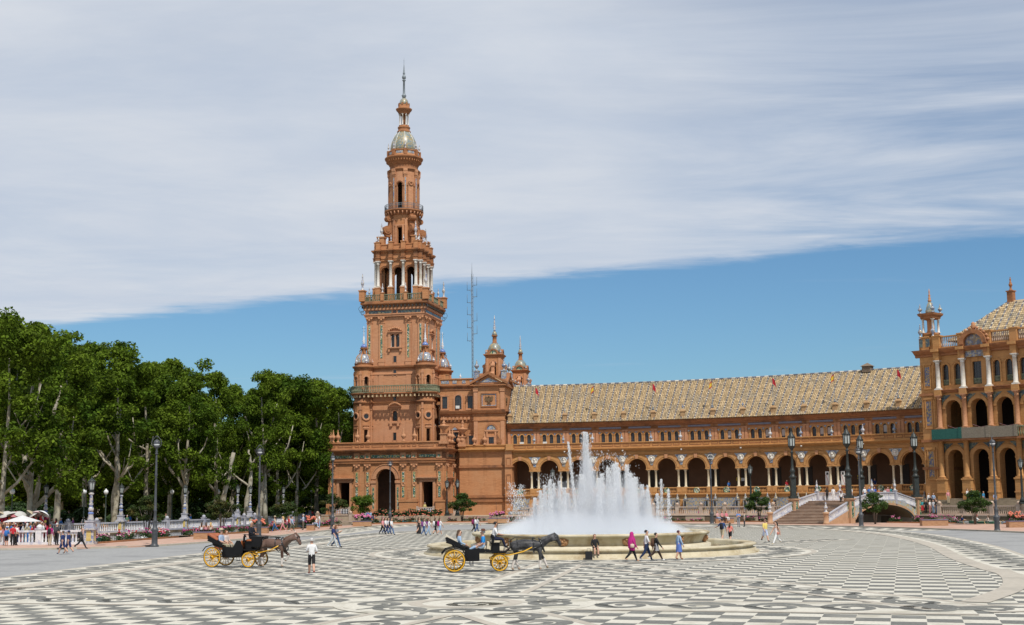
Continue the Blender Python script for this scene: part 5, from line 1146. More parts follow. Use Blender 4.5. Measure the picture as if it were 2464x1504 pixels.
m = MB(); m.box(2.2, PL, 6.5, 7, TZ, z23); m.box(2.2, PL, 1.4, 6.5, z3 - .2, z3); m.box(2.2, PL, 1.4, 6.5, 10.7, 10.9); m.box(2.2, PL, 1.4, 6.5, 16.7, 16.9); m.build('loggia_interior', PVIN, PV)
for (c, h, a, b, ar) in wn:
    wd = window(PV, F0, c, h, a, b + (h if ar else 0), bool(ar), .45); m = MB()
    for x in np.arange(c - h + .08, c + h, .16): m.lathe([(.045, 0), (.06, .3), (.04, .5), (.06, .7)], 5, x, .3, a)
    m.box(c - h, c + h, .24, .36, a + .7, a + .78); m.build('window_balustrade', CERGREEN, wd)
    if ar:
        m = MB(); m.archband(c, h, b, .2, .02, .17, 0, 10); m.archband(c, h + .2, b, .07, -.05, .17, 0, 10)
        for k in (-1, 1): m.box(c + k * (h + .12) - .1, c + k * (h + .12) + .1, .03, .17, a, b)
        m.build('window_surround', BRICKY, PV)
for c in cs:
    MB().archband(c, 1.1, zs2 - .1, .42, -.02, .17, 0, 14).build('archivolt', BRICKY, PV); m = MB(); m.archband(c, 1.08, zs1, .5, -.02, .17, 0, 14)
    for k in (-1, 1): m.box(c + k * 1.3 - .22, c + k * 1.3 + .22, -.01, .17, z3, zs1); m.box(c + k * 1.3 - .26, c + k * 1.3 + .26, -.08, .17, zs1 - .25, zs1)
    m.build('archivolt', BRICKY, PV)
for c in cs:
    for k in (-1, 1): MB().plate([(c + k * 1.75, zs1 + 1.9), (c + k * .3, zs1 + 1.9), (c + k * 1.45, zs1 + 1.0), (c + k * 1.75, zs1 + .5)][::-k], .08, .149).build('tile_spandrel', TILEDK, PV); MB().plate([(c + k * 1.6, zs2 + 1.7), (c + k * .3, zs2 + 1.7), (c + k * 1.35, zs2 + .9), (c + k * 1.6, zs2 + .4)][::-k], .08, .149).build('tile_spandrel', TILEDK, PV)
HCOL = column_mesh('engaged_column', .36, zv(1062) - zv(1153), BRICKY, 12, .08, .07); CCOL = column_mesh('carved_column', .3, z17 - .2 - zv(1035), CARVE, 12, .14, .07); MC2 = column_mesh('marble_column', .3, zv(872) - zv(942), MARBLE, 12, .13, .09)
for s in js:
    m = MB(); zp0, zp1 = z3 - .9, zv(1153); m.box(s - .6, s + .6, -.75, .1, zp0, zp1 - .2); m.box(s - .7, s + .7, -.85, .1, zp1 - .2, zp1); m.box(s - .68, s + .68, -.83, .1, zv(1187), zv(1184)); m.build('column_pedestal', BRICKY, PV)
    ob('engaged_column', HCOL, PV, (s, -.3, zv(1153))); ob('carved_column', CCOL, PV, (s, -.25, zv(1035)))
    m = MB(); m.box(s - .5, s + .5, -.62, .1, z17 - .25, z17 + .5); m.box(s - .42, s + .42, -.55, .1, zv(942) - .25, zv(942)); m.build('pedestal', BRICKY, PV)
    ob('marble_column', MC2, PV, (s, -.2, zv(942)))
    m = MB(); m.box(s - .42, s + .42, -.55, .14, zv(872), zv(852)); m.box(s - .55, s + .55, -.95, .14, zv(852), z23 + .05); m.build('entablature_block', BRICKY, PV)
m = MB(); m.strip((2.2, PL), [(.12, z17 + .1), (-.2, z17 + .15), (-.25, z17 + .3), (-.5, z17 + .42), (-.5, z17 + .55), (.15, z17 + .6)]); m.strip((-.6, PL), [(.12, z23 - .9), (-.15, z23 - .85), (-.15, z23 - .6), (-.4, z23 - .45), (-.75, z23 - .12), (-.8, z23 + .06), (.1, z23 + .12)]); m.build('cornice', BRICKD, PV)
m = MB(); m.add([(-.6, -.6, z23 - .2), (-.8, -.8, z23 + .06), (-.8, 14, z23 + .06), (-.6, 14, z23 - .2), (0, 14, z23 - .5), (0, 0, z23 - .5), (0, 14, z23 + .1), (0, 0, z23 + .1)], [(0, 1, 2, 3), (3, 4, 5, 0), (1, 7, 6, 2)])
for zz in (z17, zv(1062), 7.0): m.box(-.22, 2.4, -.22, 14, zz - .15, zz + .2)
m.build('pier_cornice', BRICKD, PV)
for z0, z1 in ((zv(1153), zv(1082)), (zv(1030), zv(962)), (zv(936), zv(880))):
    for T, c in ((F0, 1.05), (lambda s, d, z: (d, -s, z), -1.6)):
        m = MB(T); m.box(c - .38, c + .38, -.06, -.003, z0 + .3, z1 - .3); m.build('tile_panel', tilemat('azulejo_pilaster', (.10, .11, .17), (.40, .27, .10), (.16, .15, .22), (.28, .20, .12), 6), PV)
        m = MB(T)
        for q in (-.55, .38): m.box(c + q, c + q + .17, -.12, .0, z0 + .05, z1 - .05)
        m.box(c - .7, c + .7, -.16, 0, z1 - .05, z1 + .25); m.box(c - .6, c + .6, -.14, 0, z0 - .15, z0 + .05)
        for q in (-.9, .78): m.box(c + q, c + q + .14, -.1, .0, z0 + .05, z1 - .05)
        m.build('panel_frame', BRICKY, PV)
# parapet, balustrade, arched tile gable, corner kiosk
m = MB(); zpp = zv(815)
for s in [1.0] + js: m.box(s - .5, s + .5, -.3, .5, z23 + .1, zpp); m.box(s - .6, s + .6, -.4, .6, zpp, zpp + .15)
m.box(0, 2.1, .0, 2.4, z23 + .1, zpp); m.box(2, PL, -.1, .3, zpp - .16, zpp); m.box(2, PL, -.1, .3, z23 + .1, z23 + .3); pb = m.build('parapet', BRICKY, PV)
m = MB()
for x in np.arange(3.3, PL, .26): m.lathe([(.06, 0), (.09, .3), (.05, .6), (.08, .9), (.06, zpp - z23 - .45)], 5, x, .1, z23 + .3)
stuff(m.build('balusters', STONE, pb))
for a, b in ((.25, .75), (1.2, 1.8)):
    m = MB(); m.box(a, b, -.34, -.302, z23 + .5, zpp - .2); m.build('tile_panel', TILEDK, PV)
gx = cs[1]; zgb = zv(862)
m = MB(); m.archband(gx, 1.35, zgb + 1.2, .55, -.75, .4, 0, 16); m.box(gx - 1.9, gx - 1.35, -.6, .4, zgb, zgb + 1.2); m.box(gx + 1.35, gx + 1.9, -.6, .4, zgb, zgb + 1.2); m.build('arched_gable', BRICKD, PV)
m = MB(); m.plate([(gx - 1.34, zgb - .4), (gx + 1.34, zgb - .4)] + [(gx + 1.34 * cos(pi * k / 14), zgb + 1.2 + 1.34 * sin(pi * k / 14)) for k in range(15)], -.2, .14); m.plate([(gx - 1.9, zgb - .5), (gx + 1.9, zgb - .5), (gx + 1.9, zgb + .1), (gx - 1.9, zgb + .1)], -.26, -.201); m.build('tile_tympanum', tilemat('azulejo_gable', (.14, .15, .20), (.35, .26, .13), (.22, .17, .12), (.30, .30, .30), 4), PV)
m = MB()
for a in np.linspace(.2, pi - .2, 11): m.lathe([(.04, -.22), (.26, 0), (.04, .22)], 6, gx - 2.05 * cos(a), -.3, zgb + 1.25 + 2.05 * sin(a))
m.lathe([(.2, 0), (.4, .3), (.25, .6), (.3, .8), (.05, 1.0)], 8, gx, -.2, zgb + 3.1); m.build('carved_crest', CARVE, PV)
K = (1.15, 1.3); m = MB(); zk0, zk1 = zv(812), zv(791); m.sq(.95, .95, [(.0, zpp), (0, zpp + .15), (-.1, zpp + .2), (-.1, zv(805))], *K); m.build('kiosk_base', BRICKY, PV)
KC = column_mesh('marble_column', .16, zv(769) - zv(802), MARBLE, 8, .12)
for a, b in ((-1, -1), (1, -1), (1, 1), (-1, 1)): ob('marble_column', KC, PV, (K[0] + a * .72, K[1] + b * .72, zv(802)))
m = MB(); m.sq(.75, .75, [(.1, zk0 - .2), (.1, zv(802)), (-.4, zv(802)), (-.4, zv(769))], *K); m.build('kiosk_core', BRICK, PV)
m = MB(); m.sq(.75, .75, [(.1, zv(769.5)), (.22, zv(767)), (.22, zv(764)), (.45, zv(760)), (.52, zv(755.5)), (0, zv(754))], *K); m.build('kiosk_cornice', BRICKD, PV)
zk = zv(755); MB().lathe([(.62, zk), (.6, zk + .3), (.5, zk + .8), (.34, zk + 1.3), (.16, zk + 1.65)], 14, *K).build('kiosk_dome', TILEDOME, PV)
MB().lathe([(.16, zk + 1.6), (.28, zk + 1.8), (.14, zk + 1.95), (.2, zk + 2.15), (.1, zk + 2.3), (.17, zk + 2.5), (.07, zk + 2.7), (.1, zk + 2.95), (.02, zv(695))], 10, *K).build('finial', CARVE, PV)
for a, b in ((-1, -1), (1, -1), (1, 1), (-1, 1)): ob('urn', GU, PV, (K[0] + a * .95, K[1] + b * .95, zk)); 
for p in ((.2, .1), (2.1, .1), (.2, 2.2)): ob('urn', GU, PV, (*p, zpp + .1), None, (1, 1, 1.4))
# netted balcony
m = MB(); zb0, zb1 = zv(1060), zv(1036); m.box(2.0, 6.25, -1.2, .1, zb0 - .25, zb0); m.box(6.27, PL, -1.2, .1, zb0 - .25, zb0); m.build('balcony_slab', BRICKD, PV)
NETG = pm('green_net', (.018, .085, .07), (.03, .12, .10), 5, .9); NETW = pm('grey_net', (.17, .145, .11), (.25, .22, .17), 7, .9)
m = MB(); m.box(2.0, 6.1, -1.3, -1.2, zb0, zb1); m.box(5.85, 6.3, -1.36, -.9, zb0, zb1 + .12); m.build('green_netting', NETG, PV)
m = MB(); m.box(6.32, 13.9, -1.3, -1.2, zb0, zb1 + .05); m.box(9.7, 10.2, -1.36, -.9, zb0, zb1 + .15); m.box(13.5, 13.9, -1.36, -.9, zb0, zb1 + .15); m.build('grey_netting', NETW, PV)
m = MB()
for x in np.arange(14, PL, .3): m.lathe([(.06, 0), (.1, .4), (.05, .8), (.08, 1.2)], 5, x, -1.1, zb0)
m.box(14, PL, -1.2, -1.0, zb1 - .15, zb1); m.build('balcony_balusters', CERGREEN, PV)
m = MB()
for c in cs[:3]: m.tube([(c - 1.1, .3, zb1 + .5), (c, .35, zb1 + .1), (c + 1.1, .3, zb1 + .25)], .04, 4)
m.build('barrier_tape', pm('tape_red_white', (.55, .1, .1), (.65, .6, .58), 12, .7), PV)
# hipped tile roof
zr0, hx0, hx1 = zv(826), 3.4, 29.0
m = MB(); ap = (12.6, 10.0, zv(735)); m.add([(hx0, 1.6, zr0), (hx1, 1.6, zr0), (hx1, 19, zr0), (hx0, 19, zr0), (hx0 + 6.8, 6.3, ap[2]), (hx1 - 6, 6.3, ap[2])], [(0, 1, 5, 4), (1, 2, 5), (2, 3, 4, 5), (3, 0, 4)]); rf2 = m.build('roof', RTILE, PV)
pl, gb, gw = tiles(lambda s, d, z: (s, 1.5 + d, z), hx0, hx1, 0, zr0, 4.75, ap[2], .27, .42, .115, lambda s, t: s - hx0 > t * 6.75 and hx1 - s > t * 6)
stuff(pl.build('roof_tiles', RTILE, rf2)); stuff(gb.build('blue_tiles', TBLUE, rf2)); stuff(gw.build('white_tiles', TWHITE, rf2))
m = MB(); m2 = MB(); n = 26
for k in range(n):
    p = Vector((hx0, 1.6, zr0)).lerp(Vector((hx0 + 6.8, 6.3, ap[2])), k / n); q = Vector((hx0, 1.6, zr0)).lerp(Vector((hx0 + 6.8, 6.3, ap[2])), (k + .95) / n); (m, m2)[k % 2].tube([p, q], .2, 6)
stuff(m.build('hip_tiles', TBLUE, rf2)); stuff(m2.build('hip_tiles', TWHITE, rf2))
m = MB(); m.rbox(hx0 + 6.9, 6.3, ap[2] - .5, ap[2] + 1.2, .8, .8); m.rbox(hx0 + 6.9, 6.3, ap[2] + 1.2, ap[2] + 1.35, 1.0, 1.0); m.lathe([(r_, z_ + ap[2] + 1.35) for r_, z_ in finial_prof(1.9, .28)], 8, hx0 + 6.9, 6.3); m.build('roof_finial', BRICKD, PV)
# broad steps down to the terrace, each tread a slab
ST = pm('step_stone', (.25, .20, .14), (.33, .27, .19), 2, .85, c3=(.19, .155, .11), s3=.6)
stp = empty('pavilion_steps', (*PVL, 0), PA, 'broad flight of stone steps climbing to the pavilion arches', 'steps')
for k in range(12):
    z = z3 - .9 * 0 - k * .175; m = MB(); m.box(-1.6, PL, -.35 - .27 * (k + 1), -.35 - .27 * k if k else .1, z - .175 - .6, z); m.build('step', ST, stp)
# ================================================================ fountain
FX, FY = FC.x, FC.y
FT = empty('fountain', (FX, FY, 0), 0, 'large round stone fountain with a raised lipped basin and carved masks', 'fountain')
m = MB(); m.lathe([(11.55, -.02), (11.55, .1), (11.35, .16), (11.3, .3), (11.12, .36), (11.1, .44), (11.32, .5), (11.34, .6), (11.15, .64), (10.6, .62), (10.5, .55), (10.5, .05)], 72, cap=False); m.build('pool_wall', FSTONE, FT)
m = MB(); m.lathe([(10.55, .42), (6.0, .42)], 64, cap=False); struct(m.build('pool_water', POOLW, FT))
m = MB(); m.lathe([(8.3, .1), (8.3, .58), (8.0, .66), (7.4, .68)], 64, cap=False); m.build('basin_step', pm('basin_step_stone', (.52, .455, .32), (.62, .56, .43), 2, .6), FT)
m = MB(); m.lathe([(7.5, .5), (7.55, .66), (7.8, .69), (7.82, .73), (7.8, .76), (7.86, .88), (7.95, 1.02), (8.02, 1.14), (8.06, 1.2)], 72, cap=False); m.build('basin_bowl', FSTONE, FT)
m = MB(); m.lathe([(8.05, 1.19), (8.16, 1.21), (8.23, 1.3), (8.22, 1.38), (8.05, 1.43), (7.75, 1.42), (7.6, 1.36), (7.55, 1.1)], 72, cap=False); m.build('basin_lip', FSTONE, FT)
m = MB(); m.lathe([(7.6, 1.27), (0, 1.27)], 64, cap=False); struct(m.build('basin_water', pm('white_water', (.40, .43, .43), (.55, .58, .58), 2, .15, bump=.4, bscale=5), FT))
MK = MB(); MK.lathe([(.1, -.3), (.3, -.18), (.36, 0), (.3, .2), (.12, .34)], 10, 0, 0, 0, sx=1, sy=.5)
for k in (-1, 1): MK.lathe([(.03, -.12), (.12, 0), (.03, .12)], 6, k * .3, 0, .1); MK.lathe([(.02, -.08), (.09, 0), (.02, .08)], 6, k * .12, -.17, .1)
MK.lathe([(.03, -.1), (.1, 0), (.03, .1)], 6, 0, -.2, -.02); MK.box(-.12, .12, -.2, -.1, -.2, -.14)
MKM = MK.mesh('carved_mask', pm('mask_stone', (.30, .15, .07), (.42, .24, .12), 7, .85, bump=.5))
for k in range(12):
    a = R(-90 + 14 + 30 * k); ob('carved_mask', MKM, FT, (7.92 * cos(a), 7.92 * sin(a), .97), a + pi / 2)
# water: jets of drops around soft cores, and the low dome of spray
def volmat(name, dens, col=(.95, .97, 1)):
    m = bpy.data.materials.new(name); m.use_nodes = True; t = m.node_tree; t.nodes.clear()
    o = t.nodes.new('ShaderNodeOutputMaterial'); v_ = t.nodes.new('ShaderNodeVolumePrincipled'); v_.inputs['Color'].default_value = (*col, 1); v_.inputs['Density'].default_value = dens; v_.inputs['Anisotropy'].default_value = .1
    t.links.new(v_.outputs[0], o.inputs['Volume']); return m
SPR = empty('fountain_spray', (FX, FY, 1.27), 0, 'white fountain water jets rising from a dome of fine mist', 'water spray')
DROP = pm('water_drops', (.92, .93, .94), (.96, .96, .96), 3, .4, trans=.5)
def lumpy(prof, n, seed, amp):
    rr = np.random.RandomState(seed); ph = rr.rand(6) * 6.28; m = MB(); b = MB(); b.lathe(prof, n)
    m.add([(x * (1 + amp * (sin(3 * math.atan2(y, x) + ph[0]) + .6 * sin(7 * math.atan2(y, x) + ph[1] + z))), y * (1 + amp * (sin(3 * math.atan2(y, x) + ph[0]) + .6 * sin(7 * math.atan2(y, x) + ph[1] + z))), z) for x, y, z in b.v], b.f, 0, True); return m
VOLA, VOLB, VOLC = volmat('mist_dense', .14), volmat('mist_soft', .045), volmat('jet_mist', .42)
for i, (q, hh) in enumerate(((1.02, 1.0), (.97, .93), (.90, .86), (.82, .78), (.72, .7))): stuff(lumpy([(6.95 * q, .02), (6.75 * q, .22 * hh), (6.1 * q, .58 * hh), (5.1 * q, 1.0 * hh), (4.0 * q, 1.3 * hh), (2.8 * q, 1.55 * hh), (1.2 * q, 1.75 * hh), (.05, 1.8 * hh)], 40, 1 + i, .012).build('mist', VOLA, SPR))
for i, (q, hh) in enumerate(((1.0, 1.0), (.85, .88), (.7, .75), (.5, .62))): stuff(lumpy([(6.2 * q, .02), (5.8 * q, .6 * hh), (4.9 * q, 1.5 * hh), (3.7 * q, 2.5 * hh), (2.3 * q, 3.4 * hh), (1.0 * q, 4.1 * hh), (.05, 4.3 * hh)], 36, 12 + i, .06).build('mist', VOLB, SPR))
drops = {}
def jet(x, y, h, r, nd, lean=0.0, seed=0, core=True):
    """one jet: ragged core of merged water plus falling drops"""
    rr = np.random.RandomState(seed + 3)
    j = empty('jet', (x, y, 0)); j.parent = SPR
    if core:
        for q in (1.9, 1.3, .8): stuff(lumpy([(r * 1.6 * q, 0), (r * 1.3 * q, h * .3), (r * q, h * .6), (r * .75 * q, h * .82), (r * .35 * q, h * (.93 + .02 / q)), (.01, h * (.95 + .04 / q))], 14, seed + int(q * 9), .16).build('jet_mist', VOLC, j))
    V, F = [], []
    for i in range(int(nd * 2.2)):
        t = rr.rand() ** .62 * (.98 if core else 1.0); z = h * t
        sp = r * (1.15 - .45 * t) + .10 * (1 - t) * h * .12
        a = rr.rand() * 6.283; q = sp * rr.rand() ** .6 * (1 if rr.rand() < .85 else 2.0)
        px, py = q * cos(a) + lean * z, q * sin(a)
        s = .006 + .014 * rr.rand() ** 2; st = s * (1.5 + 4.5 * rr.rand())
        b = len(V); V += [(px - s, py, z), (px + s, py, z), (px, py - s, z), (px, py + s, z), (px, py, z - st), (px, py, z + st)]
        F += [(b, b + 2, b + 5), (b + 2, b + 1, b + 5), (b + 1, b + 3, b + 5), (b + 3, b, b + 5), (b + 2, b, b + 4), (b + 1, b + 2, b + 4), (b + 3, b + 1, b + 4), (b, b + 3, b + 4)]
    me = bpy.data.meshes.new('drops'); me.from_pydata(V, [], F); me.materials.append(DROP); stuff(ob('drops', me, j))
kf = FPX / FY
def jx(px): return (px - 1414) / kf
def jz(py): return EYE + (1191.7 - py) * FY / FPX - 1.27
jet(jx(1407), 0, jz(1037), .26, 2600, .0, 10)
jet(jx(1413), .5, jz(1100), .4, 1500, .0, 11); jet(jx(1398), -.4, jz(1140), .3, 900, -.02, 12)
for i, (px, py) in enumerate(((1283, 1195), (1296, 1178), (1308, 1165), (1318, 1152), (1330, 1160), (1342, 1156), (1352, 1172), (1362, 1185))): jet(jx(px), random.uniform(-2, 2), jz(py), .17, 520, 0, 20 + i)
for i, (px, py) in enumerate(((1432, 1150), (1443, 1138), (1455, 1125), (1467, 1116), (1478, 1112), (1488, 1122), (1499, 1118), (1509, 1138), (1520, 1150), (1531, 1146), (1540, 1165), (1550, 1180))): jet(jx(px), random.uniform(-2.4, 2), jz(py), .22, 620, 0, 40 + i)
for i, (px, py) in enumerate(((1590, 1155), (1599, 1180), (1579, 1190))): jet(jx(px), random.uniform(-1, 1), jz(py), .12, 300, .0, 60 + i, False)
for i, (px, py) in enumerate(((1228, 1160), (1240, 1178), (1252, 1165))): jet(jx(px), random.uniform(-1, 1), jz(py), .35, 160, .0, 70 + i, False)
jet(jx(1385), -1, jz(1066), .09, 900, -.10, 80, False); jet(jx(1562), -.5, jz(1170), .1, 300, -.1, 81, False)
jet(jx(1425), 0, jz(1085), 1.8, 300, 0, 82, False); jet(jx(1475), 0, jz(1090), 1.5, 260, 0, 83, False); jet(jx(1320), 0, jz(1140), 1.2, 200, 0, 84, False)
# ================================================================ balustrades
BALUS = MB().lathe([(.09, 0), (.09, .05), (.055, .08), (.1, .28), (.05, .5), (.05, .56), (.085, .7), (.055, .78), (.085, .82), (.085, .86)], 8)
BAL_P, BAL_W = BALUS.mesh('baluster', STONE), BALUS.mesh('baluster', WHITEGLZ)
def balustrade(name, pts, z, label, stone, bm, sp=.3, post=3.2, ph=1.35, group=None, pmat=None, cap=True):
    pts = [Vector((*p, 0)) for p in pts]; mid = pts[len(pts) // 2]
    e = empty(name, (mid.x, mid.y, z), 0, label, 'balustrade', group)
    loc = [(p.x - mid.x, p.y - mid.y) for p in pts]
    bs, rl = MB(), MB(); tot = 0
    for (x0, y0), (x1, y1) in zip(loc, loc[1:]):
        l = math.hypot(x1 - x0, y1 - y0); a = math.atan2(y1 - y0, x1 - x0); cx, cy = (x0 + x1) / 2, (y0 + y1) / 2
        bs.rbox(cx, cy, 0, .2, l, .42, a); rl.rbox(cx, cy, 1.06, 1.22, l, .34, a); tot += l
    bs.build('plinth', stone, e); rl.build('rail', stone, e)
    pm_ = MB(); pm_.rbox(0, 0, 0, ph, .5, .5); pm_.rbox(0, 0, ph, ph + .08, .6, .6)
    if cap: pm_.lathe([(.2, ph + .08), (.26, ph + .16), (.24, ph + .28), (.14, ph + .38), (.03, ph + .44)], 10)
    pmm = pm_.mesh('post', pmat or stone)
    d = 0; nb = sp; np_ = 0; done = 0; extra = MB()
    for (x0, y0), (x1, y1) in zip(loc, loc[1:]):
        l = math.hypot(x1 - x0, y1 - y0); a = math.atan2(y1 - y0, x1 - x0)
        while np_ <= d + l + 1e-6:
            t = (np_ - d) / l; ob('post', pmm, e, (x0 + (x1 - x0) * t, y0 + (y1 - y0) * t, 0), a); np_ += post
        while nb <= d + l:
            t = (nb - d) / l; q = (nb % post)
            if .3 < q < post - .3:
                p = (x0 + (x1 - x0) * t, y0 + (y1 - y0) * t, .2)
                if done < 300: ob('baluster', bm, e, p); done += 1
                else: extra.add([(p[0] + x, p[1] + y, p[2] + zz) for x, y, zz in BALUS.v], BALUS.f, 0, True)
            nb += sp
        d += l
    if extra.v: stuff(extra.build('balusters', stone, e))
    return e
balustrade('stone_balustrade', [arc(99.4, t) for t in np.arange(40.5, 9.4, -.8)], TZ, 'long pink stone balustrade on the canal bank below the arcade wing', STONE, BAL_P, .28, 3.6)
balustrade('stone_balustrade', [arc(99.4, t) for t in np.arange(46, 78, .8)], TZ, 'pink stone balustrade on the canal bank below the pavilion steps', STONE, BAL_P, .28, 3.6)
balustrade('stone_balustrade', [tw(-11, -11), tw(-2.6, -11)], TZ - .9, 'low stone balustrade beside the water at the foot of the tower', STONE, BAL_P, .3, 2.8)
GREYW = pm('grey_glaze', (.36, .36, .40), (.50, .49, .51), 3, .4, c3=(.26, .28, .37), s3=1.5)
CANAL = [(-54.5, 137.5), (-52, 143), (-46, 154.5), (-40, 172), (-36, 195), (-31.6, 222)]
CANAL = catmull(CANAL, 6)
balustrade('ceramic_balustrade', CANAL[::-1], .06, 'blue and white ceramic balustrade along the park bank of the canal', GREYW, BAL_W, .3, 4.2)
balustrade('ceramic_balustrade', [(-36.9, 109.9), (-45.4, 110.6), (-45.4, 110.6 + .01)], .13, 'white ceramic balustrade in front of the crowd ending at a tiled pillar', WHITEGLZ, BAL_W, .3, 4.2, 1.3)
balustrade('ceramic_balustrade', [(-49.2, 110.9), (-56, 111.3)], .13, 'short white ceramic balustrade beyond the gap where visitors pass', WHITEGLZ, BAL_W, .3, 4.2, 1.3)
# ================================================================ ceramic lamp posts
def ceramic_post(base_h):
    e = empty('ceramic_lamp', (0, 0, 0), 0, 'blue and white ceramic lamp post with black lantern on the canal balustrade', 'lamp post', 'ceramic lamps along the canal')
    m = MB(); m.rbox(0, 0, 0, base_h, .78, .78); m.rbox(0, 0, base_h, base_h + .12, 1.15, 1.15); m.rbox(0, 0, 0, .2, .95, .95); m.build('pillar', TILEW, e)
    m = MB()
    for a in range(4):
        c, s = cos(a * pi / 2), sin(a * pi / 2); m.rbox(.405 * c, .405 * s, .3, base_h - .1, .02 if abs(c) > .5 else .4, .02 if abs(s) > .5 else .4)
    m.build('tile_panel', pm('ochre_tile', (.50, .36, .10), (.58, .46, .2), 6, .3), e)
    z = base_h + .12; m = MB(); m.rbox(0, 0, z, z + .12, .9, .9); m.rbox(0, 0, z + .12, z + .55, .66, .66); m.rbox(0, 0, z + .55, z + .65, .78, .78); m.build('pedestal', GREYW, e)
    z += .65; m = MB(); m.lathe([(.26, z), (.28, z + .1), (.2, z + .5), (.22, z + .55)], 12); m.lathe([(.17, z + .72), (.22, z + .9), (.24, z + 1.0), (.16, z + 1.16), (.12, z + 1.2)], 12); m.lathe([(.13, z + 1.26), (.2, z + 1.4), (.12, z + 1.55), (.16, z + 1.62), (.12, z + 2.1), (.14, z + 2.15)], 12); m.lathe([(.1, z + 2.15), (.24, z + 2.3), (.1, z + 2.45)], 12); m.build('column', TILEW, e)
    m = MB(); m.lathe([(.23, z + .55), (.24, z + .64), (.18, z + .72)], 12); m.lathe([(.14, z + 1.19), (.18, z + 1.23), (.13, z + 1.27)], 12); m.build('blue_ring', CERBLUE, e)
    z += 2.45; lantern(e, z, .3)
    return e
def lantern(e, z, r):
    m = MB(); m.lathe([(r * .35, z), (r * .8, z + r * .2), (r * .5, z + r * .5), (r * .75, z + r * .7)], 8, mi=0); zb_ = z + r * .7; h = r * 2.2
    for k in range(6):
        a = 2 * pi * k / 6; m.tube([(r * .7 * cos(a), r * .7 * sin(a), zb_), (r * cos(a), r * sin(a), zb_ + h)], r * .09, 4)
    m.lathe([(r * 1.15, zb_ + h), (r * 1.2, zb_ + h + r * .15), (r * .9, zb_ + h + r * .45), (r * .5, zb_ + h + r * .75), (r * .4, zb_ + h + r * .9), (r * .14, zb_ + h + r * 1.1), (r * .18, zb_ + h + r * 1.3), (0.01, zb_ + h + r * 1.7)], 8); m.build('lantern_frame', DKIRON, e)
    MB().lathe([(r * .62, zb_), (r * .92, zb_ + h)], 6, a0=pi / 6, sm=False).build('lantern_glass', LANTERN, e)
cp0 = ceramic_post(1.25); cp0.location = (-36.5, 109.7, .13); cp0['label'] = 'ceramic lamp post on the tiled pillar that ends the near balustrade'
def on_path(P, px):
    k = (px - PX) / FPX
    for (x0, y0), (x1, y1) in zip(P, P[1:]):
        f0, f1 = x0 - k * y0, x1 - k * y1
        if f0 * f1 <= 0: t = f0 / (f0 - f1); return (x0 + (x1 - x0) * t, y0 + (y1 - y0) * t)
    return P[0]
for px in (115, 295, 447, 573, 603, 682):
    p = on_path(CANAL, px); copy_tree(cp0, (p[0], p[1], .06), label='blue and white ceramic lamp post with black lantern on the park-side balustrade')
# ================================================================ cast-iron street lamps on the kerb
def street_lamp():
    e = empty('street_lamp', (0, 0, 0), 0, 'tall grey cast iron street lamp with a globe in a hoop', 'street lamp', 'street lamps along the kerb')
    MB().lathe([(.36, 0), (.36, .1), (.27, .2), (.25, .3), (.24, 1.05), (.27, 1.1), (.22, 1.2), (.32, 1.36), (.3, 1.46), (.18, 1.6), (.15, 2.0), (.17, 2.1), (.17, 2.16), (.12, 2.24), (.11, 2.9), (.14, 2.95), (.14, 3.02), (.105, 3.1), (.085, 5.8), (.12, 5.9), (.12, 6.0), (.09, 6.08), (.075, 7.4), (.06, 7.7)], 14).build('pole', IRON, e)
    MB().lathe([(.13, 7.65), (.13, 7.72), (.07, 7.8), (.12, 7.9), (.06, 8.0), (.1, 8.15), (.18, 8.25), (.24, 8.36)], 12).build('collar', IRON, e)
    MB().lathe([(.26, 8.55), (.24, 8.44), (.17, 8.36), (0.01, 8.33)], 16).build('glass_globe', GLOBE, e)
    MB().lathe([(.275, 8.54), (.28, 8.6), (.25, 8.74), (.16, 8.84), (.05, 8.88), (.02, 8.95)], 16).build('globe_hood', IRON, e)
    m = MB(); pts = []
    for k in range(21):
        a = -pi / 2 * .72 + (pi + pi * .72) * k / 20 * 1.0; x = .40 * cos(a); z = 8.62 + .44 * sin(a) + (.12 if sin(a) > .9 else 0); pts.append((x, 0, z))
    m.tube(pts, .03, 5); m.tube([(0, 0, 9.05), (0, 0, 9.3)], [.04, .01], 5); m.build('hoop', IRON, e)
    return e
sl = street_lamp(); LM = [(-29.9, 106, 'beside the rose bed near the white balustrade'), (-25.3, 126.3, 'behind the carriage with the brown horse'), (-22.1, 155, 'where the couple in navy walks past'), (-17.8, 183, 'in front of the arched tower doorway'), (25.3, 162.4, 'next to the seated girls in pink'), (39.2, 143.6, 'in front of the bridge arch'), (46.6, 122.8, 'before the pavilion steps')]
def lamp_at(px, py): g = gnd(px, py); return g
for i, (x, y, t) in enumerate(LM):
    lab = 'tall grey iron street lamp with hooped globe ' + t
    if i == 0: sl.location = (x, y, .0); sl['label'] = lab
    else: copy_tree(sl, (x, y, .14 if i in (2, 3) else .0), [0, .5, 1.2, .3, .1, .15, 1.0][i], label=lab)
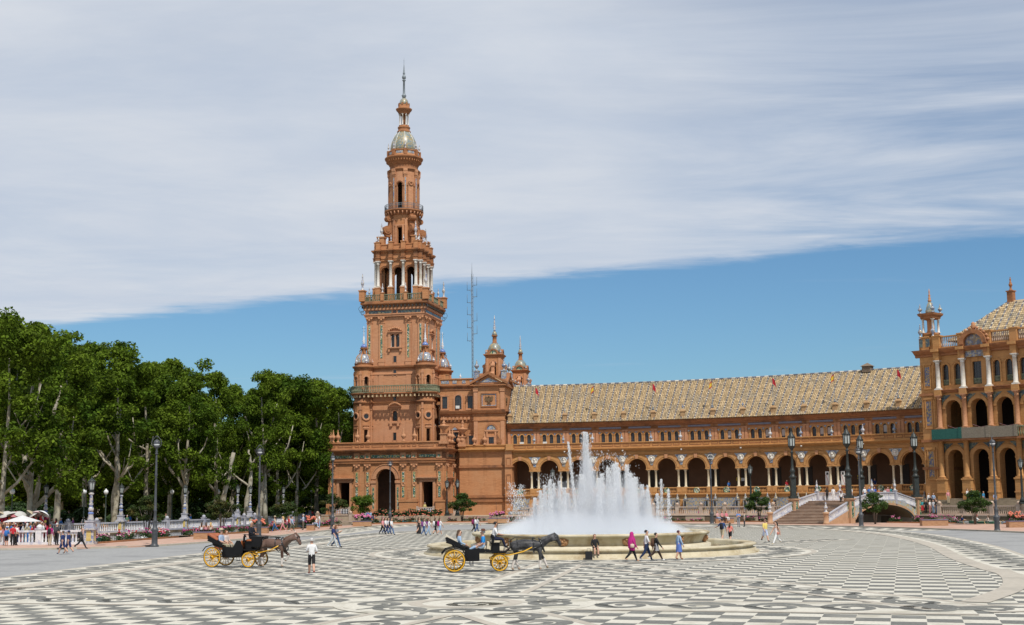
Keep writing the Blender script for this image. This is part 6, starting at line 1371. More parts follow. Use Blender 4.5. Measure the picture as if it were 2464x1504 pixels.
# park lamps: green pole with a pale globe
pk = empty('park_lamp', (0, 0, 0), 0, 'slim green park lamp with white acorn globe under the plane trees', 'lamp post', 'globe lamps in the park')
MB().lathe([(.42, 0), (.42, .5), (.5, .55), (.5, .65), (.3, .75)], 8).build('plinth', BRICKY, pk); MB().lathe([(.16, .7), (.12, .9), (.08, 1.6), (.065, 4.2), (.12, 4.25), (.12, 4.32), (.06, 4.4), (.14, 4.55)], 10).build('pole', pm('park_green', (.05, .075, .065), (.07, .10, .085), 3, .5), pk)
MB().lathe([(.14, 4.55), (.27, 4.72), (.3, 4.88), (.22, 5.05), (.12, 5.12), (.04, 5.25), (.0, 5.3)], 12).build('globe', GLOBE, pk)
PKL = [(34, 138), (206, 152), (258, 160), (416, 178), (452, 186), (527, 190), (594, 200), (714, 214), (749, 220)]
for i, (px, Y) in enumerate(PKL):
    x = (px - PX) / FPX * Y
    if i == 0: pk.location = (x, Y, .06)
    else: copy_tree(pk, (x, Y, .06))
# ================================================================ stair bridge over the canal
BO_ = Vector((41.6, 157.0)); bu = Vector((.737, .675)); bt_ = Vector((.675, -.737)); BWd = 8.5
BR = empty('stair_bridge', (BO_.x, BO_.y, 0), math.atan2(bu.y, bu.x), 'arched stair bridge with blue and white balusters, tiled side and brick steps', 'bridge')
# local x along the bridge, local y to its far side (y=0 is the side with the tiles)
BST = pm('bridge_brick', (.41, .24, .135), (.49, .305, .185), 2, .85)
for k in range(16):
    z = .13 + .172 * (k + 1); x0 = -5.0 + .53 * k; m = MB(); m.box(x0, x0 + .56, .35 + .0, BWd - .35, z - .172, z - .05, 0); m.box(x0 - .06, x0 + .56, .35, BWd - .35, z - .05, z, 1); m.build('step', [pm('step_riser', (.20, .125, .075), (.27, .175, .11), 2, .85), STONE], BR)
def topz(x): return 2.85 if 3.5 <= x <= 12.5 else (.13 + (x + 5) * .32 if x < 3.5 else 2.85 - (x - 12.5) * .45)
def archz(x): return max(0, 1 - ((x - 8) / 7.2) ** 2) ** .5 * 2.35 - .05
for y, nm in ((0, 'tiled_side'), (BWd - .3, 'tiled_side')):
    m = MB(); X = np.linspace(.2, 15.9, 40)
    for a, b in zip(X, X[1:]):
        za, zb_ = (archz(a) if abs(a - 8) < 7.2 else -.8), (archz(b) if abs(b - 8) < 7.2 else -.8)
        m.add([(a, y, za), (b, y, zb_), (b, y, topz(b)), (a, y, topz(a)), (a, y + .3, za), (b, y + .3, zb_), (b, y + .3, topz(b)), (a, y + .3, topz(a))], [(0, 1, 2, 3), (7, 6, 5, 4), (0, 4, 5, 1), (3, 2, 6, 7)])
    m.build(nm, TILEMIX if y else tilemat('bridge_tile', (.44, .42, .36), (.34, .39, .36), (.46, .36, .20), (.30, .36, .40), 4), BR)
    m = MB(); m.strip(list(X), [(0, 0)], 0, False) if 0 else None
    for a, b in zip(X, X[1:]):
        if abs(a - 8) < 7.2 and abs(b - 8) < 7.25:
            za, zb_ = archz(a), archz(b); yy = y - .06 if y == 0 else y + .3; m.add([(a, yy, za), (b, yy, zb_), (b, yy, zb_ + .28), (a, yy, za + .28), (a, yy + .06, za), (b, yy + .06, zb_), (b, yy + .06, zb_ + .28), (a, yy + .06, za + .28)], [(0, 1, 2, 3), (3, 2, 6, 7), (0, 4, 5, 1)])
    m.build('arch_ring', BST, BR)
m = MB(); X = np.linspace(.9, 15.1, 30)
for a, b in zip(X, X[1:]): m.add([(a, .29, archz(a)), (b, .29, archz(b)), (b, BWd - .3, archz(b)), (a, BWd - .3, archz(a))], [(0, 1, 2, 3)])
m.build('arch_soffit', BST, BR)
m = MB(); m.box(3.2, 12.6, .3, BWd - .3, 2.6, 2.85); m.add([(12.6, .3, 2.8), (17.5, .3, .95), (17.5, BWd - .3, .95), (12.6, BWd - .3, 2.8)], [(0, 1, 2, 3)]); m.build('deck', BST, BR)
for y in (-.02, BWd - .33):
    m = MB(); m.plate([(-5.1, -.1), (.1, -.1), (.1, 1.85), (-.1, 1.8), (-5.1, .25)], y, y + .35); m.build('stair_string', BST, BR)
def sloped_rail(x0, z0, x1, z1, y):
    e = ob('railing', MB().add([(x0, y - .14, z0), (x1, y - .14, z1), (x1, y + .14, z1), (x0, y + .14, z0), (x0, y - .14, z0 + .14), (x1, y - .14, z1 + .14), (x1, y + .14, z1 + .14), (x0, y + .14, z0 + .14), (x0, y - .16, z0 - .95), (x1, y - .16, z1 - .95), (x1, y + .16, z1 - .95), (x0, y + .16, z0 - .95), (x0, y - .16, z0 - .82), (x1, y - .16, z1 - .82), (x1, y + .16, z1 - .82), (x0, y + .16, z0 - .82)], [(4, 5, 6, 7), (0, 4, 7, 3), (0, 1, 5, 4), (3, 7, 6, 2), (1, 2, 6, 5), (12, 13, 14, 15), (8, 9, 13, 12), (11, 15, 14, 10)]).mesh('railing', GREYW), BR)
    n = int(abs(x1 - x0) / .24)
    for k in range(n): t = (k + .5) / n; ob('baluster', BAL_B, e, (x0 + (x1 - x0) * t, y, z0 + (z1 - z0) * t - .82))
BAL_B = BALUS.mesh('baluster', WHITEGLZ)
for y in (.15, BWd - .15):
    sloped_rail(-4.75, 1.2, -.45, 2.62, y); sloped_rail(.45, 2.95, 5.1, 3.78, y); sloped_rail(5.5, 3.8, 10.5, 3.8, y); sloped_rail(10.9, 3.78, 15.6, 2.85, y)
    for x in (5.3, 10.7): m = MB(); m.rbox(x, y, 2.2, 4.05, .42, .42); m.rbox(x, y, 4.05, 4.13, .52, .52); m.build('post', GREYW, BR); ob('ceramic_finial', MB().lathe(finial_prof(1.45, .22), 10).mesh('ceramic_finial', TILEW), BR, (x, y, 4.13))
    m = MB(); m.lathe([(.4, .1), (.4, .3), (.32, .36), (.3, 1.3), (.4, 1.38), (.42, 1.5), (.3, 1.58)], 14, -5.1, y); m.build('stair_post', BST, BR)
    ob('ceramic_finial', MB().lathe(finial_prof(1.25, .27), 10).mesh('ceramic_finial', TILEW), BR, (-5.1, y, 1.58))
    for x in (0, 16):
        m = MB(); m.rbox(x, y, -1, 3.05, .95, .95); m.rbox(x, y, 3.05, 3.2, 1.25, 1.25); m.build('pillar', BST, BR); m = MB()
        for s in (-1, 1): m.box(x - .2, x + .2, y + s * .5 - .02, y + s * .5 + .02, .8, 2.8); m.box(x + s * .5 - .02, x + s * .5 + .02, y - .2, y + .2, .8, 2.8)
        m.build('tile_panel', TILEG, BR)
# big dark lanterns on the bridge pillars
def big_lantern():
    e = empty('lantern_post', (0, 0, 0), 0, 'massive dark iron lantern post on a bridge pillar', 'lamp post', 'lantern posts on the bridge')
    m = MB(); m.rbox(0, 0, 0, .35, 1.0, 1.0); m.rbox(0, 0, .35, 2.6, .62, .62); m.build('base', DKIRON, e)
    MB().lathe([(.4, 2.6), (.55, 2.75), (.3, 2.95), (.24, 3.3), (.4, 3.5), (.26, 3.68), (.17, 4.2), (.14, 5.8), (.24, 5.9), (.12, 6.05), (.1, 6.2)], 12).build('shaft', DKIRON, e)
    z = 6.1; m = MB(); m.lathe([(.08, z), (.46, z + .6), (.48, z + .66)], 8, sm=False); h = 1.05; zb_ = z + .66
    for k in range(8): a = 2 * pi * k / 8; m.tube([(.45 * cos(a), .45 * sin(a), zb_), (.45 * cos(a), .45 * sin(a), zb_ + h)], .045, 4)
    m.lathe([(.52, zb_ + h), (.55, zb_ + h + .1), (.36, zb_ + h + .3), (.3, zb_ + h + .45), (.2, zb_ + h + .6), (.06, zb_ + h + .75), (.05, zb_ + h + .95), (.1, zb_ + h + 1.05), (.01, zb_ + h + 1.5)], 8); m.build('lantern_frame', DKIRON, e); MB().lathe([(.42, zb_), (.42, zb_ + h)], 8, sm=False).build('lantern_glass', LANTERN, e); return e
bl = big_lantern(); first = True
for x, y, t in ((0, .15, 'near bridge pillar by the tiled arch'), (0, BWd - .15, 'near bridge pillar across the brick stair'), (16, .15, 'far bridge pillar at the pavilion side'), (16, BWd - .15, 'far bridge pillar on the arcade side')):
    c_, s_ = bu.x, bu.y; p = (BO_.x + x * c_ - y * s_, BO_.y + x * s_ + y * c_, 3.2); lab = 'massive dark iron lantern post on the ' + t
    if first: bl.location = p; bl['label'] = lab; first = False
    else: copy_tree(bl, p, .1, label=lab)
# smaller dark lanterns on the terrace balustrade and by the tower
sm = empty('bank_lantern', (0, 0, 0), 0, 'smaller dark iron lantern post', 'lamp post', 'lantern posts on the canal bank')
m = MB(); m.rbox(0, 0, 0, .25, .8, .8); m.lathe([(.3, .25), (.34, .45), (.22, .7), (.15, .9), (.13, 2.6), (.09, 4.1), (.16, 4.2), (.08, 4.3)], 12); m.build('shaft', DKIRON, sm); lantern(sm, 4.25, .34)
for i, (px, py, r, t) in enumerate(((1799, 0, 99.4, 'on the bank below the arcade behind a small tree'), (2447, 0, 99.4, 'on the balustrade before the pavilion steps'), (1073, 0, 0, 'by the corner of the tower podium'), (1098, 0, 1, 'against the side arch of the tower podium'), (1326, 0, 99.4, 'behind the fountain water below the arcade'))):
    if r > 1: P = [arc(r, th) for th in np.arange(8, 80, .5)]; p = on_path(P, px)
    else: p = [((px - PX) / FPX * Y, Y) for Y in (199.5, 198.5)][r]
    lab = 'dark iron lantern post ' + t; loc = (p[0], p[1], TZ + (1.4 if r > 1 else 0))
    if i == 0: sm.location = loc; sm['label'] = lab
    else: copy_tree(sm, loc, label=lab)
# ================================================================ plane trees of the park
LEAF = pm('plane_leaves', (.078, .132, .009), (.125, .182, .016), .35, .7, c3=(.042, .088, .007), s3=.12, island=.6, trans=.36, spec=.12)
LEAF2 = pm('myrtle_leaves', (.030, .058, .010), (.055, .085, .014), 1.2, .6, c3=(.085, .062, .012), s3=.7, island=.5, trans=.3)
LEAF3 = pm('fresh_leaves', (.07, .14, .012), (.12, .19, .02), 1.2, .6, island=.4, trans=.4)
ROSEL = pm('rose_leaves', (.022, .05, .014), (.045, .085, .02), 2, .6, island=.5, trans=.25)
BARK = pm('plane_bark', (.30, .27, .20), (.45, .42, .34), 1.6, .85, (1, 1, .5), (.15, .125, .085), 1.0, .3)
def leaf_mesh(name, C, Rr, n, size, mat, seed, flat_=.5):
    """leaf-sized quads scattered through clumps; C centres, Rr radii"""
    rs = np.random.RandomState(seed); C = np.array(C); Rr = np.array(Rr); K = len(C)
    w_ = Rr ** 2; idx = rs.choice(K, n, p=w_ / w_.sum())
    d = rs.normal(size=(n, 3)); d /= np.linalg.norm(d, axis=1)[:, None]
    rad = rs.rand(n) ** .45; P = C[idx] + d * (Rr[idx] * rad)[:, None] * np.array([1, 1, .72])
    nrm = d * .6 + rs.normal(size=(n, 3)) * .55 + np.array([0, 0, flat_]); nrm /= np.linalg.norm(nrm, axis=1)[:, None]
    t = np.cross(nrm, rs.normal(size=(n, 3))); t /= np.linalg.norm(t, axis=1)[:, None]; b = np.cross(nrm, t)
    s = size * (.6 + .8 * rs.rand(n))[:, None]
    V = np.stack([P - t * s, P + b * s * .62 + nrm * s * .12, P + t * s, P - b * s * .62 + nrm * s * .12], 1).reshape(-1, 3)
    me = bpy.data.meshes.new(name); F = np.arange(n * 4).reshape(-1, 4)
    me.from_pydata(V.tolist(), [], F.tolist()); me.materials.append(mat); return me
def crown_centres(H, rx, zlow, K, seed):
    rs = np.random.RandomState(seed); C, Rr = [], []
    nl = 7; lob = [(rs.rand() * 6.28, zlow + (H - zlow) * (.15 + .8 * rs.rand()), rx * (.35 + .4 * rs.rand())) for _ in range(nl)]
    for i in range(K):
        t = rs.rand() ** .8; z = zlow + (H - zlow) * t
        pr = (sin(pi * min(1, .18 + .84 * t) ** 1.15)) ** .7 * rx
        a = rs.rand() * 6.283; q = pr * (.35 + .65 * rs.rand() ** .5)
        if i % 3 == 0: la, lz, lr = lob[rs.randint(nl)]; a = la + rs.normal() * .35; z = lz + rs.normal() * 1.6; q = rx * (.55 + .45 * rs.rand())
        z = min(z, H - .8); C.append((q * cos(a), q * sin(a), z)); Rr.append((.75 + 1.0 * rs.rand()) * (.75 if t < .2 else 1))
    for k in range(4): C.append((rs.normal() * rx * .25, rs.normal() * rx * .25, H - .9 - rs.rand() * 1.5)); Rr.append(1.0)
    return C, Rr
def trunk_mesh(H, seed, r=.42, fork=5.0, lean=0.0, nl=5, stub=True):
    rs = random.Random(seed); m = MB()
    P = [(0, 0, -.3)]; x = y = 0; n = 8
    for k in range(1, n + 1): x += rs.uniform(-.22, .22) + lean * H / n * .3; y += rs.uniform(-.22, .22); P.append((x, y, H * .82 * k / n))
    rad = [r * 1.45, r * 1.05] + [r * (1 - .105 * k) for k in range(1, n)]
    m.tube(P, rad, 9)
    for i in range(nl):
        z = fork + i * (H * .5 - fork) / nl + rs.uniform(-.4, .6); t = z / (H * .82) * n; k = min(int(t), n - 1); p = Vector(P[k]).lerp(Vector(P[k + 1]), t - k)
        a = rs.uniform(0, 6.28); L_ = rs.uniform(3.5, 6.5) * (1 - .25 * i / nl); up = rs.uniform(.5, 1.0)
        q1 = p + Vector((cos(a) * L_ * .35, sin(a) * L_ * .35, L_ * .32 * up)); q2 = p + Vector((cos(a) * L_ * .7, sin(a) * L_ * .7, L_ * .85 * up)); q3 = q2 + Vector((cos(a) * .8, sin(a) * .8, L_ * .6))
        rr = r * (.62 - .05 * i); m.tube([p, q1, q2, q3], [rr, rr * .8, rr * .6, rr * .25], 7)
        b = q1 + Vector((rs.uniform(-1.5, 1.5), rs.uniform(-1.5, 1.5), 2.2)); m.tube([q1, b], [rr * .5, rr * .25], 6)
    return m.mesh('trunk', BARK)
PROT = []
for i in range(6):
    H, rx = 24.0, (6.2, 7.2, 5.4, 6.6, 5.8, 7.0)[i]
    C, Rr = crown_centres(H, rx, 4.2 if i % 2 else 5.6, 105, 100 + i)
    PROT.append((leaf_mesh('crown', C, Rr, 21000, .205, LEAF, 200 + i), trunk_mesh(H, 300 + i, .30 + .03 * (i % 3), 4.2 + i % 3, 0, 5)))
for i in range(3):
    C, Rr = crown_centres(24.0, 6.8, .6, 150, 150 + i); PROT.append((leaf_mesh('crown', C, Rr, 17000, .27, LEAF, 250 + i), PROT[i][1]))
SKY = [(-80, 742), (0, 755), (60, 768), (130, 803), (190, 818), (250, 834), (290, 824), (350, 872), (400, 858), (450, 892), (490, 930), (522, 890), (570, 912), (590, 962), (620, 898), (655, 876), (710, 908), (750, 908), (800, 928), (845, 950), (900, 990)]
def skyline(px):
    for (a, ya), (b, yb) in zip(SKY, SKY[1:]):
        if a <= px <= b: return ya + (yb - ya) * (px - a) / (b - a)
    return 960
def plane_tree(px, Y, i, label, group, dy=0.0, wide=1.0, rz=None):
    x = (px - PX) / FPX * Y; H = atY(px, skyline(px) + dy, Y)[2]; s = H / 24.3
    e = empty('plane_tree', (x, Y, .05), rz if rz is not None else random.uniform(0, 6.28), label, 'tree', group); cr, tr = PROT[i]
    o = ob('crown', cr, e); o.scale = (s * wide, s * wide, s); o = ob('trunk', tr, e); o.scale = (s, s, s); return e
FR = [(8, 134, 0, 'big plane tree above the souvenir stall', 0), (74, 142, 1, 'tall plane tree with a forked pale trunk behind the souvenir stall', 2), (140, 160, 2, 'tall plane tree behind the ceramic lamp above the crowd', 4), (205, 178, 4, 'plane tree between two park lamps behind the crowd', 0), (276, 164, 3, 'plane tree with a thick straight pale trunk at the canal balustrade', 0), (352, 182, 5, 'plane tree rising behind the first street lamp', 0), (410, 190, 1, 'plane tree with dense crown behind the rowers', 0), (446, 172, 2, 'plane tree with branching pale trunk beside a ceramic lamp', 14), (522, 182, 4, 'slim plane tree with a tuft above its neighbours', 0), (560, 200, 0, 'lower plane tree beside the gap in the treetops', 16), (640, 188, 2, 'tall narrow plane tree with a bare forked stem', 0), (668, 200, 3, 'plane tree just behind the bare forked stem', 10), (712, 202, 0, 'broad plane tree beyond the canal bend', 0), (760, 212, 5, 'plane tree with leaning trunk beyond the canal bend', 0), (812, 226, 1, 'plane tree reaching the side of the tower', 0)]
for px, Y, i, lab, dy in FR: plane_tree(px, Y, i, lab, 'front row of plane trees', dy, .78 if 480 < px < 660 else 1.0)
k = 0
for row, (Y0, dy, st) in enumerate(((208, 34, 44), (245, 46, 40), (290, 52, 36))):
    for px in range(-70, 836, st):
        if 565 < px < 612 or (row == 0 and px > 700): continue
        Y = Y0 + random.uniform(-9, 9); plane_tree(px + random.uniform(-10, 10), Y, 6 + k % 3, 'leafy plane tree standing deep in the park behind the front row', 'plane trees deep in the park', dy + random.uniform(0, 30) + (75 if 455 < px < 620 else 0), .9 if 440 < px < 640 else 1.05); k += 1
# bare sawn stems standing in front of the foliage
def bare(px, Y, pts, rad, label):
    Y += 5; x = (px - PX) / FPX * Y; e = empty('bare_stem', (x, Y, .05), 0, label, 'tree stem'); rad = [[q * .74 for q in r_] for r_ in rad]; rk = random.Random(int(px))
    def gnarl(P, Rr):
        p2, r2 = [], []
        for (a, b), (ra, rb) in zip(zip(P, P[1:]), zip(Rr, Rr[1:])):
            for j in range(4): t = j / 4; q = Vector(a).lerp(Vector(b), t); k_ = .0 if not p2 else .13; p2.append((q.x + rk.uniform(-k_, k_), q.y + rk.uniform(-k_, k_), q.z)); r2.append((ra + (rb - ra) * t) * rk.uniform(.85, 1.25))
        return p2 + [P[-1]], r2 + [Rr[-1]]
    pts, rad = zip(*[gnarl(p, r_) for p, r_ in zip(pts, rad)]); MB().tube(pts[0], rad[0], 8).build('trunk', BARK, e)
    for p, r_ in zip(pts[1:], rad[1:]): MB().tube(p, r_, 7).build('branch', BARK, e)
bare(622, 182, [[(0, 0, -.2), (.5, 0, 4), (.2, .2, 8), (.6, 0, 11.5)], [(.6, 0, 11.4), (-.6, 0, 12.6), (-1.7, 0, 14.2), (-2.1, .1, 16)], [(.6, 0, 11.4), (1.3, .2, 13), (1.7, .1, 14.6), (2.6, .2, 17.8)]], [[.6, .5, .38, .3], [.24, .22, .2, .17], [.24, .2, .15, .08]], 'bare pale stem forking in two sawn arms among plane trees')
bare(543, 176, [[(0, 0, -.2), (-.4, 0, 4), (.5, 0, 7), (1.1, 0, 10.4)], [(-.2, 0, 6), (-2, 0, 8.4), (-2.6, 0, 9.6)]], [[.55, .5, .42, .36], [.25, .2, .15]], 'thick sawn-off trunk with one side branch behind a small tree')
bare(590, 180, [[(0, 0, -.2), (.3, 0, 3), (.9, 0, 6), (.7, 0, 9), (.5, 0, 11)], [(.8, 0, 5.5), (-2.5, 0, 8.0), (-3.2, 0, 9)], [(.7, 0, 8.8), (2.4, 0, 10.5)]], [[.6, .45, .36, .26, .18], [.2, .16, .1], [.18, .1]], 'knobbly pale trunk with thin sawn limbs beside the bare fork')
bare(278, 163, [[(0, 0, -.2), (.1, 0, 4), (.3, 0, 8), (.2, 0, 12), (.6, 0, 16)], [(.2, 0, 6.2), (2.4, 0, 8.6), (4.0, 0, 9.8)], [(.1, 0, 7.6), (-1.6, 0, 9.8), (-3, 0, 11.2)], [(.3, 0, 11), (-1.8, 0, 14.6)]], [[.62, .5, .42, .34, .22], [.34, .26, .2], [.26, .2, .14], [.2, .12]], 'thick smooth pale trunk with two raised limbs at the canal')
bare(82, 140, [[(0, 0, -.2), (.2, 0, 3.2), (-.8, 0, 6.5), (-1.5, 0, 11), (-.4, 0, 17)], [(.2, 0, 3.4), (1.0, 0, 7.5), (1.6, 0, 11.5), (2.9, 0, 17)], [(.2, 0, 3.0), (2.6, 0, 5.4), (4.6, 0, 7.4), (5.4, 0, 8.4)]], [[.72, .6, .45, .36, .2], [.42, .36, .3, .16], [.4, .34, .26, .2]], 'three-armed pale trunk rising out of the souvenir stall')
bare(448, 171, [[(0, 0, -.2), (-.3, 0, 4), (.3, 0, 8.5), (.0, 0, 13)], [(-.2, 0, 5.5), (-2.2, 0, 8.2), (-3.0, 0, 9.6)], [(.2, 0, 8), (2.6, 0, 11.5), (4.4, 0, 13.4)], [(0, 0, 11), (1.6, 0, 16)]], [[.55, .45, .36, .22], [.3, .22, .14], [.24, .18, .14], [.16, .08]], 'pale trunk with spreading bare limbs beside a ceramic lamp')
# clipped hedge masses under the trees
def hedge(px0, px1, Y, h, dep, label, n=9000):
    x0, x1 = (px0 - PX) / FPX * Y, (px1 - PX) / FPX * Y; rs = random.Random(int(px0) + int(Y)); C = []; Rr = []
    K = int((x1 - x0) * 1.2); 
    for k in range(K): C.append((rs.uniform(x0, x1) - (x0 + x1) / 2, rs.uniform(-dep, dep), rs.uniform(.4, h))); Rr.append(rs.uniform(.9, 1.4))
    e = empty('hedge', ((x0 + x1) / 2, Y, .05), 0, label, 'hedge'); ob('foliage', leaf_mesh('foliage', C, Rr, n, .22, ROSEL, int(px0) + 500), e)
hedge(-60, 260, 176, 3.0, 2, 'dark hedge at the back of the souvenir stall', 12000); hedge(270, 560, 200, 3.2, 2, 'dark hedge behind the ceramic lamps', 12000); hedge(560, 830, 236, 4.0, 2, 'dark hedge beyond the canal bend', 12000); hedge(-80, 400, 315, 9, 3, 'high dark thicket closing off the park', 14000); hedge(400, 860, 320, 9, 3, 'high dark thicket behind the far trees beside the tower', 14000)
# ================================================================ small trees and roses
def small_mesh(seed, H, rx, n, mat, size=.085):
    rs = np.random.RandomState(seed); C = []; Rr = []
    for k in range(34):
        a = rs.rand() * 6.28; t = rs.rand(); q = rx * sin(pi * (.25 + .65 * t)) * rs.rand() ** .5; C.append((q * cos(a), q * sin(a), H * (.38 + .56 * t))); Rr.append(.28 + .3 * rs.rand())
    cr = leaf_mesh('crown', C, Rr, n, size, mat, seed)
    m = MB(); r_ = random.Random(seed)
    for k in range(6):
        a = r_.uniform(0, 6.28); q = rx * r_.uniform(.2, .55); m.tube([(0.06 * cos(a), .06 * sin(a), -.1), (q * .4 * cos(a), q * .4 * sin(a), H * .3), (q * cos(a), q * sin(a), H * .72)], [.055, .04, .015], 5)
    return cr, m.mesh('stem', pm('myrtle_bark', (.13, .10, .075), (.2, .16, .12), 4, .8))
SMT = [small_mesh(1, 4.2, 1.9, 5200, LEAF2), small_mesh(2, 4.0, 1.7, 5000, LEAF2), small_mesh(3, 3.6, 1.5, 3600, LEAF3), small_mesh(4, 4.1, 1.8, 5600, pm('myrtle_green', (.030, .065, .010), (.055, .10, .014), 1.2, .6, island=.5, trans=.3))]
def small_tree(px, py, top, i, label, w=1.0, Yf=None):
    x, y = gnd(px, py, .13) if Yf is None else ((px - PX) / FPX * Yf, Yf); H = atY(px, top, y)[2] - .13; s = H / (4.2, 4.0, 3.6, 4.1)[i]
    e = empty('small_tree', (x, y, .13), random.uniform(0, 6), label, 'tree', 'small trees in the flower beds'); o = ob('crown', SMT[i][0], e); o.scale = (s * w, s * w, s); o = ob('stem', SMT[i][1], e); o.scale = (s * w, s * w, s)
small_tree(360, 1278, 1190, 0, 'dark small tree half hidden by the street lamp near the rowers', 1, 133)
small_tree(536, 1275, 1186, 1, 'bronze-green small tree behind the white-shirted girls on the bench', 1, 142)
small_tree(684, 1262, 1194, 1, 'bronze-green small tree above the four strolling women', 1.0, 160)
small_tree(797, 1258, 1186, 0, 'dark small tree in front of the tower balcony', 1.1, 183); small_tree(872, 1255, 1188, 2, 'bright green young tree at the arch of the tower', 1.15, 190)
small_tree(1109, 1256, 1186, 3, 'round dark green small tree in front of the podium side', 1.15, 190); small_tree(1817, 1256, 1182, 3, 'round green small tree beside the bridge stair', 1, 172); small_tree(2093, 1258, 1184, 3, 'green small tree in front of the bridge arch', 1.05, 152); small_tree(2331, 1258, 1180, 3, 'green small tree in front of the pavilion steps', 1.1, 146); small_tree(1330, 1256, 1200, 3, 'small tree behind the fountain water', 1, 184)
BL = [pm('rose_pink', (.50, .10, .24), (.62, .22, .36), 5, .7), pm('rose_magenta', (.36, .03, .17), (.46, .06, .22), 5, .7), pm('rose_red', (.45, .03, .035), (.52, .06, .05), 5, .7), pm('rose_pale', (.62, .46, .44), (.70, .60, .56), 5, .7), pm('rose_coral', (.60, .16, .10), (.66, .25, .16), 5, .7)]
BLO = MB().lathe([(.02, -.05), (.07, -.02), (.085, .02), (.05, .06), (.01, .07)], 6)
def bed(P, wid, label, dens=8, h=.75, cols=(0, 1, 0, 2, 3), seed=0, z=.13):
    """rose bed along a polyline: brick edging, soil, bushes of leaves and blossoms"""
    rs = random.Random(seed); P = [Vector((*p, 0)) for p in P]; mid = P[len(P) // 2]; e = empty('flower_bed', (mid.x, mid.y, z), 0, label, 'flower bed', 'rose beds around the plaza')
    A = [(p.x, p.y) for p in P]; B = offs(A, wid); A2 = [(x - mid.x, y - mid.y) for x, y in A]; B2 = [(x - mid.x, y - mid.y) for x, y in B]
    m = MB(); ribbon(m, A2, offs(A2, .22), -.05, .14); m.build('edging', BRICKD, e); m = MB(); ribbon(m, offs(A2, .2), B2, -.1, .06); m.build('soil', SOIL, e)
    C = []; Rr = []; bm = [MB() for _ in BL]; tot = sum((b - a).length for a, b in zip(P, P[1:]))
    for a, b in zip(P, P[1:]):
        l = (b - a).length; t = (b - a).normalized(); nn = Vector((-t.y, t.x, 0))
        for k in range(max(1, int(l * 2.2))):
            p = a.lerp(b, rs.random()) + nn * rs.uniform(.4, wid * .9) - mid; hh = h * rs.uniform(.45, 1.1); C.append((p.x, p.y, hh * .55)); Rr.append(.28 + .2 * rs.random())
            if rs.random() < .85:
                col = rs.choice(cols)
                for j in range(rs.randint(1, dens)):
                    q = Vector((p.x + rs.gauss(0, .2), p.y + rs.gauss(0, .2), hh * rs.uniform(.75, 1.25))); s = rs.uniform(.6, 1.2); bm[col].add([(q.x + x * s, q.y + y * s, q.z + zz * s) for x, y, zz in BLO.v], BLO.f, 0, True)
    stuff(ob('leaves', leaf_mesh('leaves', C, Rr, int(tot * 170), .075, ROSEL, seed), e))
    for i, b_ in enumerate(bm):
        if b_.v: stuff(b_.build('blossoms', BL[i], e))
bed([(-36.2, 110.8), (-33.4, 127)], 2.2, 'pink rose bed on the canal bank next to the tiled pillar', 9, .8, (0, 0, 1, 2, 3), 1)
bed([(-32.9, 129.5), (-28.9, 144)], 2.2, 'magenta rose bed behind the carriage driver', 8, .8, (1, 1, 0, 2), 2); bed([(-28.0, 148.5), (-26.4, 157.5)], 2.2, 'red and coral rose bed behind the four strolling women', 7, .8, (4, 2, 1, 0), 3)
bed([(-25.3, 162), (-23.2, 172)], 2.2, 'pink rose bed beside the seated trio in pale clothes', 8, .8, (0, 1, 2), 4); bed([(-21, 178), (-18, 184.2), (-12, 188.2)], 2.0, 'rose bed at the water before the tower arch', 4, .9, (3, 4, 0), 5); bed([(-10, 189), (-3.5, 187.4), arc(88.3, 12), arc(88.3, 20)], 2.0, 'rose bed along the bank in front of the corner block', 5, .8, (0, 2, 0, 1), 6)
bed([arc(88.2, t) for t in range(21, 30, 2)], 1.8, 'rose bed behind the fountain spray', 4, .5, (0, 0, 1), 7); bed([arc(88.2, t) for t in np.arange(31.5, 36.5, 1.5)], 1.8, 'low rose bed beside the foot of the bridge stair', 6, .7, (0, 1), 8)
bed([arc(87.6, t) for t in np.arange(45.4, 52, 1.5)], 1.8, 'pink rose bed in front of the bridge arch', 9, .8, (0, 0, 0, 1), 9); bed([arc(87.6, t) for t in np.arange(55.5, 66, 1.5)], 1.8, 'magenta and pink rose bed where people lie on the grass', 9, .9, (1, 0, 1), 10); bed([arc(87.6, t) for t in np.arange(68, 80, 2)], 1.8, 'rose bed past the planter at the pavilion', 6, .9, (1, 2), 11)
# standard roses before the tower
RSM = leaf_mesh('crown', [(0, 0, 1.35), (.3, .1, 1.5), (-.28, .1, 1.3), (.05, -.25, 1.6), (0, .2, 1.15)], [.42, .32, .34, .3, .3], 620, .085, ROSEL, 77); RST = MB().tube([(0, 0, -.05), (.03, 0, .6), (0, 0, 1.3)], [.04, .03, .025], 5).mesh('stem', pm('rose_stem', (.12, .09, .06), (.16, .12, .08), 4, .8))
bb = MB(); rs = random.Random(4)
for k in range(16): a = rs.uniform(0, 6.28); q = (.45 * cos(a), .45 * sin(a), 1.35 + rs.uniform(-.35, .35)); bb.add([(q[0] + x * 1.1, q[1] + y * 1.1, q[2] + zz * 1.1) for x, y, zz in BLO.v], BLO.f, 0, True)
RSB = bb.mesh('blossoms', BL[4])
for k in range(15):
    px = 905 + k * 10.5 + random.uniform(-3, 3); Y = 187.5 + random.uniform(-1, 1.5); e = empty('standard_rose', ((px - PX) / FPX * Y, Y, .15), random.uniform(0, 6), 'round rose bush on a thin stem at the canal before the tower', 'rose bush', 'standard roses before the tower'); s = random.uniform(.9, 1.2)
    for n_, me in (('crown', RSM), ('stem', RST), ('blossoms', RSB)): o = ob(n_, me, e); o.scale = (s,) * 3
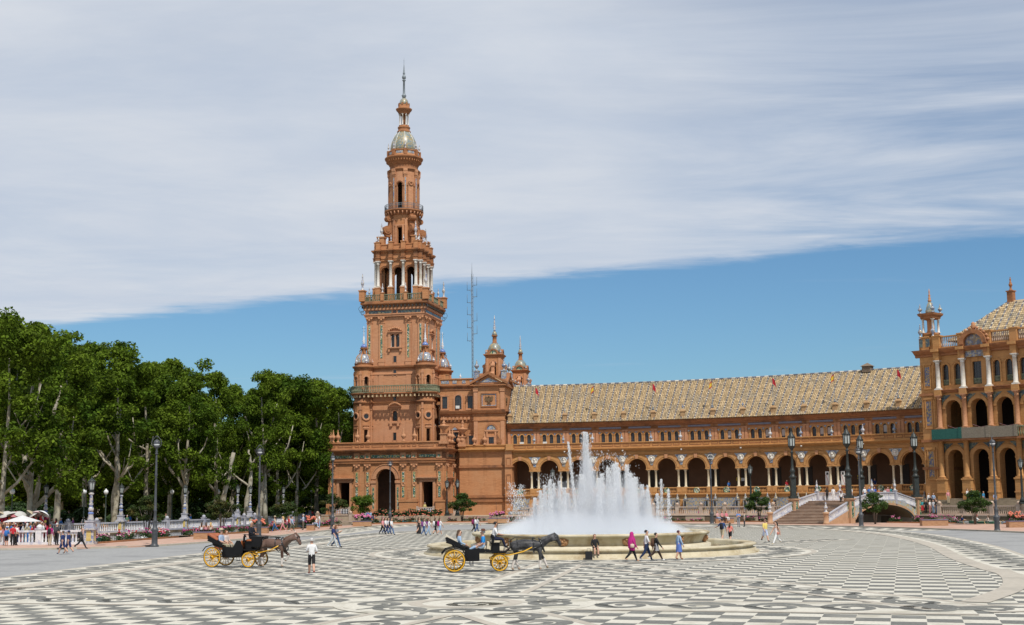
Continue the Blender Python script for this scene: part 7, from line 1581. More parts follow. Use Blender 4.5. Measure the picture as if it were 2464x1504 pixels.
# brick bench planters with a blue tile top
def planter(px0, px1, py, label, flowers=0, dep=.9, hh=.62):
    a, b = Vector(gnd(px0, py, .13)), Vector(gnd(px1, py, .13)); y = (a.y + b.y) / 2; a = Vector(((px0 - PX) / FPX * y, y)); b = Vector(((px1 - PX) / FPX * y, y)); l = (b - a).length
    e = empty('brick_bench', ((a.x + b.x) / 2, y, .13), 0, label, 'bench', 'brick benches on the sidewalk')
    MB().box(-l / 2, l / 2, 0, dep, 0, hh).build('body', pm('bench_brick', (.33, .18, .095), (.43, .25, .14), 2.5, .85, (1, 1, 3)), e); MB().box(-l / 2 - .05, l / 2 + .05, -.05, dep + .05, hh, hh + .07).build('tile_top', pm('blue_grey_tile', (.14, .13, .20), (.22, .19, .26), 5, .4), e)
    if flowers:
        rs = random.Random(int(px0)); C = [(rs.uniform(-l / 2, l / 2) * .8, .5 + rs.uniform(-.2, .3), hh + .3 + rs.random() * .4) for _ in range(9)]; stuff(ob('leaves', leaf_mesh('leaves', C, [.3] * 9, 600, .07, ROSEL, 5), e)); bm = MB()
        for c in C:
            for _ in range(4): q = [c[0] + rs.gauss(0, .15), c[1] - .2, c[2] + rs.uniform(0, .35)]; bm.add([(q[0] + x * 1.4, q[1] + y_ * 1.4, q[2] + z_ * 1.4) for x, y_, z_ in BLO.v], BLO.f, 0, True)
        stuff(bm.build('blossoms', BL[flowers - 1], e))
planter(469, 515, 1297.5, 'brick bench where two girls in white sit'); planter(606, 645, 1283.5, 'brick bench planter with coral roses behind the first street lamp pair', 5); planter(738, 756, 1276.5, 'brick bench under the trio in pale clothes', 5); planter(848, 892, 1266.5, 'brick bench planter with pink roses before the tower', 1)
planter(1170, 1222, 1258.5, 'brick bench planter beside the fountain spray', 1); planter(1714, 1757, 1259.5, 'brick bench where three girls in pink sit'); planter(2205, 2267, 1265.5, 'long brick bench beside the bridge arch'); planter(2412, 2460, 1269.5, 'brick bench planter with coral and magenta flowers', 5)
# ================================================================ people
SKIN = [pm('skin_light', (.50, .29, .20), (.55, .33, .24), 6, .6), pm('skin_tan', (.36, .19, .12), (.42, .23, .15), 6, .6)]
CL = {}
def cloth(c):
    if c not in CL: CL[c] = pm('cloth_%02d' % len(CL), tuple(x * .88 for x in c), c, 7, .85, bump=.2, bscale=14)
    return CL[c]
WH, BK, NV, BU_, RD, PK, GY, DG, YL, TN, DN, LD, GN, MG, PU, BE, OR, TE = (.72, .72, .72), (.018, .018, .02), (.02, .035, .12), (.04, .16, .45), (.50, .03, .04), (.62, .26, .28), (.28, .28, .30), (.06, .06, .065), (.66, .52, .12), (.45, .38, .26), (.05, .10, .22), (.30, .42, .58), (.10, .22, .14), (.42, .02, .18), (.20, .06, .22), (.55, .46, .36), (.60, .20, .06), (.05, .32, .36)
HB, HD, HBL, HG, HR = (.06, .035, .02), (.012, .01, .01), (.42, .28, .11), (.38, .37, .36), (.13, .05, .02)
PEND = []
def rot2(x, z, a): return (x * cos(a) + z * sin(a), -x * sin(a) + z * cos(a))
def person(loc, h, head, pose, top, bot, label, sk=0, hair=HB, long_=False, sleeve='s', legs='l', shoes=BK, skirt=None, hat=None, glasses=False, fine=False, group=None, lean=0.0, arms=None, cat='person', scarf=None):
    """one body grown over a posed skeleton; hair, skirts and hats are its children"""
    s = h / 1.68; J = []; E_ = []; B = []; RAD = []
    def v(p, r, par, bone):
        J.append(p); q_ = 1.22 if bone in (2, 3, 5, 6) else 1.1; RAD.append((r[0] * q_, r[1] * q_))
        if par is not None: E_.append((par, len(J) - 1)); B.append(bone)
        return len(J) - 1
    w_ = .92 if long_ or skirt else 1.0
    dz = 0.0
    sit = pose in ('sit', 'sitleg', 'drive', 'row'); pz = .95 if not sit else .98
    pel = v((0, 0, pz), (.125, .155 * w_), None, 0)
    def T(x, z): a, b = rot2(x, z - pz, lean); return a, b + pz
    def tv(x, y, z, r, par, bone): a, b = T(x, z); return v((a, y, b), r, par, bone)
    wa = tv(.01, 0, 1.10, (.105, .135 * w_), pel, 1); ch = tv(.0, 0, 1.32, (.115, .17 * w_), wa, 1); nb = tv(-.01, 0, 1.46, (.07, .085), ch, 1); nk = tv(.01, 0, 1.53, (.055, .055), nb, 0)
    h1 = tv(.03, 0, 1.60, (.085, .072), nk, 0); h2 = tv(.02, 0, 1.68, (.098, .078), h1, 0); tv(.0, 0, 1.745, (.05, .045), h2, 0)
    if fine: tv(.128, 0, 1.64, (.014, .013), h2, 0)
    wk = {'walk': .34, 'stride': .46, 'stroll': .2}.get(pose, 0.0)
    sw = {'walk': .4, 'stride': .55, 'stroll': .2}.get(pose, 0.05)
    for sd in (-1, 1):
        hx = v((0, sd * .09, pz - .05), (.095, .088), pel, 2)
        if sit:
            ka = {'sit': .05, 'sitleg': -.12, 'drive': .1, 'row': 0}[pose]; kn = v((.44, sd * .11, pz - .06 - .12 * ka), (.062, .062), hx, 2)
            if pose == 'sitleg': an = v((.84, sd * .1, pz - .26), (.043, .043), kn, 3); v((.90, sd * .11, pz - .14), (.04, .045), an, 4)
            else: an = v((.47 + .1 * (pose == 'drive'), sd * .11, pz - .46), (.043, .043), kn, 3); v((.62 + .1 * (pose == 'drive'), sd * .12, pz - .5), (.032, .045), an, 4)
        else:
            a = wk * sd; kx = .44 * sin(a); kz = pz - .05 - .42 * cos(a); kn = v((kx, sd * .085, kz), (.066, .064), hx, 2)
            b = a - (.75 if a < 0 else .0) * min(1, wk * 1.6) ; ax = kx + .40 * sin(b); az = max(.075, kz - .41 * cos(b)) if a >= 0 or not wk else kz - .40 * cos(b)
            an = v((ax, sd * .08, max(az, .07)), (.044, .044), kn, 3); v((ax + .15, sd * .1, max(az - .04, .035)), (.032, .045), an, 4)
        shx, shz = T(0, 1.405); sh = v((shx, sd * .165 * w_, shz), (.062, .06), ch, 5)
        am = (arms or {}).get(sd, None)
        if am is None:
            am = {'drive': ((.1, .22, -.24), (.34, .10, -.30)), 'sit': ((.06, .24, -.27), (.28, .14, -.36)), 'row': ((.2, .22, -.2), (.42, .12, -.25)), 'sitleg': ((.0, .25, -.27), (.2, .2, -.38))}.get(pose) or ((sin(-sw * sd) * .28, .235, -.285), (sin(-sw * sd) * .5 + .07, .23, -.52))
        e1 = v((shx + am[0][0], sd * am[0][1], shz + am[0][2]), (.044, .044), sh, 5); w1 = v((shx + am[1][0], sd * am[1][1], shz + am[1][2]), (.03, .03), e1, 6)
        d = Vector((am[1][0] - am[0][0], sd * (am[1][1] - am[0][1]), am[1][2] - am[0][2])).normalized(); q = Vector(J[w1])
        pa = v(tuple(q + d * .07), (.02, .036), w1, 7)
        if fine:
            for k in range(4): v(tuple(q + d * (.145 - .012 * abs(k - 1.4)) + Vector((0.018 * (k - 1.5), 0, -.012))), (.0095, .0095), pa, 7)
            v(tuple(q + d * .075 + Vector((.045, 0, 0))), (.01, .01), w1, 7)
        else: v(tuple(q + d * .13), (.014, .026), pa, 7)
    P = empty('person', loc, head, label, cat, group); P.scale = (s, s, s)
    if sit: P.location = (loc[0], loc[1], loc[2] - (pz - .11) * s)
    me = bpy.data.meshes.new('body'); me.from_pydata([(x, y, z) for x, y, z in J], E_, []); o = ob('body', me, P)
    o.modifiers.new('skin', 'SKIN').use_smooth_shade = True; o.modifiers.new('sub', 'SUBSURF').levels = 1; o.modifiers[-1].render_levels = 1
    for i, sv in enumerate(me.skin_vertices[0].data): sv.radius = RAD[i]; sv.use_root = (i == 0); sv.use_loose = False
    bm = [1, 1, 2, 2, 3, 1, 1 if sleeve == 'l' else 0, 0]
    if sleeve == 'n': bm[5] = 0
    if legs == 's': bm[3] = 0
    if skirt or legs == 'n': bm[2] = bm[3] = 0 if legs != 't' else 2
    bm[0] = 0
    PEND.append((o, J, E_, B, bm, [SKIN[sk], cloth(top), cloth(bot), cloth(shoes)]))
    hx_, hz_ = T(.0, 1.675); hm = MB()
    if scarf:
        hm.lathe([(.0, .11), (.075, .09), (.115, .02), (.12, -.08), (.15, -.2), (.22, -.34), (.24, -.62), (.22, -.85)], 12, hx_ - .005, 0, hz_, cap=False); hm.build('headscarf', cloth(scarf), P)
    else:
        n = 10; pts = [(.0, .105), (.06, .095), (.098, .05), (.108, 0), (.1, -.045)]
        b = MB(); b.lathe(pts, 12, cap=False); hm.add([(hx_ - .018 + x - (.02 if z < .02 else 0) * (1 if x > 0.03 else 0) - max(0, x - .02) * max(0, .07 - z) * 6, y * .9, hz_ + .005 + z) for x, y, z in b.v], b.f, 0, True)
        if long_: hm.tube([(hx_ - .06, 0, hz_ + .02), (hx_ - .10, 0, hz_ - .1), (hx_ - .11, 0, hz_ - .22), (hx_ - .10, 0, hz_ - .36)], [.09, .09, .085, .05], 8)
        hm.build('hair', pm('hair_%.2f_%.2f' % (hair[0], hair[2]), hair, tuple(min(1, x * 1.5) for x in hair), 8, .5), P)
    if hat:
        hm = MB(); hm.lathe([(.19, .035), (.2, .05), (.11, .055), (.1, .13), (.04, .15), (0, .15)], 14, hx_ - .01, 0, hz_ + .03) if hat[1] else hm.lathe([(.112, 0.02), (.112, .06), (.07, .11), (0, .12)], 12, hx_ - .01, 0, hz_ + .02).box(hx_ + .05, hx_ + .2, -.075, .075, hz_ + .04, hz_ + .055)
        hm.build('hat', cloth(hat[0]), P)
    if glasses: hm = MB(); hm.box(hx_ + .085, hx_ + .125, -.075, .075, hz_ - .03, hz_ + .01); hm.build('sunglasses', cloth(BK), P)
    elif fine: hm = MB(); [hm.lathe([(.002, -.012), (.014, 0), (.002, .012)], 6, hx_ + .107, q, hz_ - .01) for q in (-.034, .034)]; hm.build('eyes', cloth(HD), P)
    if skirt:
        L_, col, fl = skirt; hm = MB(); hm.lathe([(.135, 1.14), (.16, 1.0), (.17 + fl * .3, .9), (.17 + fl, 1.0 - L_)], 14, 0, 0, 0, cap=False, sx=.85); hm.build('skirt', cloth(col), P)
    return P
def bag(P, kind, col, label, off=None):
    """backpack or shoulder bag: a thing of its own, carried by person P"""
    s = P.scale[0]; a = P.rotation_euler[2]; o = Vector(off or ((-.22, 0, 1.2) if kind == 'backpack' else (.02, -.26, .92))) * s
    e = empty(kind, (P.location.x + o.x * cos(a) - o.y * sin(a), P.location.y + o.x * sin(a) + o.y * cos(a), P.location.z + o.z), a, label, 'bag', 'bags carried by walkers')
    m = MB()
    if kind == 'backpack': m.lathe([(.05, -.25), (.14, -.23), (.15, 0), (.13, .2), (.05, .25)], 10, sx=.65, sy=1)
    else: m.lathe([(.05, -.12), (.12, -.1), (.12, .06), (.06, .1)], 10, sx=1, sy=.5)
    m.build('pouch', cloth(col), e); m = MB()
    if kind == 'backpack':
        for q in (-.1, .1): m.tube([(.06, q, .2), (.22, q, .26), (.3, q, .1), (.2, q, -.15), (.06, q, -.2)], .018, 5)
    else: m.tube([(0, .0, .08), (-.02, .12, .34), (-.02, .16, .52)], .012, 5)
    m.build('strap', cloth(tuple(x * .7 for x in col)), e)
def finish_people():
    bpy.context.view_layer.update(); dg = bpy.context.evaluated_depsgraph_get()
    for o, J, E_, B, bm, mats in PEND:
        me = bpy.data.meshes.new_from_object(o.evaluated_get(dg)); old = o.data
        o.modifiers.clear(); o.data = me; bpy.data.meshes.remove(old); me.name = 'body'
        me.materials.clear()
        for m_ in mats: me.materials.append(m_)
        A = np.array([J[a] for a, b in E_]); D = np.array([J[b] for a, b in E_]) - A; L2 = (D ** 2).sum(1) + 1e-9
        n = len(me.polygons); C = np.empty(n * 3); me.polygons.foreach_get('center', C); C = C.reshape(-1, 3)
        t = np.clip(((C[:, None] - A) * D).sum(2) / L2, 0, 1); dd = np.linalg.norm(C[:, None] - (A + t[..., None] * D), axis=2); k = dd.argmin(1)
        me.polygons.foreach_set('material_index', np.array([bm[B[i]] for i in k], dtype=np.int32)); me.polygons.foreach_set('use_smooth', np.ones(n, dtype=bool)); me.update()
RT, LT, AW, TO = 0.0, pi, pi / 2, -pi / 2
def gp(px, py, z=0.0): g = gnd(px, py, z); return (g[0], g[1], z)
p = person(gp(749.5, 1383.5), 1.76, AW + .25, 'walk', WH, BK, 'bald man in white T-shirt and black shorts walking away on the mosaic', 0, HG, legs='s', shoes=(.45, .03, .05), fine=True, arms={1: ((.08, .25, -.27), (.3, .16, -.28)), -1: ((-.02, .26, -.28), (.2, .2, -.36))})
person(gp(150, 1334.5), 1.62, LT - .3, 'walk', NV, NV, 'boy in navy football kit walking beside his friend on the asphalt', 0, HB, legs='s', shoes=NV, fine=True, group='boys in navy kit'); person(gp(164, 1333.5), 1.6, LT - .3, 'walk', NV, NV, 'boy in navy kit and dark cap half hidden behind his friend', 0, HB, legs='s', shoes=GY, hat=(NV, 0), fine=True, group='boys in navy kit')
p = person(gp(195, 1323.5), 1.66, RT + .2, 'stride', DG, BK, 'man in charcoal T-shirt striding with a phone at his ear', 0, HB, fine=True, arms={-1: ((.12, .2, -.2), (.16, .08, .14))}); bag(p, 'backpack', BK, 'black backpack worn by the striding man with a phone')
p = person(gp(119.5, 1312.6, .13), 1.66, AW, 'stand', MG, TN, 'woman in magenta top leaning on the white balustrade', 0, HR, sleeve='l'); bag(p, 'backpack', BK, 'black backpack on the woman in magenta')
p = person(gp(136, 1312.2, .13), 1.78, AW - .2, 'stand', DG, BK, 'bald man in dark clothes leaning on the white balustrade', 0, HG); bag(p, 'backpack', DG, 'dark grey backpack on the bald man')
p = person(gp(15.5, 1314, .13), 1.5, AW, 'stand', BU_, BK, 'boy in bright blue shirt and cap beside the balustrade end', 0, HB, legs='s', shoes=WH, hat=(BU_, 0)); bag(p, 'backpack', BU_, 'blue backpack on the boy in the blue cap')
person(gp(30, 1313, .13), 1.68, AW + .3, 'stand', RD, BK, 'woman in red top and black trousers by the balustrade end', 0, HD); person(gp(37.5, 1312.6, .13), 1.7, AW - .4, 'stand', WH, BK, 'person in white T-shirt and black trousers by the balustrade end'); person(gp(10, 1312.4, .13), 1.62, AW, 'stand', PK, GY, 'girl in pink top next to the boy in blue', long_=True)
cols = [(PK, 'pink'), (WH, 'white'), (RD, 'red'), (NV, 'navy'), (BU_, 'blue'), (OR, 'orange'), (GN, 'green'), (MG, 'magenta'), (BK, 'black'), (TE, 'teal'), (GY, 'grey'), (TN, 'khaki')]
rr = random.Random(9)
for k in range(30):
    px = 3 + k * 3.7 + rr.uniform(-2, 2); Y = rr.uniform(112.5, 123); c, cn = cols[(k * 5) % 12]
    person(((px - PX) / FPX * Y, Y, .1), rr.uniform(1.58, 1.8), rr.uniform(0, 6.28), 'stand', c, cols[(k * 7 + 3) % 12][0], 'visitor in a %s top in the crowd at the souvenir stall' % cn, rr.randint(0, 1), rr.choice([HB, HD, HBL, HR, HG]), long_=rr.random() < .5, group='crowd at the souvenir stall')
for px, Y, c, b, lab, kw in ((152, 149, BU_, BK, 'grey-haired man in blue shirt on the park bank', dict(hair=HG)), (181, 152, PU, DG, 'man in purple shirt strolling on the park bank', {}), (206, 158, GY, BK, 'person in pale grey under a park lamp', dict(hair=HG)), (124, 146, WH, PK, 'girl in white at the park balustrade', dict(long_=True)), (132, 147, BE, BK, 'girl in beige at the park balustrade', dict(long_=True)), (140, 147, RD, BK, 'woman in dark red at the park balustrade', dict(long_=True)), (284, 170, PK, BK, 'person in pink check shirt beside the thick pale trunk', {}), (310, 172, GN, BK, 'man in pale green shirt with his back to a lamp', dict(hair=HG)), (317, 178, BU_, NV, 'person in blue beside the man in green', {}), (334, 174, WH, BE, 'woman in white behind the canal balustrade', dict(long_=True)), (402, 186, BE, GN, 'woman in beige under the trees', dict(long_=True)), (386, 182, RD, BK, 'person in red half hidden by the dark small tree', {}), (461, 176, BU_, BK, 'man in blue T-shirt with hands on hips at the balustrade', dict(hair=HG)), (605, 196, YL, BK, 'woman in yellow top at the canal balustrade', dict(hair=HBL, long_=True))):
    person(((px - PX) / FPX * Y, Y, .06), 1.7, rr.uniform(3.5, 6), 'stroll', c, b, lab, group='people on the park bank', **kw)
for k, px in enumerate((715, 722, 729, 736, 743, 750, 757, 766)):
    Y = 214 + rr.uniform(-3, 3); c, cn = cols[(k * 5 + 1) % 12]; person(((px - PX) / FPX * Y, Y, .06), 1.68, rr.uniform(3, 6), 'stand', c, DN, 'person in a %s top gathered at the end of the canal balustrade' % cn, group='people at the end of the balustrade')
# on the pink sidewalk
for px, py, c, b, lab, kw in ((661, 1280.5, BE, (.03, .11, .28), 'woman in beige vest and blue jeans with straw hat', dict(hat=(TN, 1), shoes=PK, long_=True)), (680, 1280, (.66, .56, .50), PK, 'blonde woman in cream cardigan and pink trousers', dict(hair=HBL, sleeve='l', shoes=WH, long_=True)), (695, 1279.5, RD, BK, 'woman in red top and black skirt walking with a friend', dict(skirt=(.55, BK, .06), hair=HR, long_=True)), (702, 1281, LD, (.14, .15, .11), 'woman in denim jacket and olive trousers', dict(sleeve='l', shoes=WH))):
    person(gp(px, py, .13), 1.66, LT + .1 if px < 690 else RT, 'walk', c, b, lab, group='women strolling on the sidewalk', fine=True, **kw)
person(gp(729.5, 1275.5, .13), 1.76, LT, 'stand', (.40, .45, .56), (.15, .12, .09), 'bald man in pale blue shirt standing with folded arms', hair=HG, sleeve='l', fine=True, arms={1: ((.08, .22, -.26), (.26, .02, -.2)), -1: ((.1, .22, -.26), (.26, .02, -.24))})
person((*gp(755, 1273, .13)[:2], .78), 1.66, RT, 'sit', PK, LD, 'person in pink shirt sitting on the brick bench', shoes=WH); person((*gp(761, 1272.5, .13)[:2], .78), 1.6, LT, 'sit', WH, WH, 'person in white sitting beside the one in pink'); person(gp(768.5, 1272, .13), 1.7, LT, 'stand', WH, LD, 'woman in white T-shirt and pale jeans standing by the seated pair', long_=True)
for px, c, lab, hr in ((482, WH, 'girl in white vest sitting on the brick bench', HB), (493, PK, 'girl with blue hairband sitting on the brick bench', HB), (504, BE, 'blonde girl sitting at the end of the brick bench', HBL)):
    g = gp(px, 1297, .13); person((g[0], g[1] + .4, .83), 1.6, AW + .3, 'sit', c, BK, lab, hair=hr, long_=True, sleeve='n')
p = person(gp(801.5, 1319.5), 1.76, RT - .2, 'walk', NV, (.48, .52, .54), 'bearded man in navy T-shirt and pale jeans beside his partner', hair=HD, shoes=WH, fine=True); person(gp(810, 1318.8), 1.68, RT - .2, 'walk', (.16, .16, .2), DN, 'woman in grey T-shirt and jeans looking at her phone', hair=HR, long_=True, fine=True, arms={1: ((.1, .22, -.24), (.34, .1, -.1)), -1: ((.1, .22, -.24), (.34, .06, -.1))})
for px, py, c, b, lab, kw, bg in ((921, 1287, PK, BK, 'girl in pink top walking near the tower', dict(long_=True), None), (928, 1286, WH, DN, 'girl in white with a red bag walking near the tower', dict(long_=True), RD), (934.5, 1287, (.5, .5, .55), NV, 'boy in grey top walking near the tower', {}, None), (942, 1288.5, WH, (.10, .17, .30), 'young man in white T-shirt and jeans with backpack straps', {}, BK), (1008, 1284.5, BK, BK, 'woman in long black dress walking past the tower', dict(skirt=(.98, BK, .12), long_=True, sleeve='n'), None), (1020, 1290, (.6, .55, .56), DN, 'girl in dark jeans with a purple backpack', dict(long_=True), PU), (1031, 1289.5, WH, LD, 'girl in pale jeans with a patterned backpack', dict(long_=True), PU), (1048, 1288, BK, BK, 'girl in black shorts with a white backpack', dict(long_=True, legs='s'), WH), (1058.5, 1288.3, WH, LD, 'girl in denim shorts with a magenta backpack', dict(long_=True, legs='s', shoes=WH), MG), (1141, 1282.5, PU, BK, 'woman in black leggings with a maroon bag', dict(long_=True), (.25, .03, .1)), (1148, 1282.8, (.5, .5, .52), DN, 'woman in grey top and dark jeans with a white bag', dict(long_=True), WH)):
    p = person(gp(px, py), 1.67, RT - .5 if px < 1000 else RT + .7, 'walk', c, b, lab, group='young people walking past the tower', fine=True, **kw)
    if bg: bag(p, 'backpack', bg, 'backpack worn by the ' + lab.split(' with')[0])
# beside and behind the fountain
p = person(gp(1521.5, 1353), 1.66, RT, 'walk', MG, BK, 'woman in magenta headscarf and tunic with a cream handbag', hair=HD, sleeve='l', shoes=(.5, .3, .2), scarf=MG, fine=True, skirt=(.30, MG, .04), legs='t'); bag(p, 'handbag', (.62, .48, .40), 'cream handbag of the woman in the magenta headscarf', (.0, -.26, .98))
person(gp(1557, 1352), 1.74, RT, 'walk', (.66, .66, .68), (.02, .035, .09), 'man in white polo, jeans and sunglasses holding hands', hair=HD, shoes=GY, glasses=True, fine=True)
p = person(gp(1580, 1352.5), 1.6, RT, 'stride', BK, GY, 'short-haired woman in black top, grey shorts and tights', hair=HD, sleeve='l', shoes=WH, fine=True, skirt=(.32, GY, .03), legs='t'); PEND[-1][5][2] = cloth((.05, .03, .025)); bag(p, 'backpack', (.10, .05, .03), 'small brown backpack of the woman in black top')
person(gp(1634.5, 1347.5), 1.66, RT + .3, 'stroll', LD, (.10, .16, .42), 'woman in pale denim jacket and blue floral dress', hair=(.05, .012, .02), sleeve='l', shoes=(.3, .12, .05), fine=True, skirt=(.52, (.10, .17, .45), .05), long_=False)
p = person(gp(1739, 1304), 1.78, RT + .6, 'walk', (.03, .07, .2), TN, 'man in navy T-shirt and beige shorts gesturing with one arm', hair=HD, legs='s', fine=True, arms={1: ((.05, .36, -.2), (.2, .62, -.3))}); p.rotation_euler[2] = AW - .5; bag(p, 'backpack', BK, 'black backpack of the man in beige shorts')
person(gp(1757.5, 1305), 1.5, AW - .4, 'walk', (.72, .22, .18), BK, 'girl in coral T-shirt and black shorts with a ponytail', long_=True, legs='s', fine=True)
person(gp(1842, 1305), 1.76, TO + .4, 'walk', (.70, .55, .16), (.45, .50, .66), 'man in yellow T-shirt, pale blue shorts and sunglasses', legs='s', glasses=True, fine=True); p = person(gp(1868.5, 1312.5), 1.68, LT + .5, 'stride', (.68, .60, .58), WH, 'dark-haired woman in white top and white trousers', hair=HD, long_=True, sleeve='n', shoes=TN, fine=True); bag(p, 'handbag', (.5, .2, .15), 'patterned shoulder bag of the woman in white trousers', (-.02, .2, .92))
person(gp(1777.5, 1268.3), 1.78, TO, 'stand', (.12, .22, .48), GY, 'man in blue shirt with folded arms at the kerb', hair=HB, fine=True, arms={1: ((.08, .22, -.26), (.26, .02, -.2)), -1: ((.1, .22, -.26), (.26, .02, -.24))}); p = person(gp(1791.5, 1268), 1.66, LT, 'stand', (.42, .36, .30), DG, 'woman in beige vest and dark trousers with backpack at the kerb', hair=HD); bag(p, 'backpack', DG, 'dark backpack of the woman at the kerb')
for px, c, b, lab in ((1728, (.62, .36, .36), LD, 'girl in pale pink and jeans sitting on the brick bench'), (1739, PK, BK, 'girl in pink sitting between her friends'), (1749, (.66, .20, .26), WH, 'girl in coral top and white trousers on the brick bench')):
    g = gp(px, 1259.5, .13); person((g[0], g[1] + .3, .83), 1.64, TO + .5, 'sit', c, b, lab, hair=HR, long_=True)
a = R(-92); g = (FX + 11.0 * cos(a) , FY + 11.0 * sin(a)); p = person((g[0], g[1] - .02, .66), 1.64, TO + .15, 'sit', BK, BK, 'woman in black jacket and skirt sitting on the pool rim', hair=HR, long_=True, sleeve='l', legs='s', fine=True)
bg_ = empty('suitcase', (g[0] - .42, g[1] - .75, .03), .1, 'black cabin bag standing at the pool wall beside the seated woman', 'bag'); MB().box(-.2, .2, -.12, .12, 0, .5).build('case', cloth(BK), bg_); MB().tube([(-.1, 0, .5), (-.1, 0, .66), (.1, 0, .66), (.1, 0, .5)], .015, 5).build('handle', cloth(DG), bg_)
# on the bridge, the terrace and the pavilion steps
def onbridge(px, yl, z=2.85):
    A = (BO_.x - yl * bu.y, BO_.y + yl * bu.x); P = [(A[0] + t * bu.x, A[1] + t * bu.y) for t in np.linspace(-6, 18, 60)]; return (*on_path(P, px), z)
for px, yl, z, hd, c, b, lab, kw in ((1981, 7.6, 2.85, AW, BK, BK, 'woman in black leaning on the bridge rail', dict(long_=True)), (1996, 5.5, 2.85, AW, WH, WH, 'woman dressed in white climbing onto the bridge', dict(sleeve='l')), (2014, 3.2, 2.4, AW, WH, BK, 'girl in white top and black leggings on the bridge steps', dict(long_=True, hair=HR)), (2040, 7.0, 2.85, LT, WH, GY, 'man in white with a magenta bag crossing the bridge', {}), (2071, .75, 2.85, TO, WH, DN, 'woman in white at the bridge rail', dict(long_=True, hair=HD)), (2082, .9, 2.85, TO, BU_, NV, 'man in blue standing at the bridge rail', {}), (2094, .7, 2.85, TO, (.03, .12, .5), BK, 'person in royal blue leaning on the bridge rail', dict(hair=HD)), (2104, .7, 2.85, TO, OR, DN, 'child in orange leaning on the bridge rail', {}), (2119, .7, 2.85, TO, WH, BK, 'child in white leaning on the bridge rail', dict(hair=HD)), (2126, .75, 2.85, TO, PK, BK, 'person in pink leaning on the bridge rail', dict(hair=HD)), (2135, .7, 2.85, TO, TE, DN, 'person in turquoise leaning on the bridge rail', {})):
    hh = 1.45 if 'child' in lab else 1.68; person(onbridge(px, yl, z), hh, hd, 'stand', c, b, lab, group='people on the bridge', lean=.18 if 'leaning' in lab else 0, **kw)
for px, r, z, hd, c, b, lab, kw in ((1855, 101, TZ, TO, BK, BK, 'woman in black on the terrace beside the stair', {}), (1676, 106, TZ, RT, (.06, .3, .2), MG, 'person in green top walking past the tile pictures', {}), (2204, 101, TZ, LT, WH, LD, 'man in white T-shirt and jeans raising his hand at the steps', dict(arms={1: ((.2, .2, -.12), (.3, .1, .1))})), (1268, 101, TZ, RT, (.3, .25, .25), BK, 'person behind the balustrade near the corner block', {}), (1318, 101, TZ, RT, WH, WH, 'person in white seen through the spray', {})):
    Pp = [arc(r, t) for t in np.arange(8, 80, .5)]; person((*on_path(Pp, px), z), 1.7, hd, 'stroll', c, b, lab, **kw)
def onsteps(s_, k): x, y = s_, -.35 - .27 * (k + .5); c_, q = cos(PA), sin(PA); return (PVL[0] + x * c_ - y * q, PVL[1] + x * q + y * c_, max(TZ, z3 - k * .175) + .0)
for s_, k, c, b, lab, kw in ((1.6, 6, WH, (.2, .12, .08), 'woman in white holding her phone up on the steps', dict(sleeve='l')), (2.3, 6, LD, BK, 'man in pale blue shirt high on the steps', {}), (2.1, 8, BK, (.2, .16, .12), 'person in black sweater on the pavilion steps', dict(sleeve='l')), (4.1, 4, PK, TN, 'man in pink shirt and khaki trousers by the column', {}), (1.4, 11, TE, RD, 'woman in turquoise with a striped shawl', dict(long_=True, skirt=(.6, RD, .12))), (1.9, 11, BK, BK, 'person in dark top in the group on the steps', {}), (2.5, 11, WH, PK, 'girl in white and pink in the group on the steps', dict(long_=True)), (3.0, 11, (.6, .6, .62), LD, 'girl in grey in the group on the steps', dict(long_=True)), (3.5, 11, BK, DN, 'girl with dark backpack in the group on the steps', dict(long_=True)), (6.7, 3, WH, BK, 'man in white shirt beside the middle column', {}), (7.3, 3, DG, TE, 'person in dark grey facing the man in white shirt', {}), (8.6, 5, TE, BK, 'man in green checked shirt holding papers', {}), (9.2, 5, (.05, .25, .45), NV, 'man in turquoise shirt reading with his friend', {}), (10.9, 6, (.42, .48, .70), NV, 'man in lilac T-shirt walking down the steps', {}), (8.3, 11, RD, BK, 'person in red vest below the small tree', {})):
    person(onsteps(s_, k), 1.7, TO + rr.uniform(-1, 1), 'stand', c, b, lab, group='people on the pavilion steps', **kw)
for k, s_ in ((4, BW * 7.5), (1, BW * 3.3), (2, BW * 9.4), (3, BW * 12.2)):
    q = WT(s_, 1.2, 4.1); c, cn = cols[k]; person((q[0] + WB[0], q[1] + WB[1], 4.1), 1.7, TO, 'stand', c, DN, 'person in %s standing in the arcade gallery' % cn, group='people in the gallery')
for px, c, cn, x in ((965, PK, 'pink', 0), (972, WH, 'white', 0), (979, BU_, 'blue', 0), (986, LD, 'pale blue', 0), (992, BK, 'black', 0)): Y = 200.8; person(((px - 95 - PX + 0) / FPX * Y, Y, .0), 1.7, TO + .3, 'stand', c, DN, 'person in %s waiting at the boats below the tower arch' % cn, group='people at the boat landing')
g = tw(6.7, -10.4); person((g[0], g[1], TZ + .34), 1.66, TO, 'stand', (.6, .5, .2), BK, 'woman in yellow jacket on the tower balcony', hair=HG, sleeve='l')
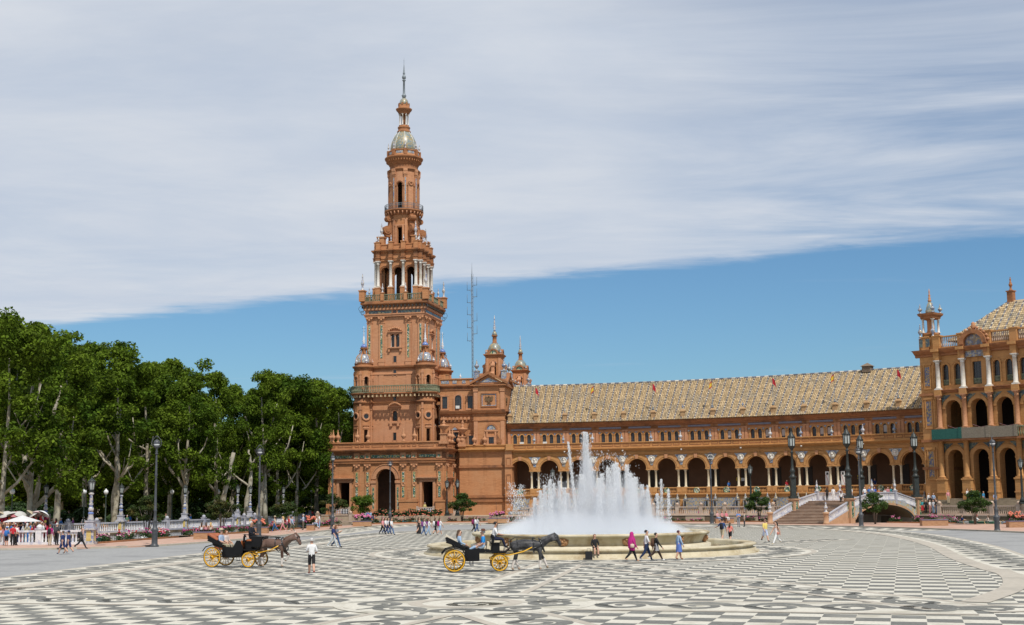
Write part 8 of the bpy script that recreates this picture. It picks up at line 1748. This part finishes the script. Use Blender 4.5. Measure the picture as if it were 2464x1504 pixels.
# rowing boats on the canal
BM = {}
def boat(loc, rz, col, label):
    e = empty('rowing_boat', loc, rz, label, 'boat', 'rowing boats on the canal'); m = MB(); St = [(-1.7, .35), (-1.2, .58), (0, .68), (1.1, .52), (1.75, .05)]; v = []
    for x, w_ in St: v += [(x, -w_, .38 + .06 * abs(x)), (x, -w_ * .6, -.08), (x, w_ * .6, -.08), (x, w_, .38 + .06 * abs(x)), (x, w_ * .86, .38 + .06 * abs(x)), (x, w_ * .5, .05), (x, -w_ * .5, .05), (x, -w_ * .86, .38 + .06 * abs(x))]
    f = [(i * 8 + k, i * 8 + (k + 1) % 8, i * 8 + 8 + (k + 1) % 8, i * 8 + 8 + k) for i in range(4) for k in range(8)] + [tuple(range(8))]
    m.add(v, f); m.build('hull', cloth(col), e)
    for x in (-.8, .5): MB().box(x - .14, x + .14, -.55, .55, .2, .25).build('bench', cloth(TN), e)
    for s in (-1, 1): MB().tube([(.1, s * .3, .5), (.2, s * 1.0, .4), (.5, s * 1.9, .05)], [.025, .025, .05], 5).build('oar', pm('oar_wood', (.42, .25, .09), (.5, .32, .14), 3, .6), e)
    return e
def inboat(b, dx, pose, c, bt, lab, hd=0, **kw):
    a = b.rotation_euler[2]; person((b.location.x + dx * cos(a), b.location.y + dx * sin(a), b.location.z + (.28 if pose != 'stand' else .05)), 1.66, a + hd, pose, c, bt, lab, **kw)
b = boat((-39.9, 121.5, -.13), R(80), TE, 'teal rowing boat below the man with an oar'); inboat(b, 0, 'stand', NV, BK, 'boatman in navy T-shirt standing with a long oar', -.8)
b = boat((-37.2, 132, -.13), R(60), WH, 'white rowing boat with two passengers in pale shirts'); inboat(b, -.8, 'row', GY, DN, 'passenger in grey shirt sitting in the white boat'); inboat(b, .5, 'row', WH, DN, 'passenger in white T-shirt sitting in the white boat', pi)
b = boat((-15.5, 195, -.13), R(10), TE, 'teal rowing boat moored below the tower arch'); b = boat((-20.5, 196, -.13), R(170), WH, 'white rowing boat moored below the tower arch')
def can(px, r): return on_path([arc(r, t) for t in np.arange(8, 85, .5)], px)
b = boat((*can(2352, 93), -.13), R(-30), GN, 'green rowing boat under the pavilion bank'); inboat(b, -.8, 'row', WH, TN, 'rower in white with a red cap in the green boat', 0, hat=(RD, 0)); inboat(b, .5, 'row', (.62, .5, .42), BK, 'passenger in beige in the green boat', pi, long_=True)
b = boat((*can(2392, 94), -.13), R(-35), WH, 'white rowing boat beside the green one'); b = boat((*can(2300, 93), -.13), R(-25), WH, 'white rowing boat behind the magenta roses'); inboat(b, 0, 'row', NV, BK, 'passenger in navy in the boat behind the roses'); inboat(b, -.8, 'row', WH, RD, 'passenger in white in the boat behind the roses')
b = boat((*can(2440, 94), -.13), R(-40), BU_, 'blue rowing boat behind the flower planter'); inboat(b, 0, 'row', DG, BK, 'passenger in dark grey behind the flower planter')
# souvenir stall, parasol
Y = 127; sx = lambda px: (px - PX) / FPX * Y
st = empty('souvenir_stall', (sx(58), Y, .06), 0, 'souvenir stall hung with red dresses, fans and hats', 'stall'); x0, x1 = sx(-8) - sx(58), sx(122) - sx(58)
m = MB(); m.box(x0, x1, .5, .6, 0, 2.3); m.build('back_panel', cloth((.10, .03, .035)), st); m = MB(); m.box(x0, x1, -.6, .4, .75, .85); m.build('counter', cloth(BE), st)
for k in range(7): MB().tube([(x0 + (x1 - x0) * k / 6, .4, 0), (x0 + (x1 - x0) * k / 6, .4, 2.5)], .04, 5).build('post', cloth(DG), st)
rs = random.Random(3); GC = [RD, (.55, .02, .06), BK, YL, PK, WH, (.3, .02, .08), OR, TE, RD, NV]
for k in range(110):
    x = rs.uniform(x0, x1); z = rs.uniform(.9, 2.2); c = rs.choice(GC); r_ = rs.uniform(.1, .2); m = MB()
    if k % 3: m.plate([(-r_, -.3), (r_, -.3), (r_ * .4, .2), (-r_ * .4, .2)], -.03, .03)
    else: q = MB(); q.lathe([(r_, 0), (r_ * .9, .03), (0, .04)], 10); m.add([(x_, -z_, y_) for x_, y_, z_ in q.v], q.f)
    m.build('souvenir', cloth(c), st, (x, .42 - rs.random() * .5, z), rs.uniform(-.4, .4))
for px, c, lab in ((0, (.5, .49, .46), 'white'), (20, (.5, .49, .46), 'white'), (38, (.5, .49, .46), 'white'), (48, (.45, .16, .18), 'red patterned'), (57, (.5, .49, .46), 'white'), (91, (.5, .49, .46), 'white'), (98, (.6, .4, .4), 'pink patterned'), (112, WH, 'white'), (83, TN, 'straw coloured'), (10, TN, 'straw coloured')):
    e = empty('paper_parasol', (sx(px), Y - .2, 2.55), rs.uniform(0, 6), '%s paper parasol displayed on top of the souvenir stall' % lab, 'parasol', 'paper parasols on the stall'); e.rotation_euler[0] = R(rs.uniform(10, 40)); e.rotation_euler[1] = R(rs.uniform(-25, 25))
    MB().lathe([(.62, 0), (.5, .12), (.3, .22), (.05, .28), (0, .32)], 16, cap=False).build('canopy', cloth(c), e); MB().tube([(0, 0, -.45), (0, 0, .3)], .015, 5).build('handle', cloth(TN), e)
g = atY(54, 1256, 117); e = empty('market_umbrella', (g[0], 117, .06), 0, 'large white market umbrella opened over the crowd', 'umbrella'); MB().lathe([(1.75, 1.95), (1.0, 2.2), (.1, 2.48), (0.02, 2.52)], 8, cap=False, sm=False).build('canopy', cloth((.62, .61, .60)), e); MB().tube([(0, 0, 0), (0, 0, 2.5)], .03, 6).build('pole', cloth(GY), e)
# ================================================================ horses and carriages
def horse(loc, heading, coat, dark, label, gait, maneC, sock=True, scale=1.06):
    J, E_, B, RAD = [], [], [], []
    def v(p, r, par, bone):
        J.append(p); RAD.append(r if hasattr(r, '__len__') else (r, r))
        if par is not None: E_.append((par, len(J) - 1)); B.append(bone)
        return len(J) - 1
    bar = v((.12, 0, 1.20), (.33, .30), None, 0); loin = v((-.28, 0, 1.26), (.31, .285), bar, 0); cro = v((-.62, 0, 1.29), (.30, .28), loin, 0); rump = v((-.88, 0, 1.24), (.18, .18), cro, 0)
    che = v((.50, 0, 1.20), (.33, .27), bar, 0); sho = v((.74, 0, 1.24), (.25, .2), che, 0); n1 = v((.88, 0, 1.37), (.29, .17), sho, 0); n2 = v((1.12, 0, 1.51), (.25, .14), n1, 0); pol = v((1.36, 0, 1.61), (.18, .115), n2, 0)
    hd = v((1.51, 0, 1.49), (.155, .11), pol, 1); ns = v((1.62, 0, 1.27), (.105, .08), hd, 1); v((1.66, 0, 1.15), (.085, .072), ns, 1)
    for sd in (-1, 1): v((1.36, sd * .075, 1.83), .024, v((1.36, sd * .065, 1.75), .04, pol, 1), 1)
    FR_, HI = gait
    for sd, (k, f_, h_) in zip((-1, 1), FR_):
        a = v((.62, sd * .13, 1.0), .13, che, 0); b = v((.62, sd * .14, .86), .088, a, 0); c = v((.62 + k[0], sd * .13, k[1]), .075, b, 2); d = v((.62 + f_[0], sd * .13, f_[1]), .056, c, 3); v((.62 + h_[0], sd * .13, h_[1]), .055, d, 4)
    for sd, (k, f_, h_) in zip((-1, 1), HI):
        a = v((-.6, sd * .13, 1.05), .18, cro, 0); b = v((-.52, sd * .14, .86), .115, a, 0); c = v((-.66 + k[0], sd * .13, k[1]), .08, b, 2); d = v((-.66 + f_[0], sd * .13, f_[1]), .058, c, 3); v((-.66 + h_[0], sd * .13, h_[1]), .057, d, 4)
    H_ = empty('horse', loc, heading, label, 'horse', 'carriage horses'); H_.scale = (scale,) * 3
    me = bpy.data.meshes.new('body'); me.from_pydata(J, E_, []); o = ob('body', me, H_); o.modifiers.new('skin', 'SKIN').use_smooth_shade = True; o.modifiers.new('sub', 'SUBSURF').levels = 2; o.modifiers[-1].render_levels = 2
    for i, sv in enumerate(me.skin_vertices[0].data): sv.radius = RAD[i]; sv.use_root = (i == 0)
    PEND.append((o, J, E_, B, [0, 0, 1, 2 if sock else 1, 3], [coat, dark, pm('white_hair', (.55, .50, .46), (.64, .60, .56), 6, .7), pm('hoof', (.30, .22, .15), (.4, .3, .22), 6, .6)]))
    m = MB(); rs = random.Random(2)
    for k in range(26):
        t = k / 25; p = Vector((.74 + .62 * t, 0, 1.55 + .22 * t)); m.tube([p + Vector((0, .02, .02)), p + Vector((-.05, .09, -.05)), p + Vector((-.06, .13, -.22 - .06 * rs.random()))], [.035, .028, .008], 4); m.tube([p, p + Vector((-.05, -.09, -.04)), p + Vector((-.06, -.13, -.2 - .06 * rs.random()))], [.035, .028, .008], 4)
    m.tube([(1.38, 0, 1.78), (1.52, 0, 1.66), (1.58, 0, 1.54)], [.03, .045, .01], 5); m.build('mane', maneC[0], H_)
    m = MB()
    for k in range(9): y = (k - 4) * .022; m.tube([(-.98, y * .5, 1.3), (-1.1, y, 1.18), (-1.16, y * 1.6, .85), (-1.12 - .02 * (k % 3), y * 1.8, .48 + .05 * (k % 2))], [.03, .045, .045, .012], 5)
    m.build('tail', maneC[1], H_)
    LE = pm('harness_leather', (.012, .012, .013), (.02, .02, .02), 5, .3, spec=.6); m = MB()
    def loop(x, zc, rz, ry, n=20, r=.022, tilt=0.0): m.tube([(x + tilt * sin(2 * pi * k / n), ry * cos(2 * pi * k / n), zc + rz * sin(2 * pi * k / n)) for k in range(n + 1)], r, 5)
    loop(.30, 1.19, .345, .31, r=.028, tilt=-.04); loop(.72, 1.22, .34, .25, r=.035, tilt=-.14); loop(1.49, 1.5, .155, .115, r=.016, tilt=.07); loop(1.61, 1.3, .11, .085, r=.016, tilt=.05); loop(-.5, 1.25, .32, .285, r=.014)
    for sd in (-1, 1):
        m.tube([(.72, sd * .26, 1.22), (.3, sd * .34, 1.08), (-.3, sd * .33, 1.02), (-.95, sd * .24, .98), (-1.3, sd * .3, .86)], .02, 5); m.tube([(.3, sd * .12, 1.56), (-.1, sd * .1, 1.56), (-.6, sd * .1, 1.61), (-.95, sd * .04, 1.38)], .013, 4)
        m.tube([(1.6, sd * .09, 1.28), (1.1, sd * .17, 1.40), (.32, sd * .1, 1.58), (-.6, sd * .2, 1.68), (-1.75, sd * .15, 1.72)], .010, 4); m.tube([(1.38, sd * .12, 1.68), (1.5, sd * .12, 1.5), (1.61, sd * .092, 1.3)], .014, 4); m.rbox(1.5, sd * .125, 1.48, 1.6, .11, .015)
    m.rbox(.3, 0, 1.52, 1.60, .14, .3); m.build('harness', LE, H_)
    m = MB()
    for sd in (-1, 1): m.lathe([(.0, -.03), (.03, 0), (0, .03)], 6, .68, sd * .26, 1.3); m.lathe([(.0, -.025), (.025, 0), (0, .025)], 6, 1.42, sd * .12, 1.64)
    m.build('harness_buckles', pm('nickel', (.6, .6, .58), (.7, .7, .68), 4, .25, metal=1), H_)
    return H_
COATD = pm('dapple_grey', (.022, .022, .024), (.055, .055, .058), 6, .45, c3=(.10, .10, .105), s3=3.6, spec=.2); COATD2 = pm('dark_grey_leg', (.03, .03, .033), (.05, .05, .053), 5, .5)
COATB = pm('roan_brown', (.10, .055, .04), (.145, .085, .062), 5, .45, c3=(.17, .11, .085), s3=1.5, spec=.4); COATB2 = pm('dark_brown_leg', (.06, .03, .022), (.09, .05, .035), 5, .5)
YW = pm('carriage_yellow', (.62, .32, .012), (.70, .39, .02), 3, .3, spec=.5); BLKP = pm('carriage_black', (.008, .008, .009), (.011, .011, .012), 3, .28, spec=.2); RUB = pm('rubber_tyre', (.02, .02, .02), (.035, .035, .035), 5, .8)
def wheel(name, parent, x, y, r, n):
    w_ = empty(name, (x, y, r)); w_.parent = parent; m = MB(); c = lambda mb: [(a, cc, b) for a, b, cc in mb.v]
    def tor(R_, rr, wd, nm, mat):
        m = MB(); b = MB(); b.lathe([(R_ - rr, -wd), (R_ + rr, -wd), (R_ + rr, wd), (R_ - rr, wd), (R_ - rr, -wd)], 36, cap=False, sm=False); m.add(c(b), b.f); m.build(nm, mat, w_)
    tor(r - .012, .014, .026, 'tyre', RUB); tor(r - .055, .03, .024, 'rim', YW)
    for k in range(n): a = 2 * pi * (k + .5) / n; MB().tube([(.06 * cos(a), 0, .06 * sin(a)), ((r - .08) * cos(a), 0, (r - .08) * sin(a))], [.024, .015], 5).build('spoke', YW, w_)
    b = MB(); b.lathe([(.05, -.12), (.085, -.06), (.09, .06), (.05, .12)], 12); MB().add(c(b), b.f, 0, True).build('hub', YW, w_); b = MB(); b.lathe([(.05, -.15), (.055, .15)], 10); MB().add(c(b), b.f, 0, True).build('axle_cap', BLKP, w_)
    return w_
def carriage(loc, heading, label, seatC, hoodC, box_open):
    e = empty('horse_carriage', loc, heading, label, 'carriage', 'horse carriages on the plaza')
    for x, r, n in ((0, .57, 14), (2.34, .44, 12)):
        for y in (-.72, .72): wheel('wheel', e, x, y, r, n)
        MB().tube([(x, -.72, r), (x, .72, r)], .035, 6).build('axle', YW, e)
    for y in (-.5, .5):
        m = MB(); m.tube([(-.5, y, .78), (-.25, y, .67), (.0, y, .64), (.25, y, .67), (.5, y, .80)], .028, 6); m.tube([(-.5, y, .80), (-.2, y, .93), (.0, y, .96), (.3, y, .93), (.5, y, .82)], .024, 6); m.build('leaf_spring', YW, e)
        m = MB(); m.tube([(1.85, y, .62), (2.34, y, .50), (2.85, y, .62)], .028, 6); m.tube([(1.85, y, .66), (2.34, y, .80), (2.85, y, .66)], .024, 6); m.build('leaf_spring', YW, e)
    m = MB(); m.lathe([(.36, .86), (.4, .89), (.36, .92)], 20, 2.34, 0, cap=True); m.build('turntable', YW, e)
    body = MB()
    for y in (-.56, .54): body.plate([(.02, 1.22), (.58, 1.08), (.56, .60), (.64, .53), (1.2, .53), (1.28, .62), (1.3, .95), (1.62, 1.02), (1.78, .98), (1.95, .94), (2.7, .94), (2.7, 1.0), (1.95, 1.02), (1.8, 1.14), (1.3, 1.16), (1.25, 1.12), (.62, 1.16), (.1, 1.38)], y, y + .02)
    body.box(.56, 1.28, -.56, .56, .53, .56); body.box(1.28, 2.7, -.55, .55, .95, .98); body.plate([(-.02, 1.20), (.1, 1.18), (-.22, 1.66), (-.32, 1.64)], -.56, .56); body.box(1.26, 1.30, -.55, .55, .55, 1.16); body.box(.54, .575, -.55, .55, .55, 1.1); body.build('body', BLKP, e)
    m = MB(); m.box(.02, .58, -.53, .53, 1.0, 1.16); m.plate([(.0, 1.15), (.14, 1.15), (-.14, 1.62), (-.26, 1.62)], -.52, .52); m.build('rear_seat', seatC, e); m = MB(); m.box(1.32, 1.72, -.52, .52, 1.0, 1.14); m.plate([(1.68, 1.12), (1.8, 1.12), (1.82, 1.5), (1.72, 1.5)], -.5, .5); m.build('front_seat', seatC, e)
    for k in range(4): z0 = 1.30 + .1 * k; MB().plate([(.55 - .13 * k, z0 - .14), (.58 - .13 * k, z0 - .06), (-.36 - .02 * k, z0 + .30), (-.42 - .02 * k, z0 + .18)], -.6 + .015 * k, .6 - .015 * k).build('hood_fold', BLKP if k < 3 else hoodC, e)
    m = MB(); m.box(1.92, 2.36, -.42, .42, 1.0, 1.42); m.box(1.86, 2.42, -.5, .5, 1.42, 1.47); m.build('driver_box', BLKP, e); m = MB(); m.box(1.9, 2.36, -.45, .45, 1.47, 1.56); m.build('driver_cushion', seatC, e)
    m = MB(); m.plate([(2.36, .98), (2.72, .98), (2.95, 1.18), (2.92, 1.6), (2.88, 1.6), (2.9, 1.2), (2.68, 1.02), (2.36, 1.02)], -.42, .42); m.build('footboard', BLKP, e)
    for y in (-.74, .66): m = MB(); m.tube([(-.66, y + .04, .9), (-.45, y + .04, 1.15), (0, y + .04, 1.26), (.42, y + .04, 1.12), (.62, y + .04, .8), (.7, y + .04, .56)], .03, 5); m.build('mudguard', BLKP, e)
    for y in (-.55, .55):
        m = MB(); m.rbox(2.0, y, 1.50, 1.72, .14, .14); m.lathe([(.09, 1.72), (.05, 1.8), (.06, 1.84), (.0, 1.88)], 8, 2.0, y); m.rbox(2.0, y, 1.44, 1.5, .08, .08); l_ = m.build('lamp', BLKP, e); MB().rbox(2.0, y, 1.53, 1.69, .145, .10).build('lamp_glass', GLOBE, l_)
        m = MB(); m.tube([(.82, y, .54), (.82, y * 1.1, .32), (.98, y * 1.1, .32), (.98, y, .54)], .015, 5); m.box(.8, 1.0, y * 1.1 - .08, y * 1.1 + .08, .3, .32); m.build('step', IRON, e)
        m = MB(); m.tube([(2.4, y * .9, .78), (2.9, y * .8, .82), (3.6, y * .72, .98), (4.05, y * .66, 1.2)], .032, 6); m.build('shaft', YW, e)
    return e
def seat(e, x, y, z, h, pose, hd, c, b, lab, **kw):
    a = e.rotation_euler[2]; person((e.location.x + x * cos(a) - y * sin(a), e.location.y + x * sin(a) + y * cos(a), z + .08), h, a + hd, pose, c, b, lab, fine=True, **kw)
g = gnd(1089, 1378.5); A2 = R(4); C2 = carriage((g[0] + .05, g[1] + .72, .04), A2, 'black open carriage with yellow wheels in front of the fountain', pm('cream_leather', (.55, .47, .33), (.62, .54, .40), 4, .5), pm('cream_canvas', (.52, .46, .36), (.6, .54, .44), 4, .8), True)
WALK = (((( .02, .5), (-.02, .13), (.06, .04)), ((.2, .55), (.36, .2), (.42, .08))), (((.02, .53), (-.1, .14), (-.03, .04)), ((.1, .52), (.22, .14), (.3, .04))))
hx = 3.82; horse((C2.location.x + hx * cos(A2), C2.location.y + hx * sin(A2), .04), A2, COATD, COATD2, 'dapple grey horse drawing the carriage past the fountain', WALK, (pm('dark_mane', (.03, .03, .03), (.12, .12, .12), 9, .6), pm('pale_tail', (.22, .20, .17), (.42, .38, .33), 9, .6)))
seat(C2, .28, -.2, 1.16, 1.74, 'sit', 0, LD, BK, 'man with sunglasses in denim shirt leaning back in the carriage', glasses=True, sleeve='l'); seat(C2, .3, .25, 1.16, 1.6, 'sit', 0, (.45, .25, .14), TN, 'woman beside the man in denim shirt', long_=True)
seat(C2, 1.5, -.2, 1.14, 1.72, 'sitleg', pi, (.02, .24, .60), LD, 'man in bright blue polo and brown hat stretching his legs', hat=((.10, .04, .025), 1), hair=HG); seat(C2, 1.5, .25, 1.14, 1.66, 'sit', pi, RD, NV, 'passenger in red and white cap beside the blue polo', hat=(WH, 0))
seat(C2, 2.08, 0, 1.56, 1.74, 'drive', 0, WH, (.015, .02, .05), 'young coachman in white polo driving the grey horse', sk=1, hair=HD, lean=.14)
m = MB(); a = A2; q = (C2.location.x + 2.4 * cos(a), C2.location.y + 2.4 * sin(a) - .2, 1.9); e = empty('whip', q, a, 'thin upright carriage whip beside the young coachman', 'whip'); m.tube([(-.1, 0, -.1), (-.14, 0, .9), (-.2, 0, 1.9)], [.014, .009, .004], 5); m.build('stick', BLKP, e)
g = gnd(520, 1366.5); A1 = R(-19); C1 = carriage((g[0] + .0, g[1] + .68, .04), A1, 'black open carriage with yellow wheels and russet seats', pm('russet_leather', (.36, .10, .03), (.44, .14, .05), 4, .5), pm('russet_canvas', (.30, .09, .04), (.36, .12, .06), 4, .8), False)
m = MB(); m.box(2.36, 2.95, -.45, .45, 1.15, 1.72); m.build('apron', BLKP, C1); [MB().plate([(1.0, .56), (1.2, .53), (1.9, .8), (1.9, 1.16), (1.72, 1.5), (1.5, 1.5), (1.25, 1.1)], y, y + .025).build('side_panel', BLKP, C1) for y in (-.60, .575)]
TROT = ((((.02, .5), (-.02, .13), (.06, .04)), ((.28, .62), (.12, .36), (.02, .32))), (((.06, .53), (.1, .15), (.18, .04)), ((-.16, .52), (-.30, .14), (-.24, .04))))
horse((C1.location.x + 3.5 * cos(A1), C1.location.y + 3.5 * sin(A1), .04), A1, COATB, COATB2, 'brown roan horse trotting in front of the russet carriage', TROT, (pm('brown_mane', (.10, .05, .035), (.16, .09, .06), 9, .6), pm('brown_tail', (.04, .025, .02), (.08, .05, .04), 9, .6)))
seat(C1, .25, -.22, 1.16, 1.72, 'sit', 0, (.34, .42, .56), (.30, .27, .18), 'old man in straw hat and pale blue shirt in the carriage', hat=(TN, 1), hair=HG); seat(C1, .3, .25, 1.16, 1.6, 'sit', 0, (.62, .52, .48), (.32, .29, .22), 'woman in floral blouse riding in the russet carriage', hair=HR)
seat(C1, 2.08, 0, 1.56, 1.80, 'drive', -.1, (.012, .014, .022), (.015, .016, .02), 'stout coachman in black sweater driving the brown horse', sk=1, hair=HG, sleeve='l')
# a rider far off under the trees
Yr = 178; xr = (170 - PX) / FPX * Yr; horse((xr, Yr, .06), R(200), COATB2, COATB2, 'dark riding horse under the trees beyond the crowd', WALK, (cloth(BK), cloth(BK)), False, .95); person((xr, Yr, 1.55), 1.7, R(200), 'sit', WH, (.6, .5, .25), 'rider in white on a dark horse under the trees', long_=True, sleeve='l')
finish_people()
